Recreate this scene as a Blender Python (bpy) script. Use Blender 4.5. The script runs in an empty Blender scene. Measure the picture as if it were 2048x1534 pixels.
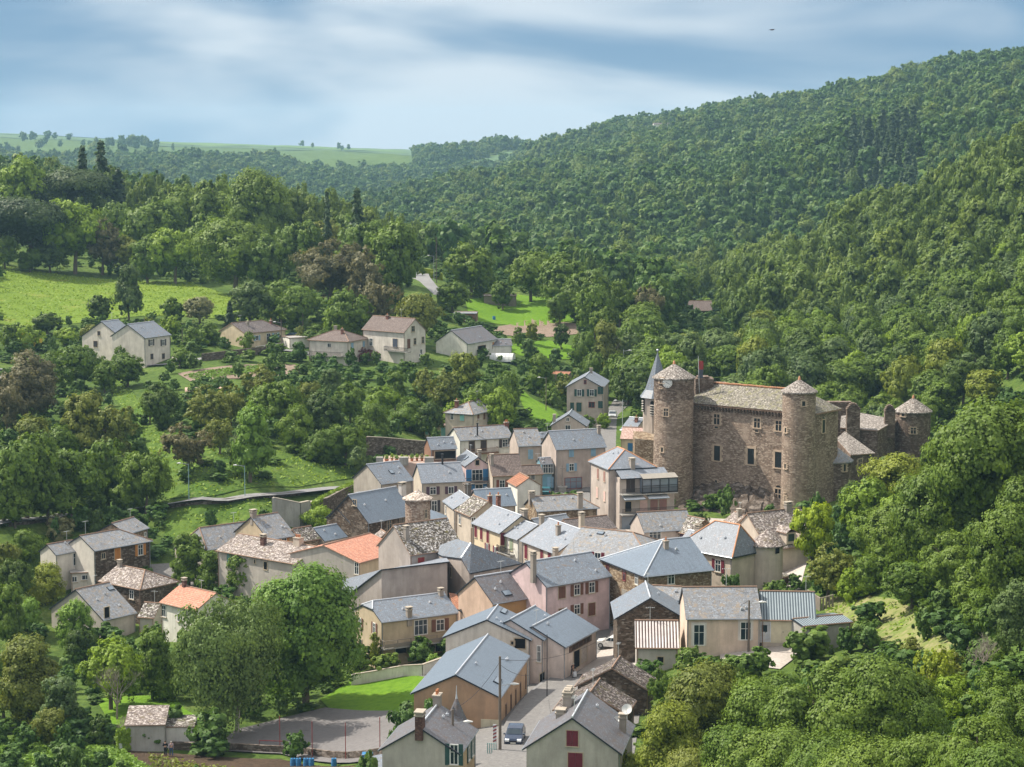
import bpy, math, random
import numpy as np
from mathutils import Vector, Matrix, Euler
R = math.radians
scene = bpy.context.scene
COL = scene.collection
# ---------------------------------------------------------------- camera
F, CX, CY, HZ, CAMZ = 4146.0, 1024.0, 767.0, 290.0, 62.0
PITCH = math.atan((CY - HZ) / F)
cam = bpy.data.cameras.new('camera'); camo = bpy.data.objects.new('camera', cam); COL.objects.link(camo)
camo.location = (0, 0, CAMZ); camo.rotation_euler = (R(90) - PITCH, 0, 0)
cam.sensor_width = 36; cam.lens = 36 * F / 2048; cam.clip_start = 1; cam.clip_end = 20000
scene.camera = camo
# ---------------------------------------------------------------- light
SUN_EL, SUN_AZ = R(50), math.atan2(-0.95, 0.31)      # azimuth from +Y towards +X
w = bpy.data.worlds.new('World'); scene.world = w; w.use_nodes = True
nt = w.node_tree; nt.nodes.clear()
def wn(t, **k):
    n = nt.nodes.new(t)
    for a, b in k.items(): setattr(n, a, b)
    return n
sky = wn('ShaderNodeTexSky', sky_type='NISHITA', sun_disc=False, sun_elevation=SUN_EL, sun_rotation=SUN_AZ)
sky.altitude = 400; sky.dust_density = 1.0; sky.air_density = 1.2
bg1 = wn('ShaderNodeBackground'); bg1.inputs[1].default_value = 0.15
nt.links.new(sky.outputs[0], bg1.inputs[0])
tc = wn('ShaderNodeTexCoord'); mp = wn('ShaderNodeMapping')
mp.inputs['Rotation'].default_value = (0, R(-20), 0); mp.inputs['Scale'].default_value = (2.1, 1.0, 7.5); mp.inputs['Location'].default_value = (3.1, 0, 0.42)
no = wn('ShaderNodeTexNoise'); no.inputs['Scale'].default_value = 1.9; no.inputs['Detail'].default_value = 4; no.inputs['Roughness'].default_value = 0.45; no.inputs['Distortion'].default_value = 0.35
nt.links.new(tc.outputs['Generated'], mp.inputs[0]); nt.links.new(mp.outputs[0], no.inputs['Vector'])
mp2 = wn('ShaderNodeMapping'); mp2.inputs['Rotation'].default_value = (0, R(-8), 0); mp2.inputs['Scale'].default_value = (5, 1.0, 26.0)
no2 = wn('ShaderNodeTexNoise'); no2.inputs['Scale'].default_value = 1.5; no2.inputs['Detail'].default_value = 5; no2.inputs['Distortion'].default_value = 0.6
nt.links.new(tc.outputs['Generated'], mp2.inputs[0]); nt.links.new(mp2.outputs[0], no2.inputs['Vector'])
mx = wn('ShaderNodeMath', operation='MULTIPLY_ADD'); nt.links.new(no2.outputs[0], mx.inputs[0]); mx.inputs[1].default_value = 0.10; nt.links.new(no.outputs[0], mx.inputs[2])
sep = wn('ShaderNodeSeparateXYZ'); nt.links.new(tc.outputs['Generated'], sep.inputs[0])
# cloud cover thickens towards the horizon
lo = wn('ShaderNodeMapRange'); nt.links.new(sep.outputs[2], lo.inputs[0])
for i, v in ((1, 0.0), (2, 0.05), (3, 0.14), (4, 0.0)): lo.inputs[i].default_value = v
ad = wn('ShaderNodeMath', operation='ADD'); nt.links.new(mx.outputs[0], ad.inputs[0]); nt.links.new(lo.outputs[0], ad.inputs[1])
cr = wn('ShaderNodeValToRGB'); cr.color_ramp.interpolation = 'EASE'
cr.color_ramp.elements[0].position = 0.475; cr.color_ramp.elements[0].color = (0, 0, 0, 1)
cr.color_ramp.elements[1].position = 0.68; cr.color_ramp.elements[1].color = (1, 1, 1, 1)
nt.links.new(ad.outputs[0], cr.inputs[0])
mc = wn('ShaderNodeMix', data_type='RGBA')
mc.inputs[6].default_value = (0.078, 0.158, 0.268, 1); mc.inputs[7].default_value = (0.36, 0.40, 0.45, 1)
nt.links.new(cr.outputs[0], mc.inputs[0])
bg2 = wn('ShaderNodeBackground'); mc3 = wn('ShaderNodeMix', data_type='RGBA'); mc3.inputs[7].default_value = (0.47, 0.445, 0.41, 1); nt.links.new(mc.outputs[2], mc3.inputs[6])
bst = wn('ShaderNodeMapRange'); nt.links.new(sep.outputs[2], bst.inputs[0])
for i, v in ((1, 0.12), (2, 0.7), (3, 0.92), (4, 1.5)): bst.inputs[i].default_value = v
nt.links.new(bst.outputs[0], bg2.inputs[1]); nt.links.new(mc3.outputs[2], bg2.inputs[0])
up = wn('ShaderNodeMapRange'); nt.links.new(sep.outputs[2], up.inputs[0])
for i, v in ((1, 0.10), (2, 0.5), (3, 0.95), (4, 0.8)): up.inputs[i].default_value = v
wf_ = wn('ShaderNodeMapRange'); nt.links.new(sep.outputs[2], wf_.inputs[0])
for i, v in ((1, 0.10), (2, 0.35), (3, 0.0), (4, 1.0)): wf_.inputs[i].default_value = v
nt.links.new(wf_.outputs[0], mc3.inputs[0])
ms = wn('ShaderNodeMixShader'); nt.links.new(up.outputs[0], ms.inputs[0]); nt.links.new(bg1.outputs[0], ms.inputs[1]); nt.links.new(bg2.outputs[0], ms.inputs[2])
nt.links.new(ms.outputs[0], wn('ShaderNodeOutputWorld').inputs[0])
sl = bpy.data.lights.new('sun', 'SUN'); sl.energy = 3.8; sl.angle = R(0.5); sl.color = (1, 0.92, 0.79)
slo = bpy.data.objects.new('sun', sl); COL.objects.link(slo); slo.location = (-100, 0, 200)
SUNV = Vector((math.sin(SUN_AZ) * math.cos(SUN_EL), math.cos(SUN_AZ) * math.cos(SUN_EL), math.sin(SUN_EL)))
slo.rotation_euler = SUNV.to_track_quat('Z', 'Y').to_euler()
vs = scene.view_settings; vs.view_transform = 'Standard'; vs.look = 'None'; vs.exposure = 1.0; vs.gamma = 1
scene.render.engine = 'CYCLES'
cy = scene.cycles; cy.max_bounces = 6; cy.diffuse_bounces = 2; cy.glossy_bounces = 2; cy.transmission_bounces = 3; cy.transparent_max_bounces = 4; cy.volume_bounces = 0
cy.use_denoising = True
# ---------------------------------------------------------------- camera geometry (pixels of the 2048 x 1534 photograph)
cp, sp_ = math.cos(PITCH), math.sin(PITCH)
def proj(P):
    P = np.asarray(P, float); x, y, d = P[..., 0], P[..., 1], CAMZ - P[..., 2]
    z = y * cp + d * sp_
    return np.stack([CX + F * x / z, CY + F * (d * cp - y * sp_) / z], -1)
def rdir(u, v):
    a, b = (u - CX) / F, (v - CY) / F
    return np.array([a, cp - b * sp_, -(b * cp + sp_)])
def at_y(u, v, y):
    d = rdir(u, v); t = y / d[1]
    return np.array([d[0] * t, y, CAMZ + d[2] * t])
def at_z(u, v, z):
    d = rdir(u, v); t = (z - CAMZ) / d[2]
    return np.array([d[0] * t, d[1] * t, z])
FR = dict(a=(1050, 650, 2.396), b=(700, 1000, 2.872), c=(700, 780, 3.151), d=(0, 960, 2.672), e=(0, 560, 2.695), f=(700, 500, 3.151), g=(1200, 1000, 3.724),
          h=(1280, 690, 3.413), i=(800, 1180, 4.648), j=(740, 1350, 3.657), k=(1090, 840, 6.39), K=(700, 860, 6.827), L=(900, 860, 6.827), M=(640, 960, 6.827),
          N=(900, 1000, 6.827), O=(640, 1080, 6.827), P=(1120, 1220, 6.827), Q=(340, 1000, 4.6545), R=(1140, 1000, 6.827), S=(1380, 1040, 6.4), T=(240, 1400, 3.413), U=(0, 0, 1))
def px(fr, p):
    o = FR[fr]; return (o[0] + p[0] / o[2], o[1] + p[1] / o[2])
# ---------------------------------------------------------------- terrain: smooth surface through measured ground points
GP = [(1028,1500,3.4),(985,1486,2.6),(1060,1400,1.5),(1145,1358,0.5),(860,1500,1.5),(1225,1300,1),(1210,1250,1),(1150,977,0),(1290,1060,0),(1225,838,2),(1270,775,4),(1255,720,8),
 (650,1450,-4.2),(760,1390,-4),(560,1520,-4.8),(700,1512,-4),(830,1330,-3),(340,1500,-5),(60,1510,-5),(250,1400,-5),(790,1345,-3),(230,1170,-6),(330,1110,-4),(60,1200,-6),
 (600,1200,-3),(700,1200,-3),(500,1000,4),(150,1035,2),(600,985,3.5),(720,970,2),(450,1085,-3),(600,1062,-2),(200,1085,-4),(400,955,7),(250,1000,6),
 (20,1000,6),(250,728,12),(30,720,12),(660,725,12),(800,715,13),(560,700,14),(450,765,12),(350,760,12),(1180,838,3),(1000,790,9),(950,835,6),(880,875,3),(740,935,3),
 (740,885,6),(1050,700,12),(1080,660,14),(1000,615,18),(930,600,20),(840,575,24),(840,545,26),(100,640,18),(300,640,19),(450,640,18),(1350,1010,0),(1500,1015,0.5),
 (1560,1284,7),(1400,1290,6),(1640,1200,6),(1750,1250,8),(1900,1200,13),(2040,950,22),(1850,1000,15),(1800,1020,7),(1720,1050,4),(1650,1085,3),(1900,1500,13),(1400,1490,5),(1650,1400,6),(1300,1400,3.5),
 (1000,1100,0),(850,1100,-1),(900,1250,-1),(1100,1200,0),(1300,1200,1.5),(1550,1130,2.5)]
GD = [(100,620,26),(0,600,27),(300,640,26),(200,690,34),(50,720,38),(450,700,34),(250,820,37),(450,820,33),(560,720,34),(700,600,23),(800,660,24),(940,590,23),(1150,560,20),(1250,520,17),(560,600,23),
 (1350,440,9),(1450,450,8),(1600,440,6),(1800,430,4),(1830,376,2),(1720,372,1),(1700,345,2.5),(1400,650,7),(1300,650,11),(1400,900,4),(1600,800,10),(1850,600,15),(2048,450,22),(2040,340,15),
 (1400,1500,35),(1400,2200,74),(1250,2500,72),(1700,1900,101),(1700,1300,66),(2048,1500,107),(2048,950,40),(2048,750,57),(1850,980,8),(1850,760,36),(1650,740,23),(1500,715,8),(1650,1000,5),(2200,760,60),(1850,1300,70),(2048,1150,72),(1120,2900,55),(1050,3200,47),(950,3400,38),
 (500,1000,20),(600,1400,0),(900,900,8),(900,1450,8),(1000,1800,28),(1100,2300,56),(1000,1450,13),(1100,1700,33),(850,1900,-2),(950,2150,2),(1040,2650,20),(850,2500,14),(950,2850,34),(700,2400,10),(800,3000,36),(700,3200,42),(700,4500,56),(450,4500,62),(100,4500,81),(-300,4500,90),(820,4300,48),(1200,4500,50),(2300,4500,110),
 (100,3000,42),(100,2000,12),(250,2500,30),(450,3000,38),(1180,1500,20),(1180,2000,52),(2300,1500,116),(2300,900,75),(2300,450,35),(2300,300,25),(-300,1500,30),(-300,800,48),(-300,500,25),(-300,330,2),(-300,200,-5),
 (1024,140,7),(200,170,-4),(1900,130,15),(1024,100,6),(0,100,0),(2200,200,20),(1500,300,0),(1700,320,3),(-300,6800,60),(1024,6800,20),(2300,6800,60)]
_pts = []
for u, v, z in GP: _pts.append(at_z(u, v, z))
for u, y, z in GD: _pts.append([(u - CX) * y * 1.0 / F, y, z])
_pts = np.array(_pts)
def _ab(x, y):
    y = np.maximum(y, 100.0); a = 6.4 * np.asarray(x) / y; e = np.abs(a) - 1.95   # level off outside the surveyed fan
    return np.stack([np.where(e > 0, np.sign(a) * (1.95 + .35 * np.tanh(e / .35)), a), 3.2 * np.log(y)], -1)
_A = _ab(_pts[:, 0], _pts[:, 1])
def _phi(d2): return 0.5 * d2 * np.log(d2 + 1e-12)
_NN = len(_A); _K = _phi(((_A[:, None] - _A[None]) ** 2).sum(-1)) + np.eye(_NN) * 0.02
_Pm = np.hstack([np.ones((_NN, 1)), _A]); _M = np.zeros((_NN + 3, _NN + 3)); _M[:_NN, :_NN] = _K; _M[:_NN, _NN:] = _Pm; _M[_NN:, :_NN] = _Pm.T
_W = np.linalg.solve(_M, np.concatenate([_pts[:, 2], np.zeros(3)]))
def terr(x, y):
    x, y = np.asarray(x, float), np.asarray(y, float); sh = x.shape
    a = _ab(x.ravel(), y.ravel()); out = np.empty(len(a))
    for i in range(0, len(a), 8000):
        q = a[i:i + 8000]; d2 = ((q[:, None] - _A[None]) ** 2).sum(-1)
        out[i:i + 8000] = _phi(d2) @ _W[:_NN] + _W[_NN] + q @ _W[_NN + 1:]
    X, Y = x.ravel(), y.ravel(); k = np.clip((Y - 800) / 500, 0, 1) * np.clip((4300 - Y) / 1200, .25, 1)
    out += k * (5.5 * np.sin(X * .0125 + Y * .0045 + 1) + 3.5 * np.sin(X * .027 - Y * .006 + 2) + 2 * np.sin(X * .05 + Y * .013))
    return out.reshape(sh)
def tz(x, y): return float(terr(np.array([x]), np.array([y]))[0])
_ys = np.exp(np.linspace(math.log(90), math.log(5500), 900))
def ground(u, v, dz=0.0):
    """first point of the terrain under a pixel"""
    d = rdir(u, v); P = d[None] * (_ys / d[1])[:, None]; z = CAMZ + P[:, 2]; t = terr(P[:, 0], P[:, 1]) + dz
    k = np.nonzero(z < t)[0]
    if len(k) == 0: return at_y(u, v, 5000)
    k = max(1, k[0]); a = z[k - 1] - t[k - 1]; b = t[k] - z[k]; q = a / (a + b + 1e-9); y = _ys[k - 1] * (1 - q) + _ys[k] * q
    p = at_y(u, v, y); return np.array([p[0], p[1], tz(p[0], p[1])])
# ---------------------------------------------------------------- fitting a rectangular house to the corners seen in the photograph
def roof_pts(q, mono=False):
    x, y, th, L, W, ze, zr, h0, h1 = q
    c, s = math.cos(th), math.sin(th)
    def P(a, b, z): return (x + a * c - b * s, y + a * s + b * c, z)
    ry = W / 2 if mono else 0
    return dict(A0=P(-L/2, -W/2, ze), A1=P(L/2, -W/2, ze), B0=P(-L/2, W/2, zr if mono else ze), B1=P(L/2, W/2, zr if mono else ze), R0=P(-L/2 + h0, ry, zr), R1=P(L/2 - h1, ry, zr))
def fit(pts, he, pitch=0.75, hip='', mono=False, L0=None, W0=None, bz=None):
    keys = [k for k in pts]; obs = np.array([pts[k] for k in keys])
    a = pts.get('R0', pts.get('A0', pts.get('B0'))); b = pts.get('R1', pts.get('A1', pts.get('B1', (a[0] + .05 * (1700 - a[0]), a[1] + .05 * (290 - a[1])))))
    hh = he + 2
    def up(p, h):
        z = 0.0
        for _ in range(25):
            q = at_z(p[0], p[1], z + h); z = 0.6 * z + 0.4 * min(max(tz(q[0], q[1]), -12), 45)
        return at_z(p[0], p[1], z + h)
    best = None
    P0, P1 = up(a, hh), up(b, hh)
    th0 = math.atan2(P1[1] - P0[1], P1[0] - P0[0]); L1 = max(3, min(25, math.hypot(*(P1 - P0)[:2])))
    def res(q):
        rp = roof_pts(q, mono); pr = proj(np.array([rp[k] for k in keys]))
        zg = bz if bz is not None else tz(q[0], q[1])
        r = list(((pr - obs) / 1.3).ravel())
        Wp = q[4] if mono else q[4] / 2
        r += [(q[5] - zg - he) / 0.5, ((q[6] - q[5]) / Wp - pitch) / 0.07, (q[3] - (L0 or 11)) / (1.0 if L0 else 9), (q[4] - (W0 or 8.5)) / (0.8 if W0 else 3.0)]
        for j, e in ((7, '0'), (8, '1')): r.append((q[j] - q[4] / 2 * 0.95) / 0.8 if e in hip else q[j] / 0.02)
        r.append(max(0, 2.5 - q[4]) * 10); r.append(max(0, 2.5 - q[3]) * 10)
        return np.array(r)
    for dth in (0, 0.5, -0.5, 1.0, -1.0):
        for Wi in (6, 11):
            q = np.array([(P0[0] + P1[0]) / 2, (P0[1] + P1[1]) / 2, th0 + dth, L0 or L1, W0 or Wi, P0[2] - 2, P0[2] + 0.5, 3.0 if '0' in hip else 0, 3.0 if '1' in hip else 0])
            lam = 1e-2; r = res(q); c = r @ r
            for _ in range(45):
                J = np.empty((len(r), 9))
                for j in range(9):
                    dq = q.copy(); e = 1e-4; dq[j] += e; J[:, j] = (res(dq) - r) / e
                H = J.T @ J; g = J.T @ r
                st = -np.linalg.solve(H + lam * np.diag(np.diag(H) + 1e-6), g); n = np.clip(np.linalg.norm(st[:2]), 1e-9, None)
                if n > 15: st *= 15 / n
                r2 = res(q + st); c2 = r2 @ r2
                if c2 < c:
                    if c - c2 < 1e-5 * c: q, r, c = q + st, r2, c2; break
                    q, r, c, lam = q + st, r2, c2, lam * 0.4
                else: lam *= 4
                if lam > 1e8: break
            if best is None or c < best[0]: best = (c, q)
    return best[1], best[0]
# ---------------------------------------------------------------- materials
MATS = {}
def _n(nt, t, **k):
    n = nt.nodes.new(t)
    for a, b in k.items():
        if a.startswith('i'):
            key = a[1:]; n.inputs[int(key) if key.isdigit() else key].default_value = b
        else: setattr(n, a, b)
    return n
def _mix(nt, f, a, b, blend='MIX'):
    m = nt.nodes.new('ShaderNodeMix'); m.data_type = 'RGBA'; m.blend_type = blend
    for s, v in ((0, f), (6, a), (7, b)):
        if hasattr(v, 'links'): nt.links.new(v, m.inputs[s])
        else: m.inputs[s].default_value = v if s == 0 else (*v[:3], 1)
    return m.outputs[2]
def _ramp(nt, f, stops, ease='LINEAR'):
    r = nt.nodes.new('ShaderNodeValToRGB'); e = r.color_ramp.elements; r.color_ramp.interpolation = ease
    while len(e) < len(stops): e.new(0.5)
    for q, (p, c) in zip(e, stops): q.position = p; q.color = (*(c if hasattr(c, '__len__') else (c, c, c)), 1)
    nt.links.new(f, r.inputs[0]); return r.outputs[0]
def _noise(nt, vec, scale, detail=3, rough=0.55, sc=None, out=0, dist=0):
    if sc:
        m = _n(nt, 'ShaderNodeMapping'); m.inputs['Scale'].default_value = sc; nt.links.new(vec, m.inputs[0]); vec = m.outputs[0]
    n = _n(nt, 'ShaderNodeTexNoise', iScale=scale, iDetail=detail, iRoughness=rough, iDistortion=dist); nt.links.new(vec, n.inputs['Vector']); return n.outputs[out]
def mul(c, k): return tuple(min(1, max(0, x * k)) for x in c[:3])
def base_mat(name, rough=.8, spec=.3):
    m = bpy.data.materials.new(name); m.use_nodes = True; nt = m.node_tree; b = nt.nodes['Principled BSDF']
    b.inputs['Roughness'].default_value = rough; b.inputs['Specular IOR Level'].default_value = spec
    MATS[name] = m; return m, nt, b
def bump(nt, b, h, strength=.5, dist=.05):
    n = _n(nt, 'ShaderNodeBump', iStrength=strength, iDistance=dist); nt.links.new(h, n.inputs['Height']); nt.links.new(n.outputs[0], b.inputs['Normal'])
def coord(nt, which): return nt.nodes.new('ShaderNodeTexCoord').outputs[which]
def plain(name, col, rough=.7, spec=.3, var=.12, metal=0, scale=1.5):
    m, nt, b = base_mat(name, rough, spec); v = coord(nt, 'Object')
    c = _mix(nt, _ramp(nt, _noise(nt, v, scale, 4), [(.3, 0), (.7, 1)]), mul(col, 1 - var), mul(col, 1 + var))
    nt.links.new(c, b.inputs['Base Color']); b.inputs['Metallic'].default_value = metal; return m
def roof_mat(name, col, col2, sx=.30, sy=.22, patch=None, rough=.5, spec=.5, joint=.55, var=.5, moss=None, mossamt=.0, b_=.4):
    m, nt, b = base_mat(name, rough, spec); uv = coord(nt, 'UV'); ob = coord(nt, 'Object')
    br = _n(nt, 'ShaderNodeTexBrick', iScale=1.0); br.inputs['Brick Width'].default_value = sx; br.inputs['Row Height'].default_value = sy; br.inputs['Mortar Size'].default_value = .018
    br.inputs['Color1'].default_value = (*mul(col, 1 + var * .5), 1); br.inputs['Color2'].default_value = (*mul(col2, 1 - var * .4), 1); br.inputs['Mortar'].default_value = (*mul(col, joint), 1)
    nt.links.new(uv, br.inputs['Vector'])
    c = _mix(nt, _ramp(nt, _noise(nt, ob, .55, 5, .6), [(.35, 0), (.65, 1)]), br.outputs[0], mul(col2, 1.0), 'MIX')
    f = _ramp(nt, _noise(nt, ob, .55, 5, .6), [(.38, 0), (.62, .75)]); c = _mix(nt, f, br.outputs[0], mul(col2, 1.0))
    f2 = _ramp(nt, _noise(nt, ob, 7, 3, .7), [(.42, 0), (.62, 1)]); c = _mix(nt, f2, c, _mix(nt, .5, c, mul(col, 1.5)))
    st = _ramp(nt, _noise(nt, uv, 1.0, 3, .6, sc=(3.5, .35, 1)), [(.45, 0), (.75, .35)]); c = _mix(nt, st, c, mul(col2, .55))
    if moss:
        k = _ramp(nt, _noise(nt, ob, 1.6, 5, .7), [(.62 - mossamt * .35, 0), (.70 - mossamt * .30, 1)]); c = _mix(nt, k, c, moss)
        k = _ramp(nt, _noise(nt, ob, 4.5, 3, .7), [(.60, 0), (.66, 1)]); c = _mix(nt, k, c, mul(col, 1.9))
    nt.links.new(c, b.inputs['Base Color'])
    bump(nt, b, _mix(nt, .5, br.outputs['Color'], _noise(nt, ob, 9, 3, .7)), b_, .05)
    return m
def slab_mat(name, col, col2, cell=2.6, moss=None, amt=.3, b_=1.0, light=(.55, .53, .5)):
    """thick irregular stone slates"""
    m, nt, b = base_mat(name, .85, .2); uv = coord(nt, 'UV'); ob = coord(nt, 'Object')
    mp = _n(nt, 'ShaderNodeMapping'); mp.inputs['Scale'].default_value = (1, 1.7, 1); nt.links.new(uv, mp.inputs[0])
    vo = _n(nt, 'ShaderNodeTexVoronoi', iScale=cell); nt.links.new(mp.outputs[0], vo.inputs['Vector'])
    sepc = _n(nt, 'ShaderNodeSeparateColor'); nt.links.new(vo.outputs['Color'], sepc.inputs[0])
    c = _mix(nt, sepc.outputs[0], col, col2)
    c = _mix(nt, _ramp(nt, vo.outputs['Distance'], [(.25, 0), (.6, .8)]), c, mul(col2, .35))
    c = _mix(nt, _ramp(nt, _noise(nt, ob, 3.2, 5, .75), [(.50, 0), (.60, 1)]), c, light)
    c = _mix(nt, _ramp(nt, _noise(nt, ob, .9, 4, .6), [(.5, 0), (.75, .7)]), c, mul(col2, .5))
    if moss: c = _mix(nt, _ramp(nt, _noise(nt, ob, 1.3, 5, .75), [(.60 - amt * .3, 0), (.66 - amt * .3, 1)]), c, moss)
    nt.links.new(c, b.inputs['Base Color']); bump(nt, b, _mix(nt, .5, vo.outputs['Distance'], _noise(nt, ob, 6, 4, .7)), b_, .12); return m
def wall_mat(name, col, stain=.32, dirt=(.18, .15, .12), rough=.9):
    m, nt, b = base_mat(name, rough, .15); ob = coord(nt, 'Object')
    c = _mix(nt, _ramp(nt, _noise(nt, ob, .5, 5, .6), [(.3, 0), (.7, 1)]), mul(col, .90), mul(col, 1.22))
    c = _mix(nt, _ramp(nt, _noise(nt, ob, 1.0, 4, .65, sc=(1.6, 1.6, .28)), [(.44, 0), (.74, stain)]), c, dirt)
    c = _mix(nt, _ramp(nt, _noise(nt, ob, .33, 3, .5), [(.52, 0), (.60, .35)]), c, mul(col, .72))
    c = _mix(nt, _ramp(nt, _noise(nt, ob, 9, 3, .7), [(.45, 0), (.7, .18)]), c, mul(col, .6))
    nt.links.new(c, b.inputs['Base Color']); bump(nt, b, _noise(nt, ob, 14, 4, .7), .35, .03); return m
def stone_mat(name, col, col2, light, sc=2.4, jc=.4, patch=None, b_=.9, lightamt=.5):
    m, nt, b = base_mat(name, .9, .15); ob = coord(nt, 'Object')
    wv = _noise(nt, ob, 1.4, 2, .5, out=1); add = _n(nt, 'ShaderNodeMix', data_type='RGBA', blend_type='ADD', i0=.12); nt.links.new(ob, add.inputs[6]); nt.links.new(wv, add.inputs[7])
    mp = _n(nt, 'ShaderNodeMapping'); mp.inputs['Scale'].default_value = (1, 1, 2.6); nt.links.new(add.outputs[2], mp.inputs[0])
    vo = _n(nt, 'ShaderNodeTexVoronoi', iScale=sc); nt.links.new(mp.outputs[0], vo.inputs['Vector'])
    s = _n(nt, 'ShaderNodeSeparateColor'); nt.links.new(vo.outputs['Color'], s.inputs[0])
    c = _mix(nt, _ramp(nt, s.outputs[0], [(0, 0), (.5, .45), (1, 1)]), col2, col)
    c = _mix(nt, _ramp(nt, s.outputs[1], [(1 - lightamt * .5, 0), (1 - lightamt * .3, 1)]), c, light)
    ve = _n(nt, 'ShaderNodeTexVoronoi', feature='DISTANCE_TO_EDGE', iScale=sc); nt.links.new(mp.outputs[0], ve.inputs['Vector'])
    c = _mix(nt, _ramp(nt, ve.outputs['Distance'], [(.02, jc), (.10, 0)]), c, mul(col2, .3))
    c = _mix(nt, _ramp(nt, _noise(nt, ob, .22, 5, .6), [(.38, .0), (.68, .55)]), c, patch or mul(col2, .8))
    c = _mix(nt, _ramp(nt, _noise(nt, ob, .9, 5, .7), [(.52, 0), (.62, .55)]), c, mul(light, .95))
    nt.links.new(c, b.inputs['Base Color']); bump(nt, b, _mix(nt, .4, _ramp(nt, ve.outputs['Distance'], [(0, 0), (.15, 1)]), _noise(nt, ob, 10, 4, .7)), b_, .06); return m
def corr_mat(name, col, dark, period=.18, lich=.0):
    m, nt, b = base_mat(name, .65, .3); uv = coord(nt, 'UV'); ob = coord(nt, 'Object')
    wv = _n(nt, 'ShaderNodeTexWave', wave_type='BANDS', bands_direction='X', wave_profile='SIN', iScale=.314 / period * 1.0); nt.links.new(uv, wv.inputs['Vector'])
    c = _mix(nt, _ramp(nt, wv.outputs[0], [(.25, 0), (.6, 1)]), dark, col)
    if lich: c = _mix(nt, _ramp(nt, _noise(nt, ob, 5, 4, .8), [(.50, 0), (.56, 1)]), c, mul(dark, .6))
    c = _mix(nt, _ramp(nt, _noise(nt, ob, .8, 4, .6), [(.4, 0), (.7, .3)]), c, mul(dark, 1.4))
    nt.links.new(c, b.inputs['Base Color']); bump(nt, b, wv.outputs[0], .8, .06); return m
def tile_mat(name, col, col2, var=.5, rowh=.36, moss=None):
    m, nt, b = base_mat(name, .8, .2); uv = coord(nt, 'UV'); ob = coord(nt, 'Object')
    br = _n(nt, 'ShaderNodeTexBrick', iScale=1.0, offset=0.0); br.inputs['Brick Width'].default_value = .26; br.inputs['Row Height'].default_value = rowh; br.inputs['Mortar Size'].default_value = .035
    br.inputs['Color1'].default_value = (*mul(col, 1 + var * .4), 1); br.inputs['Color2'].default_value = (*col2, 1); br.inputs['Mortar'].default_value = (*mul(col2, .45), 1)
    nt.links.new(uv, br.inputs['Vector']); c = br.outputs[0]
    c = _mix(nt, _ramp(nt, _noise(nt, ob, .7, 5, .65), [(.45, 0), (.7, .6)]), c, mul(col2, .7))
    c = _mix(nt, _ramp(nt, _noise(nt, ob, 4, 4, .7), [(.5, 0), (.65, .5)]), c, moss or mul(col, 1.35))
    nt.links.new(c, b.inputs['Base Color']); bump(nt, b, br.outputs['Color'], .7, .06); return m
roof_mat('slate_new', (.120, .158, .205), (.105, .132, .172), rough=.42, var=.15, b_=.25)
roof_mat('slate_mid', (.132, .162, .202), (.118, .128, .15), rough=.5, var=.35, moss=(.16, .12, .09), mossamt=.12, b_=.4)
roof_mat('slate_dark', (.10, .11, .13), (.105, .088, .09), rough=.5, var=.4, moss=(.11, .085, .075), mossamt=.25, b_=.4)
roof_mat('slate_light', (.165, .19, .23), (.15, .165, .195), rough=.62, var=.3, moss=(.26, .22, .21), mossamt=.1, b_=.4)
roof_mat('slate_old', (.17, .19, .22), (.145, .14, .14), sx=.34, sy=.27, rough=.65, var=.7, moss=(.22, .185, .15), mossamt=.3, b_=.7)
slab_mat('lauze', (.20, .17, .155), (.11, .09, .08), moss=(.10, .10, .05), amt=.2)
slab_mat('lauze_pink', (.33, .285, .265), (.22, .175, .16), moss=(.17, .14, .10), amt=.15, light=(.52, .475, .45))
slab_mat('lauze_dark', (.125, .095, .085), (.075, .058, .05), moss=(.09, .08, .035), amt=.1, light=(.30, .27, .26))
slab_mat('lichen', (.22, .195, .165), (.11, .09, .07), cell=1.9, moss=(.16, .14, .06), amt=.1, light=(.62, .60, .60), b_=1.3)
slab_mat('lauze_light', (.56, .47, .40), (.40, .32, .27), light=(.72, .66, .6))
slab_mat('castle_slab', (.285, .265, .225), (.18, .165, .135), cell=2.2, moss=(.19, .18, .11), amt=.25, light=(.37, .34, .30), b_=.7)
slab_mat('tower_slab', (.33, .295, .27), (.20, .17, .15), cell=2.4, moss=(.30, .15, .05), amt=-.25, light=(.46, .43, .40))
tile_mat('tile_orange', (.52, .235, .155), (.43, .20, .14), moss=(.62, .42, .34)); tile_mat('tile_brown', (.175, .138, .125), (.13, .10, .092), moss=(.24, .21, .195))
tile_mat('tile_russet', (.33, .15, .085), (.26, .12, .08)); tile_mat('tile_dark', (.10, .055, .05), (.07, .04, .04), moss=(.17, .12, .11)); tile_mat('tile_grey', (.17, .145, .14), (.10, .085, .085), moss=(.24, .22, .22))
tile_mat('tile_pink', (.52, .36, .31), (.40, .26, .22), moss=(.62, .52, .48))
corr_mat('corr_blue', (.26, .31, .34), (.05, .07, .09), .30); corr_mat('corr_white', (.62, .58, .57), (.06, .035, .03), .34, 0)
plain('flat_terrace', (.45, .33, .28)); plain('flat_grey', (.30, .29, .28)); plain('slateclad', (.035, .055, .075), .5)
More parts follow.
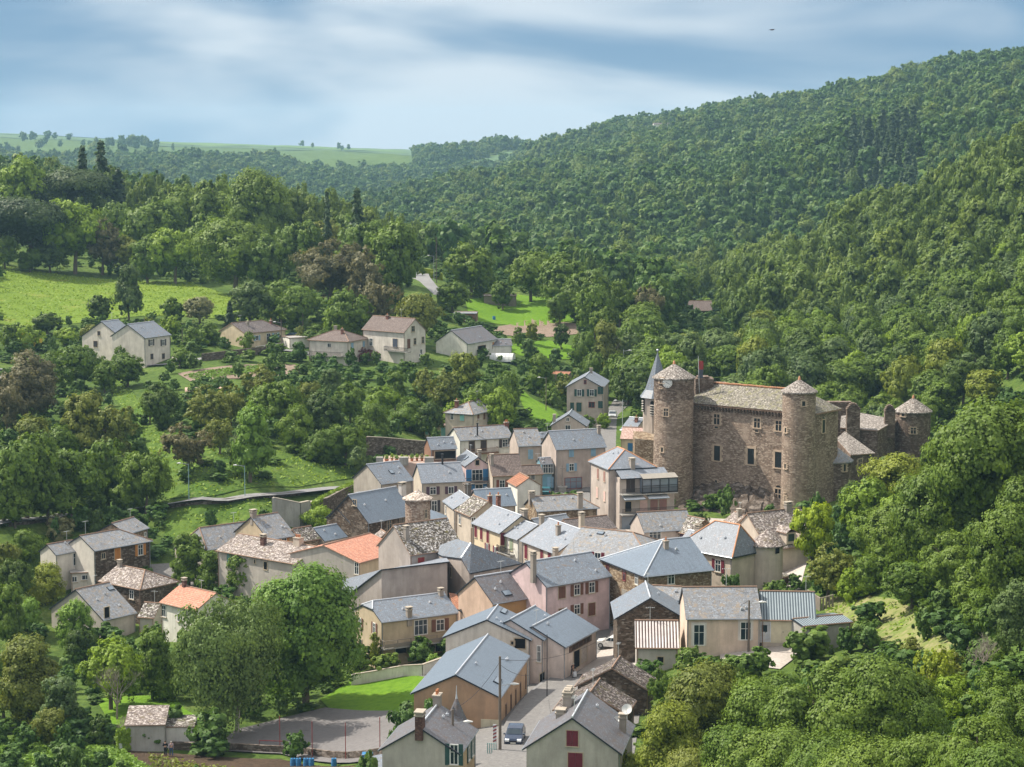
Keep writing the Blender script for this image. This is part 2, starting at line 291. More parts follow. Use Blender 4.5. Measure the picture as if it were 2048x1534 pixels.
for k, c in dict(rgrey=(.40, .37, .33), rgrey_l=(.42, .385, .35), rgrey_p=(.43, .37, .33), rwhite=(.60, .56, .50), rpink=(.56, .475, .43), tan=(.40, .255, .165), ochre_l=(.46, .30, .19), ochre=(.42, .25, .11), rochre=(.45, .34, .22),
        peach=(.50, .36, .28), pink=(.55, .42, .42), yellow=(.44, .36, .25), yellow_l=(.56, .47, .33), cream=(.50, .43, .36), cream_p=(.58, .46, .37), cream_w=(.60, .555, .495), white=(.66, .64, .58), beige=(.46, .40, .33),
        beige_g=(.37, .33, .29), beige_p=(.44, .37, .33), plaster=(.36, .315, .29), lblue=(.16, .30, .38)).items(): wall_mat(k, c)
wall_mat('concrete', (.33, .32, .30), .5); wall_mat('stucco_white', (.62, .60, .57), .3)
stone_mat('stone_tan', (.30, .22, .14), (.15, .10, .065), (.45, .37, .27), 2.6); stone_mat('darkstone', (.145, .105, .075), (.065, .048, .036), (.26, .22, .18), 2.2, lightamt=.3)
stone_mat('castle_stone', (.272, .203, .160), (.135, .098, .075), (.40, .325, .262), 2.3, lightamt=.6, patch=(.335, .26, .205)); stone_mat('castle_dark', (.20, .148, .118), (.10, .072, .057), (.32, .26, .215), 2.3, lightamt=.35)
stone_mat('rock', (.13, .105, .085), (.06, .045, .036), (.24, .205, .18), 1.1, b_=1.5); stone_mat('terrace_stone', (.17, .135, .11), (.08, .062, .05), (.27, .23, .2), 2.0)
for k, c in dict(s_blue=(.035, .16, .34), s_lblue=(.22, .36, .48), s_green=(.03, .075, .07), s_teal=(.10, .20, .19), s_turq=(.22, .46, .42), s_palegreen=(.27, .32, .22), s_brown=(.15, .07, .05), s_brownred=(.20, .07, .045), s_darkbrown=(.055, .04, .04),
        s_darkred=(.14, .02, .035), s_red=(.28, .04, .04), s_plum=(.085, .045, .065), s_dark=(.05, .045, .05), s_slateb=(.07, .08, .11), s_white=(.60, .62, .66), s_orange=(.45, .19, .05), s_rose=(.30, .16, .14), s_pinkw=(.60, .42, .38), s_tan=(.20, .13, .09),
        s_cream=(.58, .52, .38), s_greyb=(.27, .25, .22)).items(): plain(k, c, .55, .3, .1)
plain('frame_white', (.66, .66, .64), .5, .4, .04); plain('frame_stone', (.42, .35, .26), .85); plain('frame_wood', (.16, .09, .05), .6); plain('frame_red', (.22, .05, .05), .6)
plain('sign_board', (.10, .062, .048), .6); plain('sign_letter', (.035, .022, .018), .6)
plain('zinc', (.30, .33, .37), .35, .5, .1, .6); plain('zinc_ridge', (.52, .55, .60), .4, .5, .08, .3); plain('dark_trim', (.022, .028, .04), .5); plain('ridge_orange', (.50, .25, .14), .8); plain('ridge_old', (.25, .165, .12), .85)
plain('iron', (.03, .03, .035), .5); plain('wood_grey', (.22, .19, .16), .8); plain('wood', (.20, .115, .075), .7); plain('pole_wood', (.14, .115, .095), .85); plain('pole_green', (.19, .30, .30), .5); plain('pole_metal', (.42, .44, .45), .4, .5)
wall_mat('ch_grey', (.30, .265, .235), .6); wall_mat('ch_white', (.58, .54, .50), .4); wall_mat('ch_dark', (.14, .12, .105), .5); wall_mat('ch_beige', (.50, .44, .37), .4)
stone_mat('ch_brick', (.26, .11, .08), (.15, .065, .05), (.35, .2, .16), 4); stone_mat('ch_brickdark', (.17, .09, .075), (.09, .05, .045), (.25, .15, .12), 4)
plain('pot', (.42, .17, .08), .8); plain('slab', (.34, .30, .25), .9)
g, nt_, b_ = base_mat('glass', .08, .6); b_.inputs['Base Color'].default_value = (.018, .03, .042, 1)
g, nt_, b_ = base_mat('glass_sky', .15, .8); b_.inputs['Base Color'].default_value = (.16, .20, .25, 1)
g, nt_, b_ = base_mat('dark', .9, .1); b_.inputs['Base Color'].default_value = (.012, .012, .014, 1)
g, nt_, b_ = base_mat('dish_white', .4, .4); b_.inputs['Base Color'].default_value = (.66, .66, .64, 1)
# ground
def ground_mat(name, cols, s1=.06, s2=.9, b_=.5, rough=.95):
    m, nt, b = base_mat(name, rough, .1); ob = coord(nt, 'Object')
    c = _mix(nt, _ramp(nt, _noise(nt, ob, s1, 5, .6), [(.35, 0), (.65, 1)]), cols[0], cols[1])
    c = _mix(nt, _ramp(nt, _noise(nt, ob, s2, 5, .7), [(.45, 0), (.62, .8)]), c, cols[2])
    if len(cols) > 3: c = _mix(nt, _ramp(nt, _noise(nt, ob, s1 * 4, 5, .7), [(.58, 0), (.68, .8)]), c, cols[3])
    nt.links.new(c, b.inputs['Base Color']); bump(nt, b, _noise(nt, ob, s2 * 3, 5, .75), b_, .3); return m
ground_mat('undergrowth', ((.060, .105, .020), (.10, .15, .030), (.035, .065, .016), (.14, .17, .045)))
ground_mat('meadow_grass', ((.12, .185, .022), (.155, .215, .028), (.09, .15, .02), (.19, .20, .05)), .03, .5)
ground_mat('lawn_grass', ((.10, .20, .015), (.13, .235, .02), (.075, .16, .012)), .1, 1.2)
ground_mat('bank_grass', ((.07, .13, .022), (.11, .17, .03), (.045, .085, .016), (.14, .17, .055)), .12, .8, .8)
ground_mat('dry_grass', ((.20, .21, .08), (.12, .17, .04), (.27, .24, .13), (.07, .115, .03)), .15, .8)
ground_mat('field_green', ((.10, .165, .05), (.12, .185, .06), (.09, .15, .045)), .002, .01, .1); ground_mat('field_dull', ((.085, .14, .06), (.105, .155, .07), (.075, .12, .055)), .003, .02, .1)
ground_mat('asphalt', ((.17, .165, .165), (.20, .195, .19), (.14, .135, .135), (.24, .23, .225)), .2, 3, .3, .8); ground_mat('asphalt_light', ((.20, .20, .205), (.24, .24, .245), (.17, .17, .175)), .15, 2, .2, .8)
ground_mat('court_asphalt', ((.15, .143, .145), (.175, .167, .17), (.13, .125, .127), (.10, .097, .098)), .12, 2, .2, .8); ground_mat('soil', ((.25, .19, .15), (.30, .235, .19), (.20, .15, .115)), .3, 2, .9)
ground_mat('gravel', ((.40, .36, .33), (.46, .42, .39), (.34, .30, .27)), .3, 3, .4); ground_mat('soil_dark', ((.085, .06, .042), (.11, .078, .055), (.06, .045, .033)), .5, 2, .9)
# ---------------------------------------------------------------- mesh helpers
def link(o, parent=None):
    COL.objects.link(o)
    if parent is not None: o.parent = parent
    return o
def tag(o, label=None, cat=None, group=None, kind=None):
    for k, v in (('label', label), ('category', cat), ('group', group), ('kind', kind)):
        if v: o[k] = v
    return o
def empty(name, loc, rz=0, label=None, cat=None, group=None):
    o = bpy.data.objects.new(name, None); o.empty_display_size = .5; o.location = loc; o.rotation_euler = (0, 0, rz); o['_m'] = 0; del o['_m']
    link(o); return tag(o, label, cat, group)
def wmat(o):
    m = Matrix.LocRotScale(o.location, o.rotation_euler, o.scale)
    return (wmat(o.parent) @ m) if o.parent else m
class MB:
    """collects world-space polygons; build() links them as one mesh object"""
    def __init__(s): s.v, s.f, s.uv, s.sm, s.mi = [], [], [], [], []
    def poly(s, P, uv=None, smooth=False, mi=0):
        i = len(s.v); s.v += [tuple(map(float, p)) for p in P]; s.f.append(tuple(range(i, i + len(P)))); s.uv.append(uv or [(p[0] + p[1], p[2]) for p in P]); s.sm.append(smooth); s.mi.append(mi)
    def box(s, c, X, Y, Z, mi=0):
        """centre and three half-extent vectors"""
        c, X, Y, Z = (np.array(q, float) for q in (c, X, Y, Z)); q = [c + a * X + b * Y + d * Z for d in (-1, 1) for b in (-1, 1) for a in (-1, 1)]
        for f in ((0, 2, 3, 1), (4, 5, 7, 6), (0, 1, 5, 4), (2, 6, 7, 3), (0, 4, 6, 2), (1, 3, 7, 5)): s.poly([q[k] for k in f], mi=mi)
        return s
    def abox(s, x0, x1, y0, y1, z0, z1, mi=0): return s.box(((x0 + x1) / 2, (y0 + y1) / 2, (z0 + z1) / 2), ((x1 - x0) / 2, 0, 0), (0, (y1 - y0) / 2, 0), (0, 0, (z1 - z0) / 2), mi)
    def tube(s, pts, rad, n=8, smooth=True, cap=True):
        pts = [np.array(p, float) for p in pts]; rad = rad if hasattr(rad, '__len__') else [rad] * len(pts); rings = []
        for i, p in enumerate(pts):
            d = pts[min(i + 1, len(pts) - 1)] - pts[max(i - 1, 0)]; d = d / (np.linalg.norm(d) + 1e-9)
            a = np.cross(d, (0, 0, 1)) if abs(d[2]) < .95 else np.cross(d, (0, 1, 0)); a /= np.linalg.norm(a); b = np.cross(d, a)
            rings.append([p + rad[i] * (math.cos(t) * a + math.sin(t) * b) for t in [2 * math.pi * k / n for k in range(n)]])
        for A, B in zip(rings, rings[1:]):
            for k in range(n): s.poly([A[k], A[(k + 1) % n], B[(k + 1) % n], B[k]], smooth=smooth)
        if cap: s.poly(rings[0]); s.poly(rings[-1][::-1])
        return s
    def lathe(s, c, prof, n=24, smooth=True, a0=0, a1=2 * math.pi):
        c = np.array(c, float); full = abs(a1 - a0) > 6.28; m = n if full else n + 1
        ring = lambda r, z: [c + np.array((r * math.cos(a0 + (a1 - a0) * k / n), r * math.sin(a0 + (a1 - a0) * k / n), z)) for k in range(m)]
        R_ = [ring(r, z) for r, z in prof]; L = 0
        for (A, (r0, z0)), (B, (r1, z1)) in zip(zip(R_, prof), list(zip(R_, prof))[1:]):
            L2 = L + math.hypot(r1 - r0, z1 - z0)
            for k in range(n):
                j = (k + 1) % m; u0 = (a1 - a0) * k / n * max(r0, r1); u1 = (a1 - a0) * (k + 1) / n * max(r0, r1)
                if r1 < 1e-4: s.poly([A[k], A[j], B[k]], [(u0, L), (u1, L), ((u0 + u1) / 2, L2)], smooth)
                elif r0 < 1e-4: s.poly([A[k], B[j], B[k]], [(u0, L), (u1, L2), (u0, L2)], smooth)
                else: s.poly([A[k], A[j], B[j], B[k]], [(u0, L), (u1, L), (u1, L2), (u0, L2)], smooth)
            L = L2
        return s
    def build(s, name, mat, parent=None, local=False):
        me = bpy.data.meshes.new(name); V = s.v
        if parent is not None and not local:
            inv = wmat(parent).inverted(); V = [tuple(inv @ Vector(p)) for p in V]
        me.from_pydata(V, [], s.f); ul = me.uv_layers.new(name='UVMap'); ul.data.foreach_set('uv', [c for f in s.uv for p in f for c in p])
        me.polygons.foreach_set('use_smooth', s.sm)
        for m in (mat if isinstance(mat, (list, tuple)) else [mat]): me.materials.append(MATS[m])
        if isinstance(mat, (list, tuple)): me.polygons.foreach_set('material_index', s.mi)
        me.update(); return link(bpy.data.objects.new(name, me), parent)
def struct(o): o['kind'] = 'structure'; return o
# ---------------------------------------------------------------- terrain sheet, out to the horizon
ys_ = np.exp(np.linspace(math.log(60), math.log(6900), 440)); ts_ = np.linspace(-.46, .46, 380)
X_ = ts_[None] * (ys_[:, None] + 150); Y_ = np.repeat(ys_[:, None], len(ts_), 1); Z_ = terr(X_, Y_)
me = bpy.data.meshes.new('terrain'); nv = X_.size; me.vertices.add(nv); me.vertices.foreach_set('co', np.stack([X_, Y_, Z_], -1).ravel())
a_ = np.arange(nv).reshape(X_.shape); q_ = np.stack([a_[:-1, :-1], a_[:-1, 1:], a_[1:, 1:], a_[1:, :-1]], -1).reshape(-1, 4)
me.loops.add(q_.size); me.loops.foreach_set('vertex_index', q_.ravel()); me.polygons.add(len(q_)); me.polygons.foreach_set('loop_start', np.arange(len(q_)) * 4); me.polygons.foreach_set('use_smooth', [True] * len(q_))
me.materials.append(MATS['undergrowth']); me.update(); me.validate(); struct(link(bpy.data.objects.new('terrain', me)))
def patch(name, uvs, mat, dz=.12, step=2.0, near=None):
    """sheet draped over the terrain inside the outline given by photo pixels of its corners"""
    P = np.array([ground(u, v)[:2] for u, v in uvs]); return drape(name, P, mat, dz, step)
def inside(P, x, y):
    c = np.zeros(x.shape, bool); n = len(P)
    for i in range(n):
        (x0, y0), (x1, y1) = P[i], P[(i + 1) % n]
        c ^= ((y0 > y) != (y1 > y)) & (x < (x1 - x0) * (y - y0) / (y1 - y0 + 1e-12) + x0)
    return c
OPEN, ROADS, SOFT = [], [], []
def drape(name, P, mat, dz=.12, step=2.0):
    OPEN.append(np.array(P)[:, :2])
    import bmesh
    bm = bmesh.new(); vs_ = [bm.verts.new((p[0], p[1], 0)) for p in P]; f = bm.faces.new(vs_)
    lo, hi = P.min(0), P.max(0)
    for ax in (0, 1):
        k = lo[ax] + step
        while k < hi[ax]:
            co = [0, 0, 0]; no = [0, 0, 0]; co[ax] = k; no[ax] = 1
            bmesh.ops.bisect_plane(bm, geom=bm.verts[:] + bm.edges[:] + bm.faces[:], plane_co=co, plane_no=no); k += step
    bmesh.ops.triangulate(bm, faces=[f for f in bm.faces if len(f.verts) > 4])
    V = np.array([v.co[:] for v in bm.verts]); z = terr(V[:, 0], V[:, 1]) + dz
    for v, zz in zip(bm.verts, z): v.co.z = zz
    bmesh.ops.recalc_face_normals(bm, faces=bm.faces[:])
    if sum(f.normal.z for f in bm.faces) < 0: bmesh.ops.reverse_faces(bm, faces=bm.faces[:])
    me = bpy.data.meshes.new(name); bm.to_mesh(me); bm.free(); me.materials.append(MATS[mat]); o = link(bpy.data.objects.new(name, me)); return o
def ribbon(name, pts, wd, mat, dz=.15, world=False):
    P = [np.array(p[:2], float) if world else ground(*p)[:2] for p in pts]; Q = []
    for i in range(len(P) - 1):
        n = max(1, int(np.linalg.norm(P[i + 1] - P[i]) / 1.5)); Q += [P[i] + (P[i + 1] - P[i]) * k / n for k in range(n)]
    Q.append(P[-1]); Q = np.array(Q)
    for _ in range(6): Q[1:-1] = (Q[:-2] + 2 * Q[1:-1] + Q[2:]) / 4
    T = np.gradient(Q, axis=0); T /= np.linalg.norm(T, axis=1)[:, None] + 1e-9; Nn = np.stack([-T[:, 1], T[:, 0]], 1)
    m = MB(); cols = [Q + Nn * wd * k for k in (-.5, -.25, 0, .25, .5)]; Z = terr(Q[:, 0], Q[:, 1]) + dz
    C = [np.column_stack([c, Z]) for c in cols]
    for a, b in zip(C, C[1:]):
        for i in range(len(Q) - 1): m.poly([a[i], a[i + 1], b[i + 1], b[i]][::-1])
    ROADS.append((Q, wd)); return m.build(name, mat), Q
S_ = struct
S_(patch('meadow', [(0,528),(230,560),(380,565),(560,625),(480,640),(300,632),(215,640),(0,650)], 'meadow_grass'))
S_(patch('hillside_lawn', [(1045,780),(1060,795),(1110,822),(1130,845),(1095,852),(1055,835),(1040,800)], 'lawn_grass'))
S_(patch('lower_lawn', [(640,1400),(700,1365),(830,1352),(880,1360),(860,1395),(822,1430),(780,1424),(660,1420)], 'lawn_grass'))
S_(patch('orchard_lawn', [(190,1400),(345,1392),(370,1420),(420,1450),(330,1480),(245,1478),(215,1440)], 'lawn_grass'))
S_(patch('sports_court', [(430,1502),(470,1462),(560,1440),(650,1418),(780,1424),(830,1432),(800,1512),(560,1510)], 'court_asphalt', .2))
S_(patch('grass_bank', [(330,1030),(420,1012),(560,1000),(575,1012),(560,1040),(500,1075),(400,1090),(330,1080)], 'bank_grass')); SOFT.append(OPEN.pop())
S_(patch('upper_bank', [(330,860),(420,900),(700,935),(716,955),(600,975),(400,998),(330,1000),(300,900)], 'bank_grass')); SOFT.append(OPEN.pop())
S_(patch('steep_grass', [(215,765),(250,760),(290,830),(330,870),(340,960),(290,960),(280,860),(230,800)], 'bank_grass')); SOFT.append(OPEN.pop())
S_(patch('ploughed_garden', [(985,655),(1060,637),(1165,650),(1160,668),(1060,675),(990,668)], 'soil'))
S_(patch('vegetable_garden', [(355,748),(480,730),(590,730),(605,742),(590,752),(480,758),(380,763)], 'soil'))
S_(patch('potato_garden', [(230,1502),(340,1508),(560,1520),(760,1524),(760,1560),(250,1560)], 'soil_dark'))
S_(patch('garden_grass', [(930,600),(1010,585),(1150,600),(1160,640),(1010,650),(940,640)], 'lawn_grass'))
S_(patch('terrace_grass', [(1000,690),(1090,680),(1170,700),(1150,720),(1040,712)], 'lawn_grass'))
S_(patch('dry_slope', [(1640,1200),(1700,1188),(1790,1200),(1880,1240),(1930,1300),(1840,1335),(1740,1300),(1660,1250)], 'dry_grass')); SOFT.append(OPEN.pop())
S_(patch('farm_yard', [(1480,1280),(1560,1284),(1600,1310),(1560,1340),(1440,1330),(1440,1295)], 'gravel'))
S_(patch('hall_car_park', [(1150,1350),(1192,1262),(1275,1262),(1290,1330),(1240,1345),(1190,1350)], 'gravel'))
S_(patch('mill_yard', [(300,1130),(420,1110),(440,1150),(400,1190),(320,1170)], 'asphalt'))
S_(patch('village_square', [(1085,990),(1100,980),(1250,976),(1320,1000),(1300,1040),(1130,1010)], 'asphalt'))
S_(patch('valley_field', [(1395,590),(1440,575),(1450,592),(1400,603)], 'meadow_grass'))
road1, _ = ribbon('valley_road', [(-60,1055),(0,1048),(60,1041),(100,1036),(150,1030),(200,1024),(250,1019),(300,1013),(350,1008),(400,1003),(450,998),(500,993),(550,988),(600,983),(650,976),(690,972),(850,985),(1085,990)], 5.0, 'asphalt_light'); S_(road1)
road2, _ = ribbon('village_street', [(1000,1600),(1035,1500),(1058,1440),(1100,1390),(1150,1350),(1205,1300),(1222,1262),(1215,1200),(1180,1120)], 4.6, 'asphalt'); S_(road2)
road3, _ = ribbon('hill_road', [(1190,985),(1215,900),(1222,860),(1230,830),(1250,800),(1275,770),(1300,745),(1310,725)], 5.0, 'asphalt'); S_(road3)
road4, _ = ribbon('upper_road', [(872,590),(856,574),(842,556),(838,546),(815,536)], 5.0, 'asphalt_light'); S_(road4)
road5, _ = ribbon('hillside_lane', [(-40,738),(60,735),(130,733),(240,735),(360,728),(480,708),(560,698),(640,710),(740,722)], 3.6, 'asphalt_light'); S_(road5)
lane1, _ = ribbon('lane', [(980,1130),(1000,1080),(960,1040),(900,1010),(880,990)], 3.0, 'asphalt'); S_(lane1)
# far fields on the plateau
S_(drape('plateau_field', np.array([[-1500, 3950], [150, 3900], [-100, 4700], [-1700, 4900]]), 'field_dull', .8, 60))
S_(drape('green_field', np.array([[-830, 4080], [-200, 4080], [-260, 4450], [-820, 4500]]), 'field_green', 1.6, 60))
S_(drape('upper_field', np.array([[-1550, 4350], [-850, 4400], [-900, 4900], [-1700, 4900]]), 'field_green', 1.6, 60))
S_(drape('hilltop_field', np.array([[225, 2350], [420, 2300], [420, 2450], [230, 2480]]), 'field_green', .8, 30))
S_(drape('clearing', np.array([[-95, 2750], [20, 3050], [60, 3050], [-20, 2750]]), 'field_dull', .8, 30))

S_(patch('village_paving', [(1130,1035),(1180,1010),(1250,1060),(1290,1090),(1240,1130),(1130,1110),(1080,1080)], 'asphalt', .1))
S_(patch('village_ground', [(720,1060),(860,1000),(960,1010),(1060,1040),(1100,1090),(1180,1100),(1230,1130),(1240,1260),(1180,1270),(1000,1260),(930,1300),(800,1290),(720,1230),(640,1220),(560,1180),(600,1120)], 'asphalt', .08))
S_(patch('castle_foot', [(1240,1060),(1330,1030),(1480,1040),(1600,1060),(1620,1110),(1600,1180),(1480,1200),(1300,1180),(1240,1130)], 'gravel', .08))
S_(patch('halls_forecourt', [(830,1350),(930,1300),(1180,1275),(1240,1262),(1290,1330),(1262,1560),(930,1560),(930,1470),(830,1445)], 'asphalt', .06))
pv, _ = ribbon('pavement', [(1006,1492),(1022,1460),(1048,1415),(1072,1385),(1112,1352),(1160,1318),(1190,1292)], 1.2, 'asphalt_light', .30); S_(pv)
# ---------------------------------------------------------------- houses: corners of the roof as seen in the photograph, eave height, finishes
HS = []
def H(label, fr, pts, he, roof, wall, **k): HS.append(dict(label=label, fr=fr, pts=pts, he=he, roof=roof, wall=wall, **k))
# foreground
H('grey gabled house with two chimneys, left of the parked dark blue car', 'j', dict(R0=(360,378),R1=(495,210),A0=(660,583),A1=(798,392),B0=(62,550)), 5.5, 'slate_dark', 'rgrey',
  win=[(690,585,'s:green',.8,1.9),(722,552,'s:green',.8,1.9),(750,522,'s:green',.8,1.9)], chim=[(366,372,1.9,1.1,1.5,'brickdark'),(492,212,1.8,1.0,1.3,'greypots')], swall='rochre', sky=[])
H('grey gabled house with dark red gable shutters, right of the dark blue car', 'j', dict(R0=(1487,318),R1=(1590,105),A0=(1835,560),A1=(1943,372),B0=(1110,552)), 5.5, 'slate_dark', 'rgrey',
  win=[(1480,463,'c:darkred',1.0,1.35),(1502,640,'c:darkred',1.25,1.7)], chim=[(1395,380,1.4,1.2,1.9,'grey'),(1452,235,2.9,1.2,1.7,'greyslabs'),(1848,405,.9,.9,1.7,'grey')], dish=[(1810,330,1.0),(1880,250,1.3)])
H('old stone slate barn with open dark gable, right of the street below the striped shed', 'P', dict(R0=(720,820),R1=(800,600),A0=(1215,1110),A1=(1325,950),B0=(200,1010)), 3.2, 'lauze_dark', 'darkstone', pitch=.6)
H('low mossy stone slate barn directly behind the house with two satellite dishes', 'P', dict(R0=(425,1110),R1=(530,955),A0=(905,1440),A1=(1060,1215)), 2.8, 'lauze_dark', 'darkstone', pitch=.6, W0=8)
H('large tan hall with new slate roof beside the street, white door in its gable', 'i', dict(R0=(515,785),R1=(812,415),A0=(942,990),A1=(1205,612),B0=(92,972),B1=(440,568)), 4.7, 'slate_new', 'tan', pitch=.55,
  win=[(983,1112,'p:tan',.6,1.3),(1030,1055,'p:tan',.6,2.1),(1074,1000,'p:tan',.55,1.9),(1118,935,'p:tan',.6,1.9),(1166,848,'p:tan',.35,1.7),(845,1312,'d:cream',1.9,2.3)], sky=[(905,845,1.9,.7)], swall='ochre_l')
H('cream hall with two small dark windows in its gable, behind the large tan hall', 'i', dict(R0=(805,272),R1=(910,142),A0=(1220,465),B0=(397,438)), 6.4, 'slate_new', 'rwhite', pitch=.5, L0=9,
  win=[(1115,497,'o',1.5,1.4),(1048,492,'o',.6,.6)], sky=[(965,200,2.0,.7),(1118,357,1.3,.5)], swall='tan')
H('middle hall of the stepped row along the street, upper floor on open portico', 'i', dict(R1=(1255,145),A1=(1570,318),A0=(1330,455),B1=(960,300)), 6.0, 'slate_new', 'rpink', pitch=.5, L0=9, W0=10,
  win=[(1322,595,'w',.55,2.0),(1475,505,'w',.55,2.0),(1300,868,'o',2.2,2.4),(1390,800,'o',2.2,2.4),(1480,735,'o',2.2,2.4)])
H('village hall with dark lettered board over an open portico, end of the stepped row', 'i', dict(R1=(1550,172),A1=(1860,345),A0=(1535,520),B1=(1250,330)), 4.9, 'slate_new', 'rpink', pitch=.5, L0=13, W0=10,
  win=[(1640,640,'o',2.0,2.3),(1708,590,'q',2.0,2.2)], sign=(1675,498,'SALLE DES FETES',6.6,.75))
H('yellow house with half hipped slate roof and long front balcony left of the halls', 'O', dict(R0=(715,835),R1=(1690,725),A0=(840,1120),A1=(1915,995),B0=(455,930)), 5.6, 'slate_mid', 'yellow', hip='0', half=.62,
  win=[(552,1135,'s:brown',.8,1.4),(745,1205,'s:brown',.8,1.4),(1375,1190,'f',1.9,2.0),(1640,1160,'s:brown',1.2,1.5),(560,1430,'o',1.0,1.6),(1100,1480,'o',1.7,1.5),(1380,1470,'o',1.7,1.5),(1640,1440,'o',1.5,1.7)],
  chim=[(1215,1045,1.1,.9,1.3,'grey'),(1650,755,.9,.8,.9,'grey')], balc=[(1360,1390,11,1.3,.95,'plain')])
H('small house with ochre front and two skylights, behind the stepped halls', 'N', dict(R0=(335,1045),R1=(1075,938),A0=(585,1378),A1=(1355,1310),B0=(75,1290)), 6.8, 'slate_dark', 'peach', swall='ochre',
  sky=[(775,1272,1.2,.9),(1122,1220,1.4,1.1)])
H('pink house with brown shutters and a long slate roof, centre of the village', 'N', dict(R0=(1000,850),R1=(1945,710),A0=(1340,1170),A1=(2203,1045)), 8.0, 'slate_mid', 'pink',
  wf='b', win=[(1217,530,'c:brown',1.1,1.5),(1303,515,'s:brown',1.0,1.4),(1388,502,'s:brown',1.0,1.4),(1218,650,'c:brown',1.1,1.2),(1303,628,'s:brown',1.0,1.3),(1388,627,'c:brown',1.1,1.6)],
  cf='N', chim=[(1138,1000,.9,.9,3.6,'brickgrey')])
H('rubble stone house with hipped slate roof, right of the pink house', 'R', dict(R0=(1275,535),R1=(1640,515),A0=(1010,1050),B0=(395,795)), 7.5, 'slate_new', 'stone_tan', hip='0', L0=13,
  win=[(517,920,'w:red',.8,1.5),(742,1020,'w:red',.8,1.6),(912,1080,'w',.8,1.4),(525,1180,'w',.8,1.5),(742,1355,'d:greyb',1.1,2.3),(915,1345,'d:red',1,1.8),(1380,1070,'w',1,1.5)], chim=[(1308,655,.9,.9,1.3,'orangepot')])
H('cream house with steep hipped silver slate roof edged in orange ridge tiles', 'g', dict(R0=(860,155),R1=(1045,178),A0=(550,338),A1=(990,433),B1=(1200,395)), 7.2, 'slate_light', 'cream', hip='01', pitch=.95, W0=9,
  win=[(662,440,'c:darkred',.9,1.7),(880,490,'s:darkred',1.0,1.6)], ridge='orange', turret=dict(c=(1245,330), r=2.05, top=325, apex=215, roof='lauze_pink'))
H('long pale pink lauze roofed house with dormers behind the bright green acacia', 'g', dict(R0=(1085,100),R1=(1500,55),A0=(1260,375),A1=(1650,325)), 4.2, 'lauze_pink', 'cream', W0=9,
  chim=[(1400,75,1.6,1.0,1.2,'grey')], dorm=[(1400,300),(1520,285)])
H('small house with satellite dish and open gable at the foot of the castle', 'g', dict(R0=(1075,115),R1=(1000,95),A0=(1160,190),B0=(1000,168)), 4.2, 'lauze_pink', 'cream', W0=6, L0=6, chim=[(1035,120,1.2,.9,1.2,'grey')])
H('cream cottage with french windows and worn slate roof, foreground right', 'g', dict(R0=(612,650),R1=(1170,645),A0=(640,882),A1=(1205,882)), 4.2, 'slate_old', 'cream_p', pitch=.7, W0=8,
  win=[(737,1005,'f:frame',1.25,2.4),(1085,975,'f:frame',1.25,2.1)], chim=[])
H('workshop with blue grey corrugated roof and wide cream doors', 'g', dict(R0=(1178,683),R1=(1612,680),A0=(1205,893),A1=(1600,893)), 3.2, 'corr_blue', 'cream', pitch=.7, W0=8,
  win=[(1225,985,'d:white',1.2,2.2),(1355,982,'g:cream',5.2,2.5)])
H('shed with weathered white striped fibre cement roof, below the dark slate clad wall', 'g', dict(R0=(258,897),R1=(585,897),A0=(262,1100),A1=(590,1100)), 3.0, 'corr_white', 'rgrey', pitch=.75, W0=6.5,
  win=[(450,1190,'o',.9,.9)])
H('tall dark rubble stone barn beside the white hatchback', 'g', dict(R0=(375,728),A0=(640,885),B0=(108,885)), 5.0, 'slate_mid', 'darkstone', L0=9, pitch=.62)
H('worn slate roofed stone house between the stone barn and the cream cottage', 'g', dict(R0=(385,632),R1=(608,650),A0=(368,730),A1=(592,745)), 5.2, 'slate_old', 'slateclad', W0=6, pitch=.6)
H('low slate annexe with a single flue, behind the cream cottage', 'R', dict(R0=(1540,1062),R1=(1725,1012),A0=(1560,1190),A1=(1880,1175)), 3.4, 'slate_old', 'stone_tan', chim=[(1740,1030,.35,.35,.9,'grey')])
H('small lean low house with lichen covered roof, in front of the orange ridged house', 'S', dict(R0=(450,680),R1=(985,572),A0=(880,770),A1=(1260,730)), 2.6, 'lauze', 'darkstone', pitch=.5, chim=[(1055,590,1.1,.9,1.0,'brick')])
# terrace row along the lane
H('terraced house with dark red closed shutters on a yellow wall, left of its row', 'N', dict(R0=(600,92),R1=(965,195),A0=(275,292),A1=(690,468)), 6.6, 'slate_light', 'yellow_l', pitch=.7,
  win=[(355,430,'c:darkred',.8,1.7),(430,460,'c:darkred',.8,1.7),(518,500,'c:darkred',.8,1.8),(630,540,'c:darkred',.8,1.8),(512,650,'s:darkred',.8,1.2),(625,690,'s:darkred',.8,1.2)], chim=[(1010,260,2.0,1.0,1.7,'grey')])
H('narrow white terraced house with pale green doors and an iron balcony', 'N', dict(R0=(965,275),R1=(1215,345),A0=(700,470),A1=(910,530)), 6.2, 'slate_light', 'white', pitch=.7,
  win=[(750,570,'c:palegreen',.9,2.0),(838,600,'c:palegreen',.9,2.0)], balc=[(790,720,4.0,.8,.9,'iron')], chim=[(1250,345,1.1,.9,1.8,'grey')])
H('long cream terraced house with dark red shutters at the lane corner', 'N', dict(R0=(1405,270),R1=(1805,410),A0=(910,530),A1=(1485,750)), 6.2, 'slate_light', 'cream', pitch=.7,
  win=[(1040,705,'c:darkred',.9,2.0),(1255,750,'c:darkred',.9,1.9),(1360,765,'c:darkred',.9,1.5)], chim=[(1478,470,1.0,.9,1.9,'pot'),(1440,745,1.2,.9,.9,'grey')])
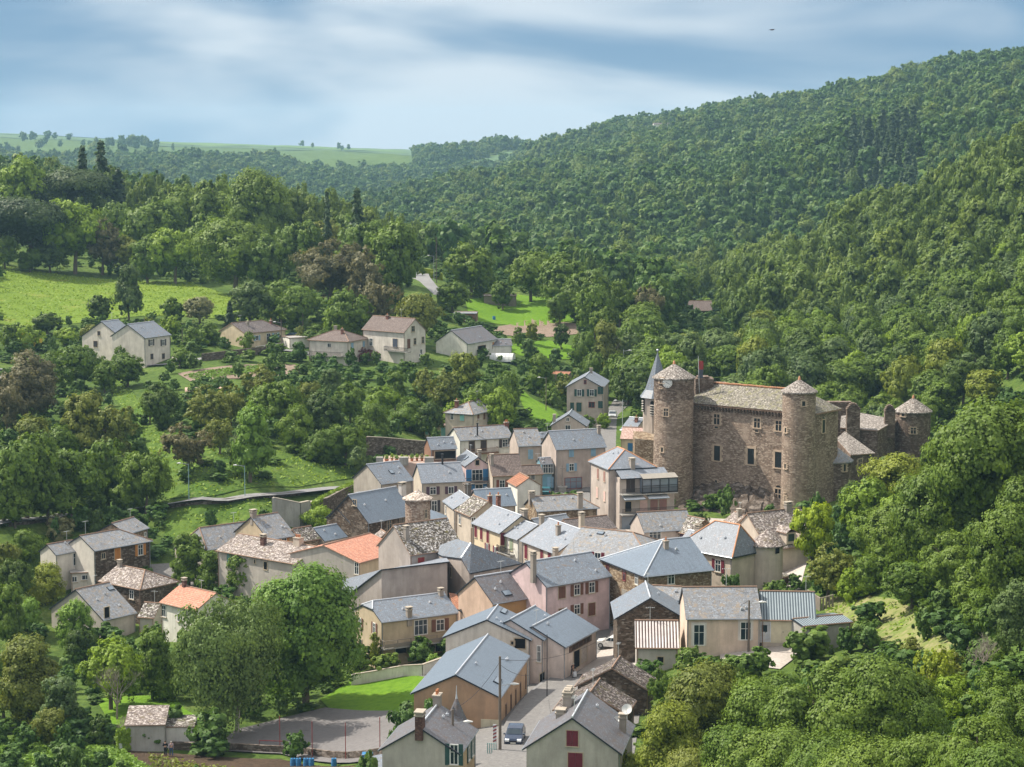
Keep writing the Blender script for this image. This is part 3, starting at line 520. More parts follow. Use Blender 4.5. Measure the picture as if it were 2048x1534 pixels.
H('long corner house with speckled slate roof and hipped end, middle of the village', 'R', dict(R0=(165,420),R1=(860,395),A0=(-150,752)), 6.2, 'slate_old', 'cream', hip='1', pitch=.65, W0=10, L0=15,
  win=[(380,765,'s:darkred',1,1)], sky=[(420,455,1.0,.6)])
H('beige house with thick lichened stone roof and brick stack, top of the lane', 'L', dict(R0=(310,905),R1=(530,965),A0=(60,1075),A1=(275,1190)), 6.8, 'lauze', 'beige',
  wf='N', win=[(137,262,'w',.8,1.6),(235,310,'w',.8,1.6)], cf='L', chim=[(545,1010,1.0,.9,1.9,'brick'),(660,1000,1.1,.9,1.8,'brick')])
H('pair of narrow slate roofed houses with a dark double stack beside the round stone turret', 'K', dict(R0=(1500,845),R1=(1640,925),A0=(1245,945),A1=(1420,1085)), 6.4, 'slate_light', 'beige',
  win=[(1310,1090,'w',.6,1.4)], chim=[(1600,880,2.6,1.6,2.0,'darkslabs')])
H('beige house with dark shutters under a pale slate roof, below the flowered terrace', 'K', dict(R0=(910,480),R1=(1515,420),A0=(975,720),A1=(1575,700)), 7.6, 'slate_light', 'beige',
  win=[(1133,828,'s:plum',1.1,1.3),(1380,820,'s:plum',1.0,1.2),(1150,1040,'s:dark',1.0,1.9)], chim=[(1262,465,.3,.3,1.6,'pipe')])
H('plain grey gabled house with one roof window, nearest the hillside road', 'K', dict(R0=(215,465),R1=(670,430),A0=(430,725),A1=(878,690)), 6.0, 'slate_mid', 'beige_g', W0=9, sky=[(565,572,.8,1.0)])
H('big dark stone house with white shutters, long low wing of the old school', 'M', dict(R0=(425,185),R1=(1090,98),A1=(1268,455),B0=(75,512)), 6.0, 'slate_new', 'darkstone', W0=11,
  win=[(475,305,'w:stone',.9,1.0),(945,620,'w:stone',1.1,2.0),(1115,555,'w:stone',1.0,1.0)], chim=[(1125,185,1.8,1.1,2.2,'white')])
H('lower dark stone wing with two closed white shutters, left of the big stone house', 'M', dict(R0=(215,380),R1=(580,330),A0=(400,560),A1=(800,515),B0=(78,522)), 5.8, 'slate_new', 'darkstone',
  win=[(530,682,'c:white:stone',.95,1.9),(692,655,'c:white:stone',.95,1.9),(180,520,'o',.5,.7)])
H('tall plaster gabled house under a heavily lichened stone roof, centre left', 'M', dict(R0=(1005,600),R1=(1735,545),A0=(1237,1022),B0=(757,893)), 7.5, 'lichen', 'plaster', pitch=1.0,
  win=[(1380,1115,'c:red',1.1,1.2)], chim=[(1180,800,1.0,1.0,2.2,'orangegrey')])
H('long light grey house with rough pink stone slates, behind the dark green leafy chestnut', 'Q', dict(R0=(610,335),R1=(1410,420),A0=(450,455),A1=(1140,605)), 5.6, 'lauze_pink', 'rgrey_l', pitch=.6,
  win=[(550,535,'c:teal',.9,1.7),(890,612,'o',.9,1.4),(790,572,'o',.5,.8)], chim=[(870,415,1.2,1.1,1.8,'brickdark'),(1195,415,2.1,1.5,1.5,'beigepots')])
H('house with bright orange tiled roof beside the tall plaster gable', 'Q', dict(R0=(1410,418),R1=(1870,315),A0=(1775,580)), 5.4, 'tile_orange', 'yellow_l', pitch=.6, W0=9.5, L0=9, swall='yellow_l', lwall='rgrey_l',
  win=[(1775,640,'w',.8,1.8)])
H('low shed with dark brown tiles in front of the orange roofed house', 'Q', dict(R0=(1465,692),R1=(1755,662),A0=(1505,772),A1=(1790,735)), 2.8, 'tile_dark', 'rgrey_l', W0=5)
H('stone slate house with hipped pink end next to the hillside wall, left centre', 'Q', dict(R0=(270,258),R1=(765,195),A0=(345,455),A1=(900,395)), 4.6, 'slate_old', 'rgrey_l', hip='0', pitch=.8)
H('yellow walled house with orange shutters under a plain slate roof', 'Q', dict(R0=(750,155),R1=(1000,120),A0=(915,360),A1=(1180,335)), 6.4, 'slate_old', 'yellow', win=[(1060,385,'s:orange',1.0,1.1)], chim=[(776,155,1.4,1.0,1.1,'grey')])
H('small crumbling stone slate roof left of the blue slate roof', 'Q', dict(R0=(1140,270),R1=(1312,240),A0=(1225,385),A1=(1405,362)), 5.2, 'lauze', 'stone_tan', L0=6)
H('small blue slate roofed house in front of the dark stone wing', 'Q', dict(R0=(1330,262),R1=(1552,225),A0=(1440,372),A1=(1655,342)), 4.6, 'slate_new', 'beige')
H('tiny lauze roof tucked between the orange roof and the tall plaster gable', 'M', dict(R0=(820,690),R1=(900,705),A0=(735,748),A1=(800,815)), 5.0, 'lauze_pink', 'darkstone', L0=4, W0=5)
# around the square
H('pink house with bright blue shutters and glass balcony', 'L', dict(R0=(380,365),R1=(215,285),A0=(563,487),B0=(200,492),B1=(72,388)), 6.8, 'slate_mid', 'pink',
  win=[(373,445,'o',.9,1.1),(372,615,'s:blue',2.0,2.0),(395,775,'s:blue',1.4,.9)], balc=[(395,712,5.6,1.0,.9,'iron')], sky=[(222,388,.7,1.1)])
H('beige house with old brown tiles right of the pink house', 'L', dict(R0=(505,340),R1=(945,325),A0=(580,632),A1=(1000,612)), 5.8, 'tile_brown', 'beige', win=[(712,740,'s:brownred',1.0,1.5)], chim=[(572,470,.8,.8,2.2,'grey'),(403,360,.9,.7,1.2,'grey')])
H('lower brown tiled roof joining the beige house on the square', 'L', dict(R0=(970,485),R1=(1225,475),A0=(990,614),A1=(1288,595)), 4.8, 'tile_brown', 'beige', win=[(1132,640,'w',.8,1.2)])
H('narrow stone house with white side wall and russet tiled roof facing the square', 'L', dict(R0=(1085,655),R1=(955,583),A0=(1252,748),B0=(907,762),B1=(765,702)), 6.4, 'tile_russet', 'darkstone', lwall='white', L0=7)
H('low slate roofed house behind the brick chimney pots', 'L', dict(R0=(310,808),R1=(832,797),A1=(912,1030),A0=(400,1045)), 4.6, 'slate_new', 'beige')
H('rubble stone house with long hipped slate roof below the square', 'L', dict(R0=(1085,905),R1=(1700,895),A0=(1190,1100),A1=(2045,1062)), 4.2, 'slate_old', 'stone_tan', hip='1', W0=9,
  chim=[(1775,1060,1.3,1.0,3.2,'grey'),(1115,915,1.5,1.0,.9,'grey')])
H('low slate roof with skylight between the terrace row and the stone house', 'N', dict(R0=(1110,260),R1=(1590,195),A0=(1190,345),A1=(1650,270)), 4.0, 'slate_mid', 'beige')
H('house with dark patterned tiles and one tall beige chimney', 'R', dict(R0=(-60,265),R1=(455,225),A1=(700,385),A0=(0,430)), 4.2, 'tile_grey', 'beige', chim=[(158,412,1.2,1.0,3.6,'beigetop')])
H('large beige house with pale blue shutters and shop front on the square', 'c', dict(R0=(1250,258),R1=(1565,245),A0=(1297,373),A1=(1622,360)), 7.4, 'slate_mid', 'beige_p',
  win=[(1395,398,'c:lblue',1.0,1.4),(1533,392,'c:lblue',1.0,1.4),(1396,487,'s:lblue',1.0,1.4),(1407,586,'shop',3.4,2.1)], chim=[(1568,272,.8,.8,1.6,'grey')])
H('beige house with one tall pale blue shutter and a ribbed slate roof', 'c', dict(R0=(1020,244),R1=(1190,242),A0=(1068,355),A1=(1205,346)), 6.4, 'slate_old', 'beige_p', win=[(1138,405,'c:lblue',1.0,1.8)])
H('slim beige stair tower with small blue shutter on the square', 'c', dict(R0=(1187,272),R1=(1250,272),A0=(1192,298),A1=(1256,293)), 6.2, 'slate_mid', 'beige_p', W0=4, L0=6, win=[(1222,384,'c:lblue',.8,1.1)])
H('blue glazed loggia with dark lean-to roof on the square', 'c', dict(R0=(1200,425),R1=(1255,425),A0=(1200,468),A1=(1282,463)), 5.2, 'slate_dark', 'lblue', W0=4, pitch=.5, win=[(1232,495,'w',1.0,1.7),(1264,495,'w',1.0,1.7),(1262,583,'d:lblue',1.0,1.9)])
H('white house with wooden balcony and arched brown shutters', 'c', dict(R0=(650,237),R1=(975,222),A0=(690,315),A1=(1038,298),B0=(612,290)), 6.0, 'slate_old', 'white',
  win=[(768,355,'c:darkbrown',1.2,2.0),(842,350,'c:darkbrown',1.2,2.0),(977,335,'s:darkbrown',1.2,1.5)], balc=[(822,395,6.6,1.1,.95,'wood')], chim=[(803,285,.3,.3,2.2,'pipe'),(985,222,1.4,.8,.8,'brick')])
H('wooden veranda with slate roof at the end of the flowered terrace', 'c', dict(R0=(485,300),R1=(650,296),A0=(505,373),A1=(680,368)), 3.0, 'slate_mid', 'wood', win=[(600,408,'o',4.0,1.6)], bz=6.0)
H('cream house with hipped slate roof and brown shutters, above the terrace', 'c', dict(R0=(748,83),R1=(833,56),A0=(778,150),A1=(925,120),B0=(583,145)), 5.6, 'slate_old', 'cream', hip='01', W0=10,
  win=[(643,168,'w',.8,1.3),(707,172,'c:turq',1.0,1.4),(808,170,'c:brown',.8,1.3),(846,162,'c:brown',.8,1.4),(884,153,'c:brown',.8,1.4)], chim=[(672,108,1.2,1.0,1.9,'brick')])
H('flat roofed yellow annexe with turquoise shutters and vines', 'c', dict(A0=(455,226),A1=(640,224),B0=(500,204),B1=(660,203)), 2.8, 'flat_terrace', 'yellow_l', mono=True, pitch=.02, W0=5, win=[(510,260,'s:turq',1.1,1.3),(590,262,'c:turq',1.0,1.7)])
H('small house with swept gable roof and blue window, above the square', 'f', dict(R0=(1378,1041),R1=(1397,1002),A0=(1492,1112),A1=(1515,1080),B0=(1258,1104)), 4.4, 'slate_mid', 'beige_p', win=[(1372,1068,'w',.7,.8),(1373,1118,'w',1.1,1.0)], chim=[(1288,1085,.5,.5,1.8,'grey')])
H('tall three storey house with dark green shutters beside the road', 'f', dict(R0=(1478,797),R1=(1508,764),A0=(1592,868),A1=(1650,815),B0=(1360,865)), 8.4, 'slate_mid', 'beige_p',
  win=[(1445,900,'s:green',1.0,1.4),(1524,900,'s:green',1.0,1.4),(1482,832,'w:red',.6,.9),(1400,985,'c:green',.8,1.6),(1443,990,'c:green',1.1,1.9),(1523,975,'w:red',1.3,1.2),(1607,885,'c:green',1.2,1.6),(1610,975,'c:green',1.0,1.5),(1638,870,'c:green',1.0,1.5)],
  chim=[(1520,775,.7,.7,1.0,'grey')])
H('small house with pale pink roof tiles between the road and the church', 'c', dict(A0=(1697,308),A1=(1840,302),R0=(1722,240),R1=(1850,235)), 4.8, 'tile_pink', 'yellow_l', W0=9, win=[(1781,360,'c:blue',1.8,1.5)])
H('slate roofed house with brick chimney tucked behind the pink roofed house', 'c', dict(A0=(1690,262),A1=(1800,240),R0=(1770,182),R1=(1850,170)), 4.5, 'slate_mid', 'beige_p', W0=8, chim=[(1805,200,.9,.8,1.2,'brick')])
H('four storey apartment house with hipped roof below the castle, rose shutters', 'k', dict(R0=(920,345),R1=(1020,378),A0=(557,525),A1=(812,628),B1=(1430,605)), 10.0, 'slate_light', 'rgrey_p', hip='01', pitch=.62, W0=13,
  win=[(678,685,'c:rose',.75,1.7),(760,722,'c:rose',.75,1.7),(668,925,'c:pinkw',.85,1.7),(762,975,'c:pinkw',.75,1.6)], chim=[(1112,590,1.6,1.2,1.5,'grey')], swall='rgrey_p', ridge='orange')
H('old slate house with wide dark window at the foot of the castle', 'R', dict(R0=(905,172),R1=(1595,128),A0=(1012,432),A1=(1700,400)), 3.6, 'slate_old', 'rgrey_p', win=[(1160,480,'w',2.0,1.4)])
H('small stone house with lichened hipped roof and dark red shutters below the castle', 'R', dict(R0=(1500,200),R1=(1840,260),A0=(1275,400),A1=(1640,465)), 3.4, 'lauze', 'stone_tan', win=[(1392,480,'c:plum',.9,1.3),(1528,485,'c:plum',.9,1.2)])
H('pale slate outhouse beside the steep silver slate roof', 'R', dict(R0=(1640,455),R1=(1760,400),A0=(1500,520),A1=(1700,530)), 3.4, 'slate_light', 'cream', W0=5, L0=5, chim=[(1750,430,1.6,1.0,1.0,'greyslabs')])
# lower left by the stream
H('brown stone house with orange shutters, largest of the left riverside group', 'd', dict(R0=(425,297),R1=(632,266),A0=(505,378),A1=(817,322)), 6.2, 'slate_old', 'darkstone', lwall='rwhite', pitch=.6, W0=8, hip='1',
  win=[(552,405,'w:stone',.8,1.0),(628,395,'c:orange:stone',1.1,1.8),(750,373,'s:orange',1.0,1.7)])
H('small white wing with glass door left of the brown stone house', 'd', dict(R0=(245,348),R1=(385,322),A0=(300,397),A1=(438,378),B0=(208,375)), 5.0, 'slate_old', 'rwhite', win=[(430,418,'f',2.0,2.0)])
H('flat grey roofed garage block with terrace below the small white wing', 'd', dict(A0=(372,497),A1=(503,488),B0=(370,462),B1=(490,455)), 3.0, 'flat_grey', 'rwhite', mono=True, pitch=.02, W0=5, win=[(398,530,'w',.8,.9),(457,520,'w',1.2,.8)])
H('little slate roofed stone outbuilding behind the brown stone house', 'd', dict(R0=(590,234),R1=(718,201),A0=(685,282),A1=(798,256)), 3.6, 'slate_old', 'stone_tan', win=[(775,290,'w',.6,.7)])
H('dark stone house under a hipped roof of rough pinkish slabs, left group', 'd', dict(R0=(632,455),R1=(775,480),A0=(520,542),A1=(750,578),B1=(960,547)), 4.6, 'lauze_pink', 'darkstone', hip='1', pitch=.6, win=[(704,612,'w:white',1.0,1.4)], chim=[(640,462,.9,.7,1.0,'grey')])
H('grey house with long patched slate roof sloping to the garden, left group', 'd', dict(R0=(392,582),R1=(592,550),A0=(560,745),A1=(728,712)), 3.2, 'slate_old', 'rgrey_l', win=[(570,712,'o',1.1,2.0)], sky=[(590,580,1.0,.8)])
H('small white house with orange tiled roof above the weeping birch', 'd', dict(R0=(965,563),R1=(1155,603),A0=(845,652),A1=(1045,696)), 4.6, 'tile_orange', 'white', win=[(877,700,'w:white',1.0,1.7),(958,735,'w:white',.8,1.2)], chim=[(985,568,.9,.8,1.3,'brickdark')], dish=[(966,560,.8)])
H('low grey outhouse with stone slates below the hipped stone house', 'd', dict(R0=(780,672),R1=(850,640),A0=(725,720),A1=(830,748)), 2.4, 'lauze', 'rgrey_l', W0=4, L0=5)
# houses on the hillside
H('left one of twin cream hillside houses, lower roof', 'e', dict(R0=(530,224),R1=(632,216),A0=(667,322),A1=(765,315),B0=(443,288)), 4.6, 'slate_mid', 'cream_w', W0=10, win=[(533,287,'c:dark',.8,1.0),(515,345,'c:dark',1.2,1.4),(695,352,'s:dark',1.0,1.3)])
H('right one of twin cream hillside houses, two rows of dark shutters', 'e', dict(R0=(680,238),R1=(832,227),A0=(785,305),A1=(923,298)), 6.4, 'slate_mid', 'cream_w', win=[(815,337,'s:dark',1.0,1.4),(880,337,'s:dark',1.0,1.4),(880,410,'c:dark',1.0,1.2),(818,412,'c:dark',1.0,1.2)], chim=[(703,262,.4,.4,1.0,'pipe')])
H('yellow bungalow with dark brown tiles and pale blue shutters', 'e', dict(R0=(1245,235),R1=(1412,213),A0=(1320,283),A1=(1548,272)), 2.9, 'tile_grey', 'yellow_l', pitch=.45, hip='1', W0=9, win=[(1385,312,'s:lblue',1.0,1.2),(1447,308,'w:white',1.3,1.9),(1485,299,'s:lblue',1.1,1.3)], chim=[(1460,235,.7,.6,1.1,'brick'),(1335,245,.7,.6,1.0,'grey')])
H('house with hipped brown tiled roof raised over a pillared terrace', 'e', dict(R0=(1800,270),R1=(1852,275),A0=(1655,323),A1=(1880,333),B1=(1990,310)), 5.0, 'tile_brown', 'cream_w', hip='01', pitch=.5, win=[(1775,352,'w',1.0,1.0),(1898,355,'c:lblue',1.2,1.4),(1960,345,'c:lblue',1.0,1.3),(1950,425,'o',3.0,1.8)],
  chim=[(1845,290,.9,.7,1.6,'brick'),(1808,268,.6,.6,.8,'grey')], balc=[(1760,405,9.0,1.4,.9,'iron')])
H('big cream hillside house with pink brown roof and white van beside it', 'f', dict(R0=(130,421),R1=(406,424),A0=(85,500),A1=(337,508),B1=(495,520)), 6.6, 'tile_brown', 'cream_w', win=[(133,580,'w:white',1.1,1.8),(285,585,'c:slateb',1.5,1.9),(397,497,'w:stone',1.2,1.4),(370,592,'d:brown',.8,2.1),(409,576,'w:stone',.9,1.6),(459,567,'w:stone',.9,1.6),(448,640,'w',.8,1.2)],
  chim=[(236,432,.8,.8,1.1,'brick')], balc=[(310,635,7.5,1.2,.9,'iron')])
H('low white farmhouse with broad slate roof behind the white tunnel greenhouse', 'f', dict(R0=(632,508),R1=(830,478),A0=(745,587),A1=(930,560)), 3.0, 'slate_dark', 'white', win=[(902,600,'c:orange',.7,1.4),(830,620,'o',4.0,1.6)])
H('white wing with short slate roof beside the white tunnel greenhouse', 'f', dict(R0=(880,545),R1=(1005,585),A0=(880,590),A1=(1035,605)), 2.6, 'slate_dark', 'white', W0=6)
# ---- far buildings
H('long stone farm roof among the trees far behind the castle', 'U', dict(R0=(1375,600),R1=(1424,603),A0=(1378,620),A1=(1424,622)), 2.6, 'tile_brown', 'darkstone')
# ---------------------------------------------------------------- building the houses
def plane_hit(O, D, P0, n): return ((P0 - O) @ n) / (D @ n + 1e-12)
CAM = np.array([0, 0, CAMZ])
def wall_hit(walls, u, v):
    D = rdir(u, v); best = None
    for P, Q, top in walls:
        e = np.array([Q[0] - P[0], Q[1] - P[1], 0]); L = np.linalg.norm(e); e /= L; n = np.array([e[1], -e[0], 0])
        if n @ D > -0.02: continue
        t = plane_hit(CAM, D, np.array([P[0], P[1], 0]), n); X = CAM + t * D; s = (X - np.array([P[0], P[1], 0])) @ e
        if -.8 < s < L + .8 and (best is None or t < best[0]): best = (t, X, e, n, min(max(s, .3), L - .3) - s)
    if best: t, X, e, n, ds = best; return X + e * ds, e, n
def roof_hit(faces, u, v):
    D = rdir(u, v); best = None
    for f in faces:
        f = [np.array(p, float) for p in f]
        for i in range(1, len(f) - 1):
            a, b, c = f[0], f[i], f[i + 1]; n = np.cross(b - a, c - a); ln = np.linalg.norm(n)
            if ln < 1e-6: continue
            n = n / ln; t = plane_hit(CAM, D, a, n); X = CAM + t * D
            w0 = np.cross(b - a, X - a) @ n; w1 = np.cross(c - b, X - b) @ n; w2 = np.cross(a - c, X - c) @ n; m = -.25 * ln ** .5
            if min(w0, w1, w2) > m and (best is None or t < best[0]): best = (t, X, n if n[2] > 0 else -n)
    return best
def slab(mb, f, th=.16):
    f = [np.array(p, float) for p in f]; n = np.cross(f[1] - f[0], f[2] - f[0]); n /= np.linalg.norm(n)
    if n[2] < 0: f = f[::-1]; n = -n
    hz = np.cross((0, 0, 1), n); hz = hz / np.linalg.norm(hz) if np.linalg.norm(hz) > 1e-3 else np.array((1, 0, 0)); sl = np.cross(n, hz); uv = [(p @ hz, p @ sl) for p in f]
    mb.poly(f, uv); lo = [p - np.array((0, 0, th)) for p in f]; mb.poly(lo[::-1], mi=1)
    for i in range(len(f)): j = (i + 1) % len(f); mb.poly([lo[i], lo[j], f[j], f[i]], mi=1)
def hbox(mb, X, e, n, w, h, d0, d1, dx=0, dz=0): # box on a wall: centred at X shifted dx along, dz up, from depth d0 to d1 outwards
    up = np.array((0, 0, 1.)); mb.box(X + e * dx + up * dz + n * (d0 + d1) / 2, e * w / 2, n * (d1 - d0) / 2, up * h / 2)
def window(root, X, e, n, code, w, h):
    cs = code.split(':'); k = cs[0]; m = MB(); trim = 'frame_white'; glass = 'glass'
    if 'stone' in cs[1:]: trim = 'frame_stone'
    if k in ('w', 's', 'f', 'q') or (k == 'p') or k == 'o' or k == 'shop':
        if k == 'o' or k == 'q': trim = 'frame_stone'; glass = 'dark' if k == 'o' else 'gravel'
        if k == 'p': trim = 's_tan'
        if k == 'w' and len(cs) > 1 and cs[1] == 'red': trim = 'frame_red'
        if k == 'shop': trim = 'frame_red'; glass = 'glass_sky'
        t = .09 if k != 'o' else .12
        hbox(m, X, e, n, w, t, 0, .07, 0, h / 2 - t / 2); hbox(m, X, e, n, w, t, 0, .09, 0, -h / 2 + t / 2)
        for s in (-1, 1): hbox(m, X, e, n, t, h - 2 * t, 0, .07, s * (w / 2 - t / 2), 0)
        if k in ('w', 's', 'f', 'shop'):
            for i in range(1, 2 if w < 1.6 else (3 if k != 'shop' else 3)): hbox(m, X, e, n, .06, h - 2 * t, .0, .055, -w / 2 + w * i / (2 if w < 1.6 else 3), 0)
            if h > 1.2: hbox(m, X, e, n, w - 2 * t, .05, .0, .05, 0, h * .12)
        win = m.build('window', trim, root)
        g = MB(); hbox(g, X, e, n, w - 2 * t, h - 2 * t, 0, .025); g.build('pane' if k not in 'oq' else 'opening', glass, win)
        if k in ('w', 's') and trim != 'frame_red':
            s_ = MB(); hbox(s_, X, e, n, w + .24, .09, 0, .16, 0, -h / 2 - .05); s_.build('sill', 'frame_stone', win)
        if k == 'f' and 'frame' in cs:
            s_ = MB()
            for s in (-1, 1): hbox(s_, X, e, n, .22, h + .22, 0, .05, s * (w / 2 + .11), .11)
            hbox(s_, X, e, n, w, .22, 0, .05, 0, h / 2 + .11); s_.build('surround', 'ch_white', win)
        if k == 's':
            for s in (-1, 1):
                q = MB(); sw = w * .5; hbox(q, X, e, n, sw, h + .06, .03, .075, s * (w / 2 + sw / 2 + .02), 0)
                for zz in (-.3, .3): hbox(q, X, e, n, sw * .9, .07, .075, .095, s * (w / 2 + sw / 2 + .02), zz * h)
                q.build('shutter', 's_' + cs[1], win)
    elif k == 'c':
        t = .08
        for s in (-1, 1): hbox(m, X, e, n, t, h + .16, 0, .05, s * (w / 2 + t / 2), 0)
        hbox(m, X, e, n, w, t, 0, .05, 0, h / 2 + t / 2); hbox(m, X, e, n, w + .2, .08, 0, .14, 0, -h / 2 - .04)
        win = m.build('window', 'frame_stone', root)
        for s in (-1, 1):
            q = MB(); hbox(q, X, e, n, w / 2 - .02, h, .0, .06, s * w / 4, 0)
            for zz in (-.3, .3): hbox(q, X, e, n, w / 2 * .85, .06, .06, .08, s * w / 4, zz * h)
            q.build('shutter', 's_' + cs[1], win)
    elif k in 'dg':
        t = .1
        for s in (-1, 1): hbox(m, X, e, n, t, h + t, 0, .06, s * (w / 2 + t / 2), t / 2)
        hbox(m, X, e, n, w, t, 0, .06, 0, h / 2 + t / 2)
        for s in (-1, 1): hbox(m, X, e, n, w / 2 - .03, h, .0, .045, s * w / 4, 0)
        d = m.build('door' if k == 'd' else 'garage_door', 's_' + cs[1], root); q = MB(); hbox(q, X, e, n, .06, .14, .045, .11, .12, 0); q.build('handle', 'iron', d)
        if k == 'd' and cs[1] == 'white': q = MB(); hbox(q, X, e, n, w * .5, h * .35, .045, .05, 0, h * .2); q.build('pane', 'glass', d)
def chimney(root, X, th, w, d, h, kind):
    if kind != 'pipe': w, d, h = max(.55, w * .6), max(.5, d * .62), h * .66
    e = np.array((math.cos(th), math.sin(th), 0)); f = np.array((-math.sin(th), math.cos(th), 0)); up = np.array((0, 0, 1.)); m = MB()
    if kind == 'pipe':
        m.tube([X - up * .4, X + up * h], w / 2, 8); m.tube([X + up * h, X + up * (h + .12)], w * .8, 8); m.build('flue', 'iron', root); return
    base = {'brick': 'ch_brick', 'brickdark': 'ch_brickdark', 'brickgrey': 'ch_grey', 'white': 'ch_white', 'darkslabs': 'ch_dark', 'beigetop': 'ch_beige', 'beigepots': 'ch_beige'}.get(kind, 'ch_grey')
    m.box(X + up * (h / 2 - .6), e * w / 2, f * d / 2, up * (h / 2 + .6)); c = m.build('chimney', base, root)
    q = MB(); q.box(X + up * (h + .05), e * (w / 2 + .08), f * (d / 2 + .08), up * .06)
    if 'pot' in kind and kind != 'beigetop' or kind == 'brick' or kind == 'orangepot':
        q.build('cap', 'slab', c); n = max(1, int(w / .38))
        for i in range(n): p = MB(); x0 = X + e * ((i + .5) / n - .5) * w * .8 + up * (h + .1); p.tube([x0, x0 + up * .3, x0 + up * .42], [.12, .10, .12], 8); p.build('pot', 'pot', c)
    else:
        for s in (-1, 0, 1) if w > 1.3 else (-1, 1): q.box(X + e * s * (w / 2 - .1) + up * (h + .21), e * .09, f * (d / 2 - .02), up * .12)
        q.box(X + up * (h + .37), e * (w / 2 + .1), f * (d / 2 + .1), up * .05)
        if 'slabs' in kind:
            for i in range(4): q.box(X + e * ((i + .5) / 4 - .5) * w * .9 + up * (h + .5 + .05 * (i % 2)), e * w * .13, f * (d / 2 - .1), up * .10)
        q.build('cap', 'slab' if kind != 'darkslabs' else 'ch_dark', c)
def dish(root, X, r):
    m = MB(); m.tube([X - np.array((0, 0, .9)), X], .04, 6); n = np.array((-.25, -.9, .36)); n /= np.linalg.norm(n); a = np.cross(n, (0, 0, 1)); a /= np.linalg.norm(a); b = np.cross(a, n)
    P = lambda rr, t, d: X + n * d + rr * (math.cos(t) * a + math.sin(t) * b)
    for i in range(16):
        t0, t1 = i / 16 * 6.2832, (i + 1) / 16 * 6.2832
        m.poly([P(r / 2, t0, .12), P(r / 2, t1, .12), X], smooth=True); m.poly([P(r / 2, t1, .10), P(r / 2, t0, .10), X - n * .03], smooth=True)
    m.tube([X - b * r * .4, X + n * r * .55], .02, 5); m.build('satellite_dish', 'dish_white', root)
FOOT = []   # footprints, to keep trees out
def balcony(root, hit, kind, L, dp, h):
    X, e, n = hit; up = np.array((0, 0, 1.)); m = MB(); hbox(m, X, e, n, L, .16, 0, dp, 0, -.08); mt = dict(wood='wood', iron='iron', plain='concrete', dark='iron')[kind]
    b = m.build('balcony', 'concrete' if kind != 'wood' else 'wood', root); r = MB()
    for dz in (h, .08): hbox(r, X, e, n, L, .06, dp - .06, dp, 0, dz)
    k = int(L / (.16 if kind != 'plain' else 1.8))
    for i in range(k + 1): hbox(r, X, e, n, .035 if kind != 'plain' else .10, h, dp - .05, dp - .015, -L / 2 + L * i / k, h / 2)
    for s in (-1, 1):
        for dz in (h, .08): hbox(r, X + n * dp / 2, e, n, .05, .06, -dp / 2, dp / 2 - .05, s * L / 2, dz)
    if kind == 'plain': hbox(r, X, e, n, L, .5, dp - .045, dp - .02, 0, .3)
    r.build('railing', mt if kind != 'plain' else 'wood_grey', b)
rng = random.Random(5)
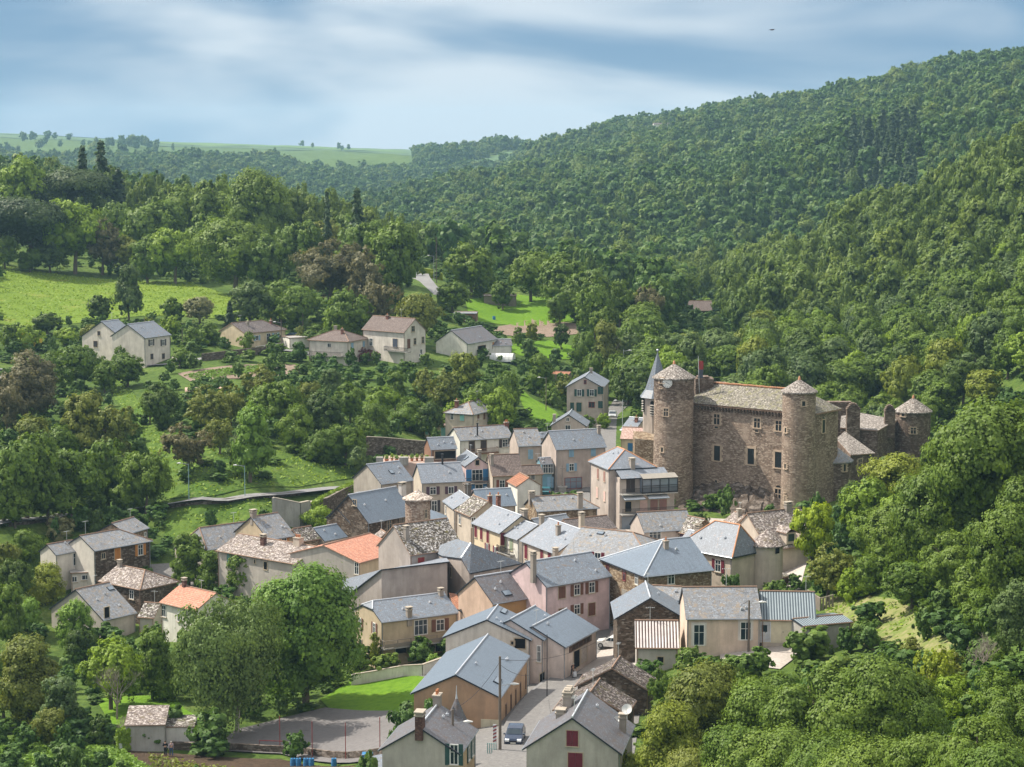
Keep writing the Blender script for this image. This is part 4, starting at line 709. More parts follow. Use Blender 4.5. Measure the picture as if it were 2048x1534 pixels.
def build_house(h, q):
    mono = h.get('mono', False); x, y, th, L, W, ze, zr, h0, h1 = q; zg = h.get('bz', tz(x, y)); hip = h.get('hip', ''); c, s = math.cos(th), math.sin(th)
    root = empty('house', (x, y, zg), th, h['label'], 'house')
    P = lambda a, b, z: np.array((x + a * c - b * s, y + a * s + b * c, z))
    rp = {k: np.array(v) for k, v in roof_pts(q, mono).items()}; A0, A1, B0, B1, R0, R1 = (rp[k] for k in ('A0', 'A1', 'B0', 'B1', 'R0', 'R1'))
    ov = min(.32, W * .05); og = .14 if hip else .16; pit = (zr - ze) / (W / 2 if not mono else W)
    xa = -L / 2 + (ov if '0' in hip and 'half' not in h else og); xb = L / 2 - (ov if '1' in hip else og); ya, yb = -W / 2 + ov, W / 2 - ov; zb = zg - 3.5; zt = ze + ov * pit - .17
    faces = []; half = h.get('half')
    if mono: faces = [[A0, A1, B1, B0]]
    else:
        fa, fb = [A0, A1, R1, R0], [B1, B0, R0, R1]
        if half:
            V0 = P(-L / 2, 0, zr); hA = A0 + (V0 - A0) * half; hB = B0 + (V0 - B0) * half
            fa = [A0, A1, R1, R0, hA]; fb = [B1, B0, hB, R0, R1]; faces += [[hB, hA, R0]]
        faces += [fa, fb]
        if '0' in hip and not half: faces.append([B0, A0, R0])
        if '1' in hip: faces.append([A1, B1, R1])
    rm = MB()
    for f in faces: slab(rm, f, .16)
    trim = 'dark_trim' if h['roof'].startswith('slate') or h['roof'].startswith('corr') else 'ridge_old'
    roof = rm.build('roof', [h['roof'], trim], root)
    # ridge caps
    rc = 'zinc_ridge' if h['roof'] in ('slate_new', 'slate_mid', 'slate_light', 'slate_dark') else 'ridge_old'
    if h.get('ridge') == 'orange': rc = 'ridge_orange'
    if not mono:
        m = MB(); segs = [(R0, R1)]
        if half: segs += [(hA, R0), (hB, R0)]
        if '0' in hip and not half: segs += [(A0, R0), (B0, R0)]
        if '1' in hip: segs += [(A1, R1), (B1, R1)]
        for a, b in segs:
            if np.linalg.norm(a - b) > .4: m.tube([a + (0, 0, .03), b + (0, 0, .03)], .10, 6, smooth=False)
        m.build('ridge_cap', rc, roof)
    # gutters
    gm = 'zinc' if 'slate' in h['roof'] else 'ridge_old'
    for a, b in ((A0, A1), (B0, B1)): m = MB(); m.tube([a + (0, 0, -.08), b + (0, 0, -.08)], .08, 5); m.build('gutter', gm, roof)
    for cx, cy in ((xa + .1, ya - .07), (xb - .1, ya - .07)): m = MB(); m.tube([P(cx, cy, ze - .2), P(cx, cy, zg)], .05, 5); m.build('downpipe', gm, roof)
    # walls
    cor = [P(xa, ya, 0), P(xb, ya, 0), P(xb, yb, 0), P(xa, yb, 0)]; FOOT.append(np.array([P(-L/2-.6,-W/2-.6,0)[:2], P(L/2+.6,-W/2-.6,0)[:2], P(L/2+.6,W/2+.6,0)[:2], P(-L/2-.6,W/2+.6,0)[:2]]))
    def z(p, v): return np.array((p[0], p[1], v))
    walls = []; sides = {'A': (0, 1), '1': (1, 2), 'B': (2, 3), '0': (3, 0)}; groups = {}
    for nm, (i, j) in sides.items():
        a, b = cor[i], cor[j]; walls.append((a, b, zt)); mt = h['wall']
        if nm == 'A' and h.get('swall'): mt = h['swall']
        if nm == ('0' if not hip else '0') and h.get('lwall'): mt = h['lwall']
        if nm == 'B' and h.get('lwall') and h['fr'] in ('L',): mt = h['lwall']
        mb = groups.setdefault(mt, MB()); ta = tb = zt
        if mono: ta = zt if i in (0, 1) else zr - .2; tb = zt if j in (0, 1) else zr - .2
        P4 = [z(a, zb), z(b, zb), z(b, tb), z(a, ta)]
        if not mono and nm in '01' and (nm not in hip or (half and nm == '0')):
            if half and nm == '0':
                zz = ze + (zr - ze) * half - .2; m_ = (a + b) / 2; P4 = P4[:3] + [z(b + (a - b) * (half * .5 - .02), zz), z(a + (b - a) * (half * .5 - .02), zz)] + P4[3:]
            else: P4 = P4[:3] + [z((a + b) / 2, zr - .17)] + P4[3:]
        mb.poly(P4)
    for mt, mb in groups.items(): mb.build('wall', mt, root)
    wf = h.get('wf', h['fr'])
    for wx, wy, code, ww, wh in h.get('win', []):
        u, v = px(wf, (wx, wy)); hit = wall_hit(walls, u, v)
        if hit is not None:
            X, e, n = hit; X = X.copy(); X[2] = max(X[2], zg - 3.2 + wh / 2); window(root, X, e, n, code, ww, wh)
    cf = h.get('cf', h['fr'])
    for cx, cy, cw, cd, ch, kind in h.get('chim', []):
        u, v = px(cf, (cx, cy)); hit = roof_hit(faces, u, v)
        if hit is None: # behind the ridge: stand it just beyond
            X = at_y(u, v, y + .5); 
        else: X = hit[1]
        chimney(root, np.array(X), th, cw, cd, ch, kind)
    for sx, sy, sw, sh in h.get('sky', []):
        u, v = px(h['fr'], (sx, sy)); hit = roof_hit(faces, u, v)
        if hit is not None:
            _, X, n = hit; a = np.cross((0, 0, 1), n); a /= np.linalg.norm(a); b = np.cross(n, a); m = MB(); m.box(X + n * .05, a * sw / 2, b * sh / 2, n * .06); o = m.build('skylight', 'dark_trim', root)
            g = MB(); g.box(X + n * .12, a * (sw / 2 - .08), b * (sh / 2 - .08), n * .02); g.build('pane', 'glass_sky', o)
    for dx, dy, r in h.get('dish', []):
        u, v = px(h['fr'], (dx, dy)); hit = roof_hit(faces, u, v); X = at_y(u, v, hit[1][1]) if hit else at_y(u, v, y); dish(root, X + (0, 0, .0), r * .7)
    for bx, by, bl, bd, bh, kind in h.get('balc', []):
        hit = wall_hit(walls, *px(wf, (bx, by)))
        if hit is not None: balcony(root, hit, kind, bl, bd, bh)
    if h['roof'].startswith('slate') and not mono and h['fr'] != 'U':
        for k in range(rng.choice((1, 2, 2, 3))):
            t, v_ = rng.uniform(.15, .85), rng.uniform(.25, .85); a = A0 + (A1 - A0) * t; b = R0 + (R1 - R0) * t; X = a + (b - a) * v_; m = MB(); m.box(X + (0, 0, .10), (c * .13, s * .13, 0), (-s * .13, c * .13, 0), (0, 0, .10)); m.tube([X + (0, 0, .15), X + (0, 0, .34)], .06, 6); m.build('roof_vent', 'zinc_ridge', roof)
    if rng.random() < .4 and h['fr'] != 'U' and not mono:
        X = R0 + (R1 - R0) * rng.uniform(.1, .9); m = MB(); hh = rng.uniform(1.4, 2.2); m.tube([X, X + (0, 0, hh)], .03, 5)
        for k in range(5): m.box(X + (0, 0, hh - .08) + np.array((c, s, 0)) * (k - 2) * .22, (-s * .22, c * .22, 0), (c * .012, s * .012, 0), (0, 0, .012))
        m.box(X + (0, 0, hh - .08), (c * .5, s * .5, 0), (-s * .012, c * .012, 0), (0, 0, .012)); m.build('aerial', 'pole_metal', roof)
    if 'sign' in h:
        sx, sy, txt, sw, sh = h['sign']; hit = wall_hit(walls, *px(h['fr'], (sx, sy)))
        if hit is not None:
            X, e, n = hit; m = MB(); hbox(m, X, e, n, sw, sh, 0, .10); b = m.build('sign_board', 'sign_board', root)
            cu = bpy.data.curves.new('lettering', 'FONT'); cu.body = txt; cu.size = sh * .95; cu.align_x = 'CENTER'; cu.align_y = 'CENTER'; cu.extrude = .02; cu.space_character = 1.05
            t0 = bpy.data.objects.new('lettering_source', cu); COL.objects.link(t0); me_ = bpy.data.meshes.new_from_object(t0); bpy.data.objects.remove(t0); me_.materials.clear(); me_.materials.append(MATS['sign_letter']); t = link(bpy.data.objects.new('lettering', me_))
            M = Matrix((( e[0], 0, n[0], X[0] + n[0] * .12), (e[1], 0, n[1], X[1] + n[1] * .12), (0, 1, 0, X[2]), (0, 0, 0, 1))); t.parent = b; t.matrix_local = wmat(root).inverted() @ M
    for dx, dy in h.get('dorm', []):
        hit = roof_hit(faces, *px(h['fr'], (dx, dy)))
        if hit is not None:
            X = hit[1]; m = MB(); e = np.array((c, s, 0)); f = np.array((-s, c, 0)); up = np.array((0, 0, 1.)); m.box(X + up * .4 + f * .6, e * .8, f * 1.3, up * .8); d = m.build('dormer', 'cream', root)
            r_ = MB(); t_ = X + up * 1.2; a = [t_ + e * -1. - f * .9, t_ + e * 1. - f * .9, t_ + e * 1. + f * 2.2, t_ + e * -1. + f * 2.2]; k = [t_ - f * .9 + up * .7, t_ + f * 2.2 + up * .7]
            slab(r_, [a[0], k[0], k[1], a[3]], .1); slab(r_, [a[1], a[2], k[1], k[0]], .1); r_.build('dormer_roof', ['lauze_pink', 'ridge_old'], d)
            g = MB(); g.box(X + up * .5 - f * .72, e * .5, f * .03, up * .5); g.build('pane', 'glass', d)
    if 'turret' in h:
        t = h['turret']; u, v = px(h['fr'], t['c']); D = P(xb, yb, 0); Y = D[1] + .5; top = at_y(*px(h['fr'], (t['c'][0], t['top'])), Y); apx = at_y(*px(h['fr'], (t['c'][0], t['apex'])), Y)
        m = MB(); m.lathe((top[0], Y, 0), [(t['r'], zb), (t['r'], top[2])], 28); o = m.build('turret', h['wall'], root)
        m = MB(); m.lathe((top[0], Y, 0), [(t['r'] - .1, top[2] - .12), (t['r'] + .35, top[2] - .15), (t['r'] + .35, top[2]), (.02, apx[2])], 24, smooth=False); m.build('turret_roof', t['roof'], o)
        hit = at_y(*px(h['fr'], (1318, 375)), Y - t['r'] * .8); m = MB(); hbox(m, hit, np.array((.75, .6, 0)), np.array((.6, -.8, 0)), .7, .8, 0, .12); m.build('window', 'dark', o)
    h['root'] = root; h['q'] = q; h['faces'] = faces; h['walls'] = walls; return root
for h in HS:
    pts = {k: px(h['fr'], p) for k, p in h['pts'].items()}
    q, _c = fit(pts, h['he'], h.get('pitch', .75), h.get('hip', ''), h.get('mono', False), h.get('L0'), h.get('W0'), h.get('bz'))
    build_house(h, q)
# ---------------------------------------------------------------- the castle
g, nt_, b_ = base_mat('dark_glass', .35, .4); b_.inputs['Base Color'].default_value = (.012, .018, .022, 1)
def cyl_hit(c, r, u, v):
    D = rdir(u, v); a = D[0] ** 2 + D[1] ** 2; b = 2 * (-D[0] * c[0] - D[1] * c[1]); k = c[0] ** 2 + c[1] ** 2 - r * r; d = b * b - 4 * a * k
    if d < 0: t = -b / (2 * a)
    else: t = (-b - math.sqrt(d)) / (2 * a)
    X = CAM + t * D; n = np.array((X[0] - c[0], X[1] - c[1], 0)); n /= np.linalg.norm(n); return X, np.array((-n[1], n[0], 0)), n
def cwin(root, hit, w, h, surround=.28, cross=True, arch=False, glass='glass'):
    X, e, n = hit; m = MB(); t = surround
    for s in (-1, 1): hbox(m, X, e, n, t, h + .1, -.1, .10, s * (w / 2 + t / 2), 0)
    hbox(m, X, e, n, w + 2 * t, t * .9, -.1, .12, 0, h / 2 + t * .45); hbox(m, X, e, n, w + 2 * t + .2, t * .6, -.1, .22, 0, -h / 2 - t * .3)
    if cross == 1: hbox(m, X, e, n, .12, h, -.05, .09, 0, 0); hbox(m, X, e, n, w, .11, -.05, .09, 0, h * .14)
    for k in range(3):
        for s in (-1, 1): hbox(m, X, e, n, .25, h / 5, -.1, .05, s * (w / 2 + t + .12), (k - 1) * h / 2.6)
    o = m.build('window', 'castle_trim', root); g = MB(); hbox(g, X, e, n, w, h, -.1, .03); g.build('pane', 'dark_glass' if glass == 'glass' else glass, o)
    if cross == 2: g = MB(); hbox(g, X, e, n, .08, h, .03, .06); hbox(g, X, e, n, w, .07, .03, .06, 0, h * .14); g.build('glazing_bar', 'iron', o)
    if arch:
        g = MB(); 
        for i in range(8):
            a0, a1 = math.pi * i / 8, math.pi * (i + 1) / 8; P = lambda a: X + n * .03 + e * math.cos(a) * w / 2 + np.array((0, 0, h / 2 + math.sin(a) * w / 2)); g.poly([P(a0), P(a1), X + n * .03 + np.array((0, 0, h / 2))][::-1])
        g.build('pane', glass, o)
plain('castle_trim', (.42, .33, .25), .9, .2, .15)
q, _c = fit({k: px('h', p) for k, p in dict(R0=(485, 252), R1=(1120, 318), A0=(362, 395), A1=(1195, 478), B1=(1372, 425)).items()}, 17.5, .8, '1', bz=0)
print('castle fit', q, _c)
cx_, cy_, th_ = q[0], q[1], q[2]
castle = empty('castle', (cx_, cy_, 0), 0, 'brown stone castle with round towers and long mossy stone roof', 'castle')
rp = {k: np.array(v) for k, v in roof_pts(q).items()}; A0, A1, B0, B1, R0, R1 = (rp[k] for k in ('A0', 'A1', 'B0', 'B1', 'R0', 'R1'))
cc, ss = math.cos(th_), math.sin(th_); CE = np.array((cc, ss, 0)); CN = np.array((ss, -cc, 0))
L, W, ze, zr = q[3:7]
CP = lambda a, b, z: np.array((cx_ + a * cc - b * ss, cy_ + a * ss + b * cc, z))
m = MB()
A0_, B0_, R0_ = A0 - CE * 1.5, B0 - CE * 1.5, R0 + CE * .0
for f in ([A0_, A1, R1, R0_], [B1, B0_, R0_, R1], [A1, B1, R1]): slab(m, f, .3)
kr = m.build('keep_roof', ['castle_slab', 'ridge_old'], castle)
m = MB(); rr_ = random.Random(3)
for a, b in ((R0, R1),):
    n_ = 40
    for i in range(n_): p = a + (b - a) * (i + .5) / n_; m.box(p + (0, 0, .05 + rr_.random() * .1), CE * .45, CN * .22, np.array((0, 0, .09)))
m.build('ridge_cap', 'ridge_orange', kr)
ya, yb, xa, xb = -W / 2 + .7, W / 2 - .5, -L / 2 - 1.6, L / 2 - .4; zt = ze - .1
cor = [CP(xa, ya, 0), CP(xb, ya, 0), CP(xb, yb, 0), CP(xa, yb, 0)]; m = MB(); walls = []
FOOT.append(np.array([CP(-L/2-1, -W/2-4, 0)[:2], CP(L/2+8, -W/2-8, 0)[:2], CP(L/2+34, -W/2-6, 0)[:2], CP(L/2+34, W/2+6, 0)[:2], CP(-L/2-6, W/2+4, 0)[:2]]))
for i, j in ((0, 1), (1, 2), (2, 3), (3, 0)):
    a, b = cor[i], cor[j]; walls.append((a, b, zt)); P4 = [(a[0], a[1], -4), (b[0], b[1], -4), (b[0], b[1], zt), (a[0], a[1], zt)]
    if (i, j) == (3, 0): P4 = P4[:3] + [tuple(CP(xa, 0, zr - .3))] + P4[3:]
    m.poly(P4)
m.build('keep_wall', 'castle_stone', castle)
m = MB(); n_ = int(L / .62)
for i in range(n_):
    p = CP(-L / 2 + .5 + i * .62, ya, ze - .55)
    for k in range(3): m.box(p + CN * (.10 + .12 * k) + (0, 0, -.45 + .28 * k), CE * .13, CN * (.12 + .1 * k), np.array((0, 0, .14)))
m.box(CP(0, ya, ze - .12) + CN * .35, CE * (L / 2), CN * .35, np.array((0, 0, .12))); m.build('corbel_row', 'castle_dark', castle)
for (x, y, w, h, s, cr_) in ((525,507,1.15,1.75,.28,1),(800,533,1.15,1.6,.28,1),(947,552,1.1,1.7,.28,1),(527,738,1.25,2.6,.3,2),(758,760,1.3,2.7,.4,2),(945,784,1.3,2.7,.3,2),(520,937,.5,.75,.15,0),(730,970,.4,.65,.15,0),(519,1026,.5,.4,.15,0),(522,562,.7,.35,.1,0),(797,587,.7,.35,.1,0)):
    hit = wall_hit(walls, *px('h', (x, y)))
    if hit: cwin(castle, hit, w, h, s, cr_)
hit = wall_hit(walls, *px('h', (943, 1030))); cwin(castle, hit, 1.2, 2.4, .25, True, True, 'dark')
hit = wall_hit(walls, *px('h', (1252, 555)))
if hit: cwin(castle, hit, .9, 2.2, .2, False, True)
def tower(u, rpx, vtop, vapex, Y, eave=.35, mat='castle_stone', name='round_tower', zb=-5, segs=40, roofm='tower_slab', nroof=16, band=None):
    s_ = F / Y * 1.0; c = at_y(*px('h', (u, vtop)), Y); r = rpx / 3.413 / s_; top = at_y(*px('h', (u, vtop)), Y - r * .0); zt = top[2]; ap = at_y(*px('h', (u, vapex)), Y)
    m = MB(); m.lathe((c[0], Y, 0), [(r * 1.06, zb), (r * 1.03, zb + 6), (r, zt * .5), (r, zt)], segs); t = m.build(name, mat, castle)
    m = MB(); m.lathe((c[0], Y, 0), [(r - .2, zt - .05), (r + eave, zt - .08), (r + eave, zt + .12), (.05, ap[2])], nroof, smooth=False); ro = m.build('tower_roof', roofm, t)
    m = MB(); m.tube([(c[0], Y, ap[2] - .25), (c[0], Y, ap[2] + .3), (c[0], Y, ap[2] + .55)], [.28, .16, .02], 8); m.build('finial', 'ridge_orange', ro)
    if band: m = MB(); m.lathe((c[0], Y, 0), [(r, zt - band), (r + .06, zt - band + .02), (r + .06, zt - .02), (r, zt)], segs); m.build('upper_band', 'castle_dark', t)
    return t, (c[0], Y), r
YA = A0[1]
tl, cl, rl = tower(232, 136, 222, 125, YA - 1.0, band=3.6)
ptw = CP(-L/2 + 0, -W/2, 0)
# right hand stair tower stands on the front wall
D_ = rdir(*px('h', (1087, 600))); t_ = ((np.array([*CP(0, ya, 0)[:2], 0]) - np.array([0, 0, 0])) @ CN) / (D_ @ CN); YR = D_[1] * t_ - 1.2
tr, crr, rr = tower(1087, 114, 318, 232, YR)
for t, c, r, lst in ((tl, cl, rl, ((178,460,.75,1.3,.22,1),(152,715,.4,.8,.2,0),(150,242,.9,.9,.15,1),(145,292,.35,.3,.1,0))), (tr, crr, rr, ((1117,400,.55,.8,.2,0),(996,582,.4,.8,.2,0),(993,828,.4,.8,.2,0),(993,1055,.4,1.2,.2,0),(992,1000,.25,.4,.1,0)))):
    for x, y, w, h, s, k in lst: cwin(t, cyl_hit(c, r, *px('h', (x, y))), w, h, s, k)
X, e, n = cyl_hit(cl, rl, *px('h', (188, 258))); m = MB(); m.tube([X - n * .2, X + n * .14], .86, 28, smooth=False); ck = m.build('clock_face', 'dish_white', tl)
m = MB(); up = np.array((0, 0, 1.))
for i in range(12): a = i * math.pi / 6; hh = .10 if i % 3 else .15; d = e * math.sin(a) + up * math.cos(a); m.box(X + n * .15 + d * .70, d * hh, np.cross(d, n) * .03, n * .01)
m.build('hour_marks', 'iron', ck); m = MB()
for a, l, w_ in ((R(-62), .32, .035), (R(118), .5, .025)): d = e * math.sin(a) + up * math.cos(a); m.box(X + n * .17 + d * l / 2, d * l / 2, np.cross(d, n) * w_, n * .01)
m.build('clock_hands', 'iron', ck)
tf, cf_, rf = tower(1864, 120, 452, 358, 378, mat='castle_dark', band=None)
for x, y, w, h, s, k in ((1797,474,.6,.7,.25,0),(1866,585,.9,1.1,.2,1)): cwin(tf, cyl_hit(cf_, rf, *px('h', (x, y))), w, h, s, k)
ta, ca, ra = tower(1332, 112, 790, 688, 351, eave=.4, mat='castle_dark', name='apse', roofm='slate_old', nroof=10)
for x, y, w, h, s, k in ((1396,838,.45,1.2,.25,0),): cwin(ta, cyl_hit(ca, ra, *px('h', (x, y))), w, h, s, k)
def free(name, top, zb, roofm, wallm, parent, edges=None, over=.25, roofname='roof'):
    """top: (x, y in frame h, depth) round the roof outline; walls drop from every edge"""
    P = [at_y(*px('h', (a, b)), Y) for a, b, Y in top]; cen = sum(P) / len(P); m = MB()
    Q = [p + (p - cen) * np.array((1, 1, 0)) / (np.linalg.norm((p - cen)[:2]) + 1e-6) * over for p in P]
    for i in range(1, len(Q) - 1): slab(m, [Q[0], Q[i], Q[i + 1]], .2)
    w_ = MB()
    for i in range(len(P)):
        a, b = P[i], P[(i + 1) % len(P)]; w_.poly([(a[0], a[1], zb), (b[0], b[1], zb), (b[0], b[1], b[2] - .2), (a[0], a[1], a[2] - .2)])
    wl = w_.build(name, wallm, parent); m.build(roofname, [roofm, 'ridge_old'], wl); return wl, [(P[i], P[(i + 1) % len(P)], 0) for i in range(len(P))]
wing, ww_ = free('wing_wall', [(1438, 748, 352), (1596, 737, 358), (1400, 590, 368), (1345, 640, 362)], -4, 'tower_slab', 'castle_dark', castle)
X = at_y(*px('h', (1500, 815)), 360); nn = np.array((.12, -.99, 0)); ee = np.array((.99, .12, 0)); 
hit = wall_hit([(at_y(*px('h', (1438, 748)), 352), at_y(*px('h', (1596, 737)), 358), 0)], *px('h', (1500, 815)))
if hit: cwin(wing, hit, 1.2, 1.8, .2, True)
blk, bw = free('back_wing_wall', [(1372, 562, 372), (1622, 582, 369), (1745, 510, 377), (1500, 462, 384), (1380, 485, 380)], -4, 'tower_slab', 'castle_dark', castle)
for u0, u1, v0, v1, Y in ((1408, 1500, 436, 585, 370.5), (1668, 1738, 448, 520, 374)):
    a, b = at_y(*px('h', (u0, v1)), Y), at_y(*px('h', (u1, v0)), Y); m = MB(); wdt = b[0] - a[0]; m.abox(a[0], b[0], Y - .6, Y + .6, a[2] - 3, b[2]); 
    for k in range(4): m.abox(a[0] + wdt * .08 * k - .12, b[0] - wdt * .10 * k + .12, Y - .75, Y + .75, b[2] + .28 * k, b[2] + .28 * k + .12); m.abox(a[0] + wdt * .08 * (k + 1), b[0] - wdt * .10 * (k + 1), Y - .5, Y + .5, b[2] + .28 * k + .12, b[2] + .28 * k + .28)
    m.build('stepped_chimney', 'castle_dark', castle)
# ruined gable stub by the flag, and the low wall behind the roof
a, b = at_y(*px('h', (375, 330)), YA + 3), at_y(*px('h', (470, 228)), YA + 3); m = MB(); m.abox(a[0], a[0] + 3.2, YA + 2, YA + 6, 10, b[2]); m.abox(a[0] + 3.2, a[0] + 5.5, YA + 2.6, YA + 5.2, 10, b[2] - .8); m.abox(a[0] + .4, a[0] + 2.4, YA + 2.3, YA + 5, b[2], b[2] + .35); m.build('ruined_gable', 'castle_dark', castle)
m = MB(); a = at_y(*px('h', (1265, 385)), 385); b = at_y(*px('h', (1440, 420)), 385); m.abox(a[0], b[0], 384, 386, 5, a[2]); m.build('curtain_wall', 'castle_dark', castle)
# rock under the walls
rk = MB(); rr_ = random.Random(9); gx, gy = 26, 8; base = {}
for i in range(gx + 1):
    for j in range(gy + 1):
        a = -L / 2 - 3 + (L * .78 + 3) * i / gx; b = ya + .6 - 8.5 * j / gy; p = CP(a, b, 0); bell = max(0, math.sin(math.pi * min(1, (i + 1) / (gx + 2)))) ** .5
        h0_ = 4.6 * bell * (1 - j / gy) ** 1.1; p[2] = tz(p[0], p[1]) - .4 + h0_ + rr_.uniform(-.45, .45) * (j > 0 or 1) * (1 if h0_ > .3 else .2); p[0] += rr_.uniform(-.3, .3); base[i, j] = p
for i in range(gx):
    for j in range(gy): rk.poly([base[i, j], base[i, j + 1], base[i + 1, j + 1], base[i + 1, j]])
rko = rk.build('rock_outcrop', 'rock'); tag(rko, 'bare rocky outcrop under the front wall of the castle', 'rock')
# flag
p = at_y(*px('h', (405, 325)), YA + 1); pt = at_y(*px('h', (398, 75)), YA + 1); fp = empty('flagpole', tuple(p), 0, 'thin flagpole with red and blue flag on the castle roof', 'flag')
m = MB(); m.tube([p, pt], .05, 6); pl = m.build('pole', 'pole_metal', fp); m = MB()
for k in range(3):
    for j in range(4):
        z0, z1 = pt[2] - .8 - .75 * j, pt[2] - .8 - .75 * (j + 1); f_ = lambda k, j: pt[0] + .04 + .28 * k + .05 * math.sin(j * 1.4); g_ = lambda k, j: YA + 1 + .08 * math.sin(k * 2 + j)
        m.poly([(f_(k, j), g_(k, j), z0), (f_(k + 1, j), g_(k + 1, j), z0 - .1), (f_(k + 1, j + 1), g_(k + 1, j + 1), z1 - .1), (f_(k, j + 1), g_(k, j + 1), z1)], mi=0 if (j < 2) else 1)
m.build('flag', ['s_red', 's_slateb'], fp)
# ---------------------------------------------------------------- church with octagonal spire
YC = 378; pa, pb, pt2 = at_y(*px('h', (118, 350)), YC), at_y(*px('h', (118, 700)), YC), at_y(*px('h', (125, 52)), YC); rc_ = 112 / 3.413 * YC / F
ch = empty('church', (pa[0], YC, 2), 0, 'church tower with tall slate spire behind the clock tower of the castle', 'church')
m = MB(); m.lathe((pa[0], YC, 0), [(rc_ * .92, -2), (rc_ * .92, pa[2])], 8, smooth=False, a0=R(22.5), a1=R(22.5) + 2 * math.pi); tw = m.build('tower', 'castle_pale', ch) if 'castle_pale' in MATS else None
if tw is None: wall_mat('castle_pale', (.42, .36, .31), .5); tw = m.build('tower', 'castle_pale', ch)
m = MB(); m.lathe((pa[0], YC, 0), [(rc_ * 1.12, pa[2] - .1), (rc_ * .78, pa[2] + 1.3), (.06, pt2[2])], 8, smooth=False, a0=R(22.5), a1=R(22.5) + 2 * math.pi); sp = m.build('spire', 'slate_mid', ch)
m = MB(); m.tube([(pa[0], YC, pt2[2] - .3), (pa[0], YC, pt2[2] + .2)], .1, 8)
for k in range(6):
    a0, a1 = math.pi * k / 6 - math.pi / 2, math.pi * (k + 1) / 6 - math.pi / 2
m.lathe((pa[0], YC, pt2[2] + .4), [(.28 * math.cos(-math.pi/2 + math.pi * k / 6) + 1e-3, .28 * math.sin(-math.pi/2 + math.pi * k / 6)) for k in range(7)], 10); m.build('finial', 'zinc', sp)
for x, y in ((30, 410), (86, 440)):
    X, e, n = cyl_hit((pa[0], YC), rc_ * .86, *px('h', (x, y))); X = X + n * .15; m = MB(); hbox(m, X, e, n, .75, 2.4, 0, .12)
    for i in range(8): a0, a1 = math.pi * i / 8, math.pi * (i + 1) / 8; P = lambda a: X + n * .12 + e * math.cos(a) * .375 + np.array((0, 0, 1.2 + math.sin(a) * .375)); m.poly([P(a0), P(a1), X + n * .12 + np.array((0, 0, 1.2))][::-1])
    o = m.build('belfry_opening', 'dark', tw); m = MB()
    for k in range(5): m.box(X + n * .2 + np.array((0, 0, -1.0 + k * .45)), e * .38, n * .12 + np.array((0, 0, -.1)), np.array((0, 0, .03)))
    m.build('louvres', 's_greyb', o)
a = at_y(*px('h', (0, 632)), 372); b = at_y(*px('h', (100, 640)), 372); m = MB(); m.poly([(a[0] - 1, 371, -3), (b[0] + 1, 369, -3), (b[0] + 1, 369, b[2]), (a[0] - 1, 371, a[2])]); m.poly([(a[0] - 1, 371, a[2]), (b[0] + 1, 369, b[2]), (b[0] + 1, 377, b[2] + .5), (a[0] - 1, 377, a[2] + .5)]); m.poly([(a[0] - 1, 377, -3), (a[0] - 1, 371, -3), (a[0] - 1, 371, a[2]), (a[0] - 1, 377, a[2])]); m.build('lower_wall', 'stone_tan', ch)
# ---------------------------------------------------------------- far and special buildings
def direct(label, u, y, dz, L, W, he, pitch, th, roof, wall, **k):
    x = (u - CX) * y / F; z = tz(x, y) + dz; h = dict(label=label, fr='U', he=he, roof=roof, wall=wall, bz=z, **k); build_house(h, np.array([x, y, th, L, W, z + he, z + he + pitch * W / 2, 0, 0]))
direct('long white house on the skyline of the right hill', 1322, 2280, 4, 20, 9, 5, .3, .1, 'tile_grey', 'white'); direct('white roofed house on the ridge, far left of the other skyline house', 1105, 2850, 6, 16, 9, 4, .4, .1, 'tile_pink', 'white')
direct('small dark hut with shutters at the left edge beside the yellow flowering shrub', 8, 440, 0, 6, 5, 2.6, .4, 0, 'slate_old', 'darkstone')
direct('white carport beside the yellow bungalow', 592, 492, 0, 6, 5, 2.3, .08, .5, 'flat_grey', 'white')
direct('grey timber shed with flat tin roof above the ploughed garden', 1000, 565, 0, 9, 4.5, 2.6, .12, .05, 'lauze_pink', 'wood_grey'); direct('dark tumbledown garden shed left of the ploughed garden', 932, 530, 0, 6, 4, 2.3, .12, -.1, 'slate_old', 'wood'); direct('low shed with rusty tin roof below the orchard', 1122, 482, 0, 5, 4, 2.0, .2, -.3, 'tile_russet', 'wood_grey')
p = ground(1655, 1290); direct('low grey outbuilding with felt roof and chimney at the right of the workshop', 1648, p[1], .3, 6.2, 4.6, 2.7, .12, .35, 'corr_blue', 'concrete', chim=[])
def slope_shed(label, name, u0, u1, vb, he, dp, roofm, wallm, slope):
    a, b = ground(u0, vb), ground(u1, vb); e = (b - a) * np.array((1, 1, 0)); L = np.linalg.norm(e); e /= L; n = np.array((e[1], -e[0], 0)); z = min(a[2], b[2]); root = empty(name, tuple(a), 0, label, 'shed')
    m = MB(); up = np.array((0, 0, 1.)); q = [a, b, b - n * dp, a - n * dp]; hts = [he, he, he + slope, he + slope]
    P = [np.array((p[0], p[1], z + h)) for p, h in zip(q, hts)]; m_ = MB()
    for i in range(4): j = (i + 1) % 4; m_.poly([(q[i][0], q[i][1], z - 1.5), (q[j][0], q[j][1], z - 1.5), P[j], P[i]])
    m_.build('wall', wallm, root); c = sum(P) / 4; slab(m, [p + (p - c) * .06 + (0, 0, .12) for p in P], .12); m.build('roof', [roofm, 'ridge_old'], root); return root
slope_shed('ivy covered breeze block shed with lean-to tile roof at the bottom left', 'shed', 252, 330, 1503, 3.0, 4.5, 'lauze_pink', 'concrete', .9)
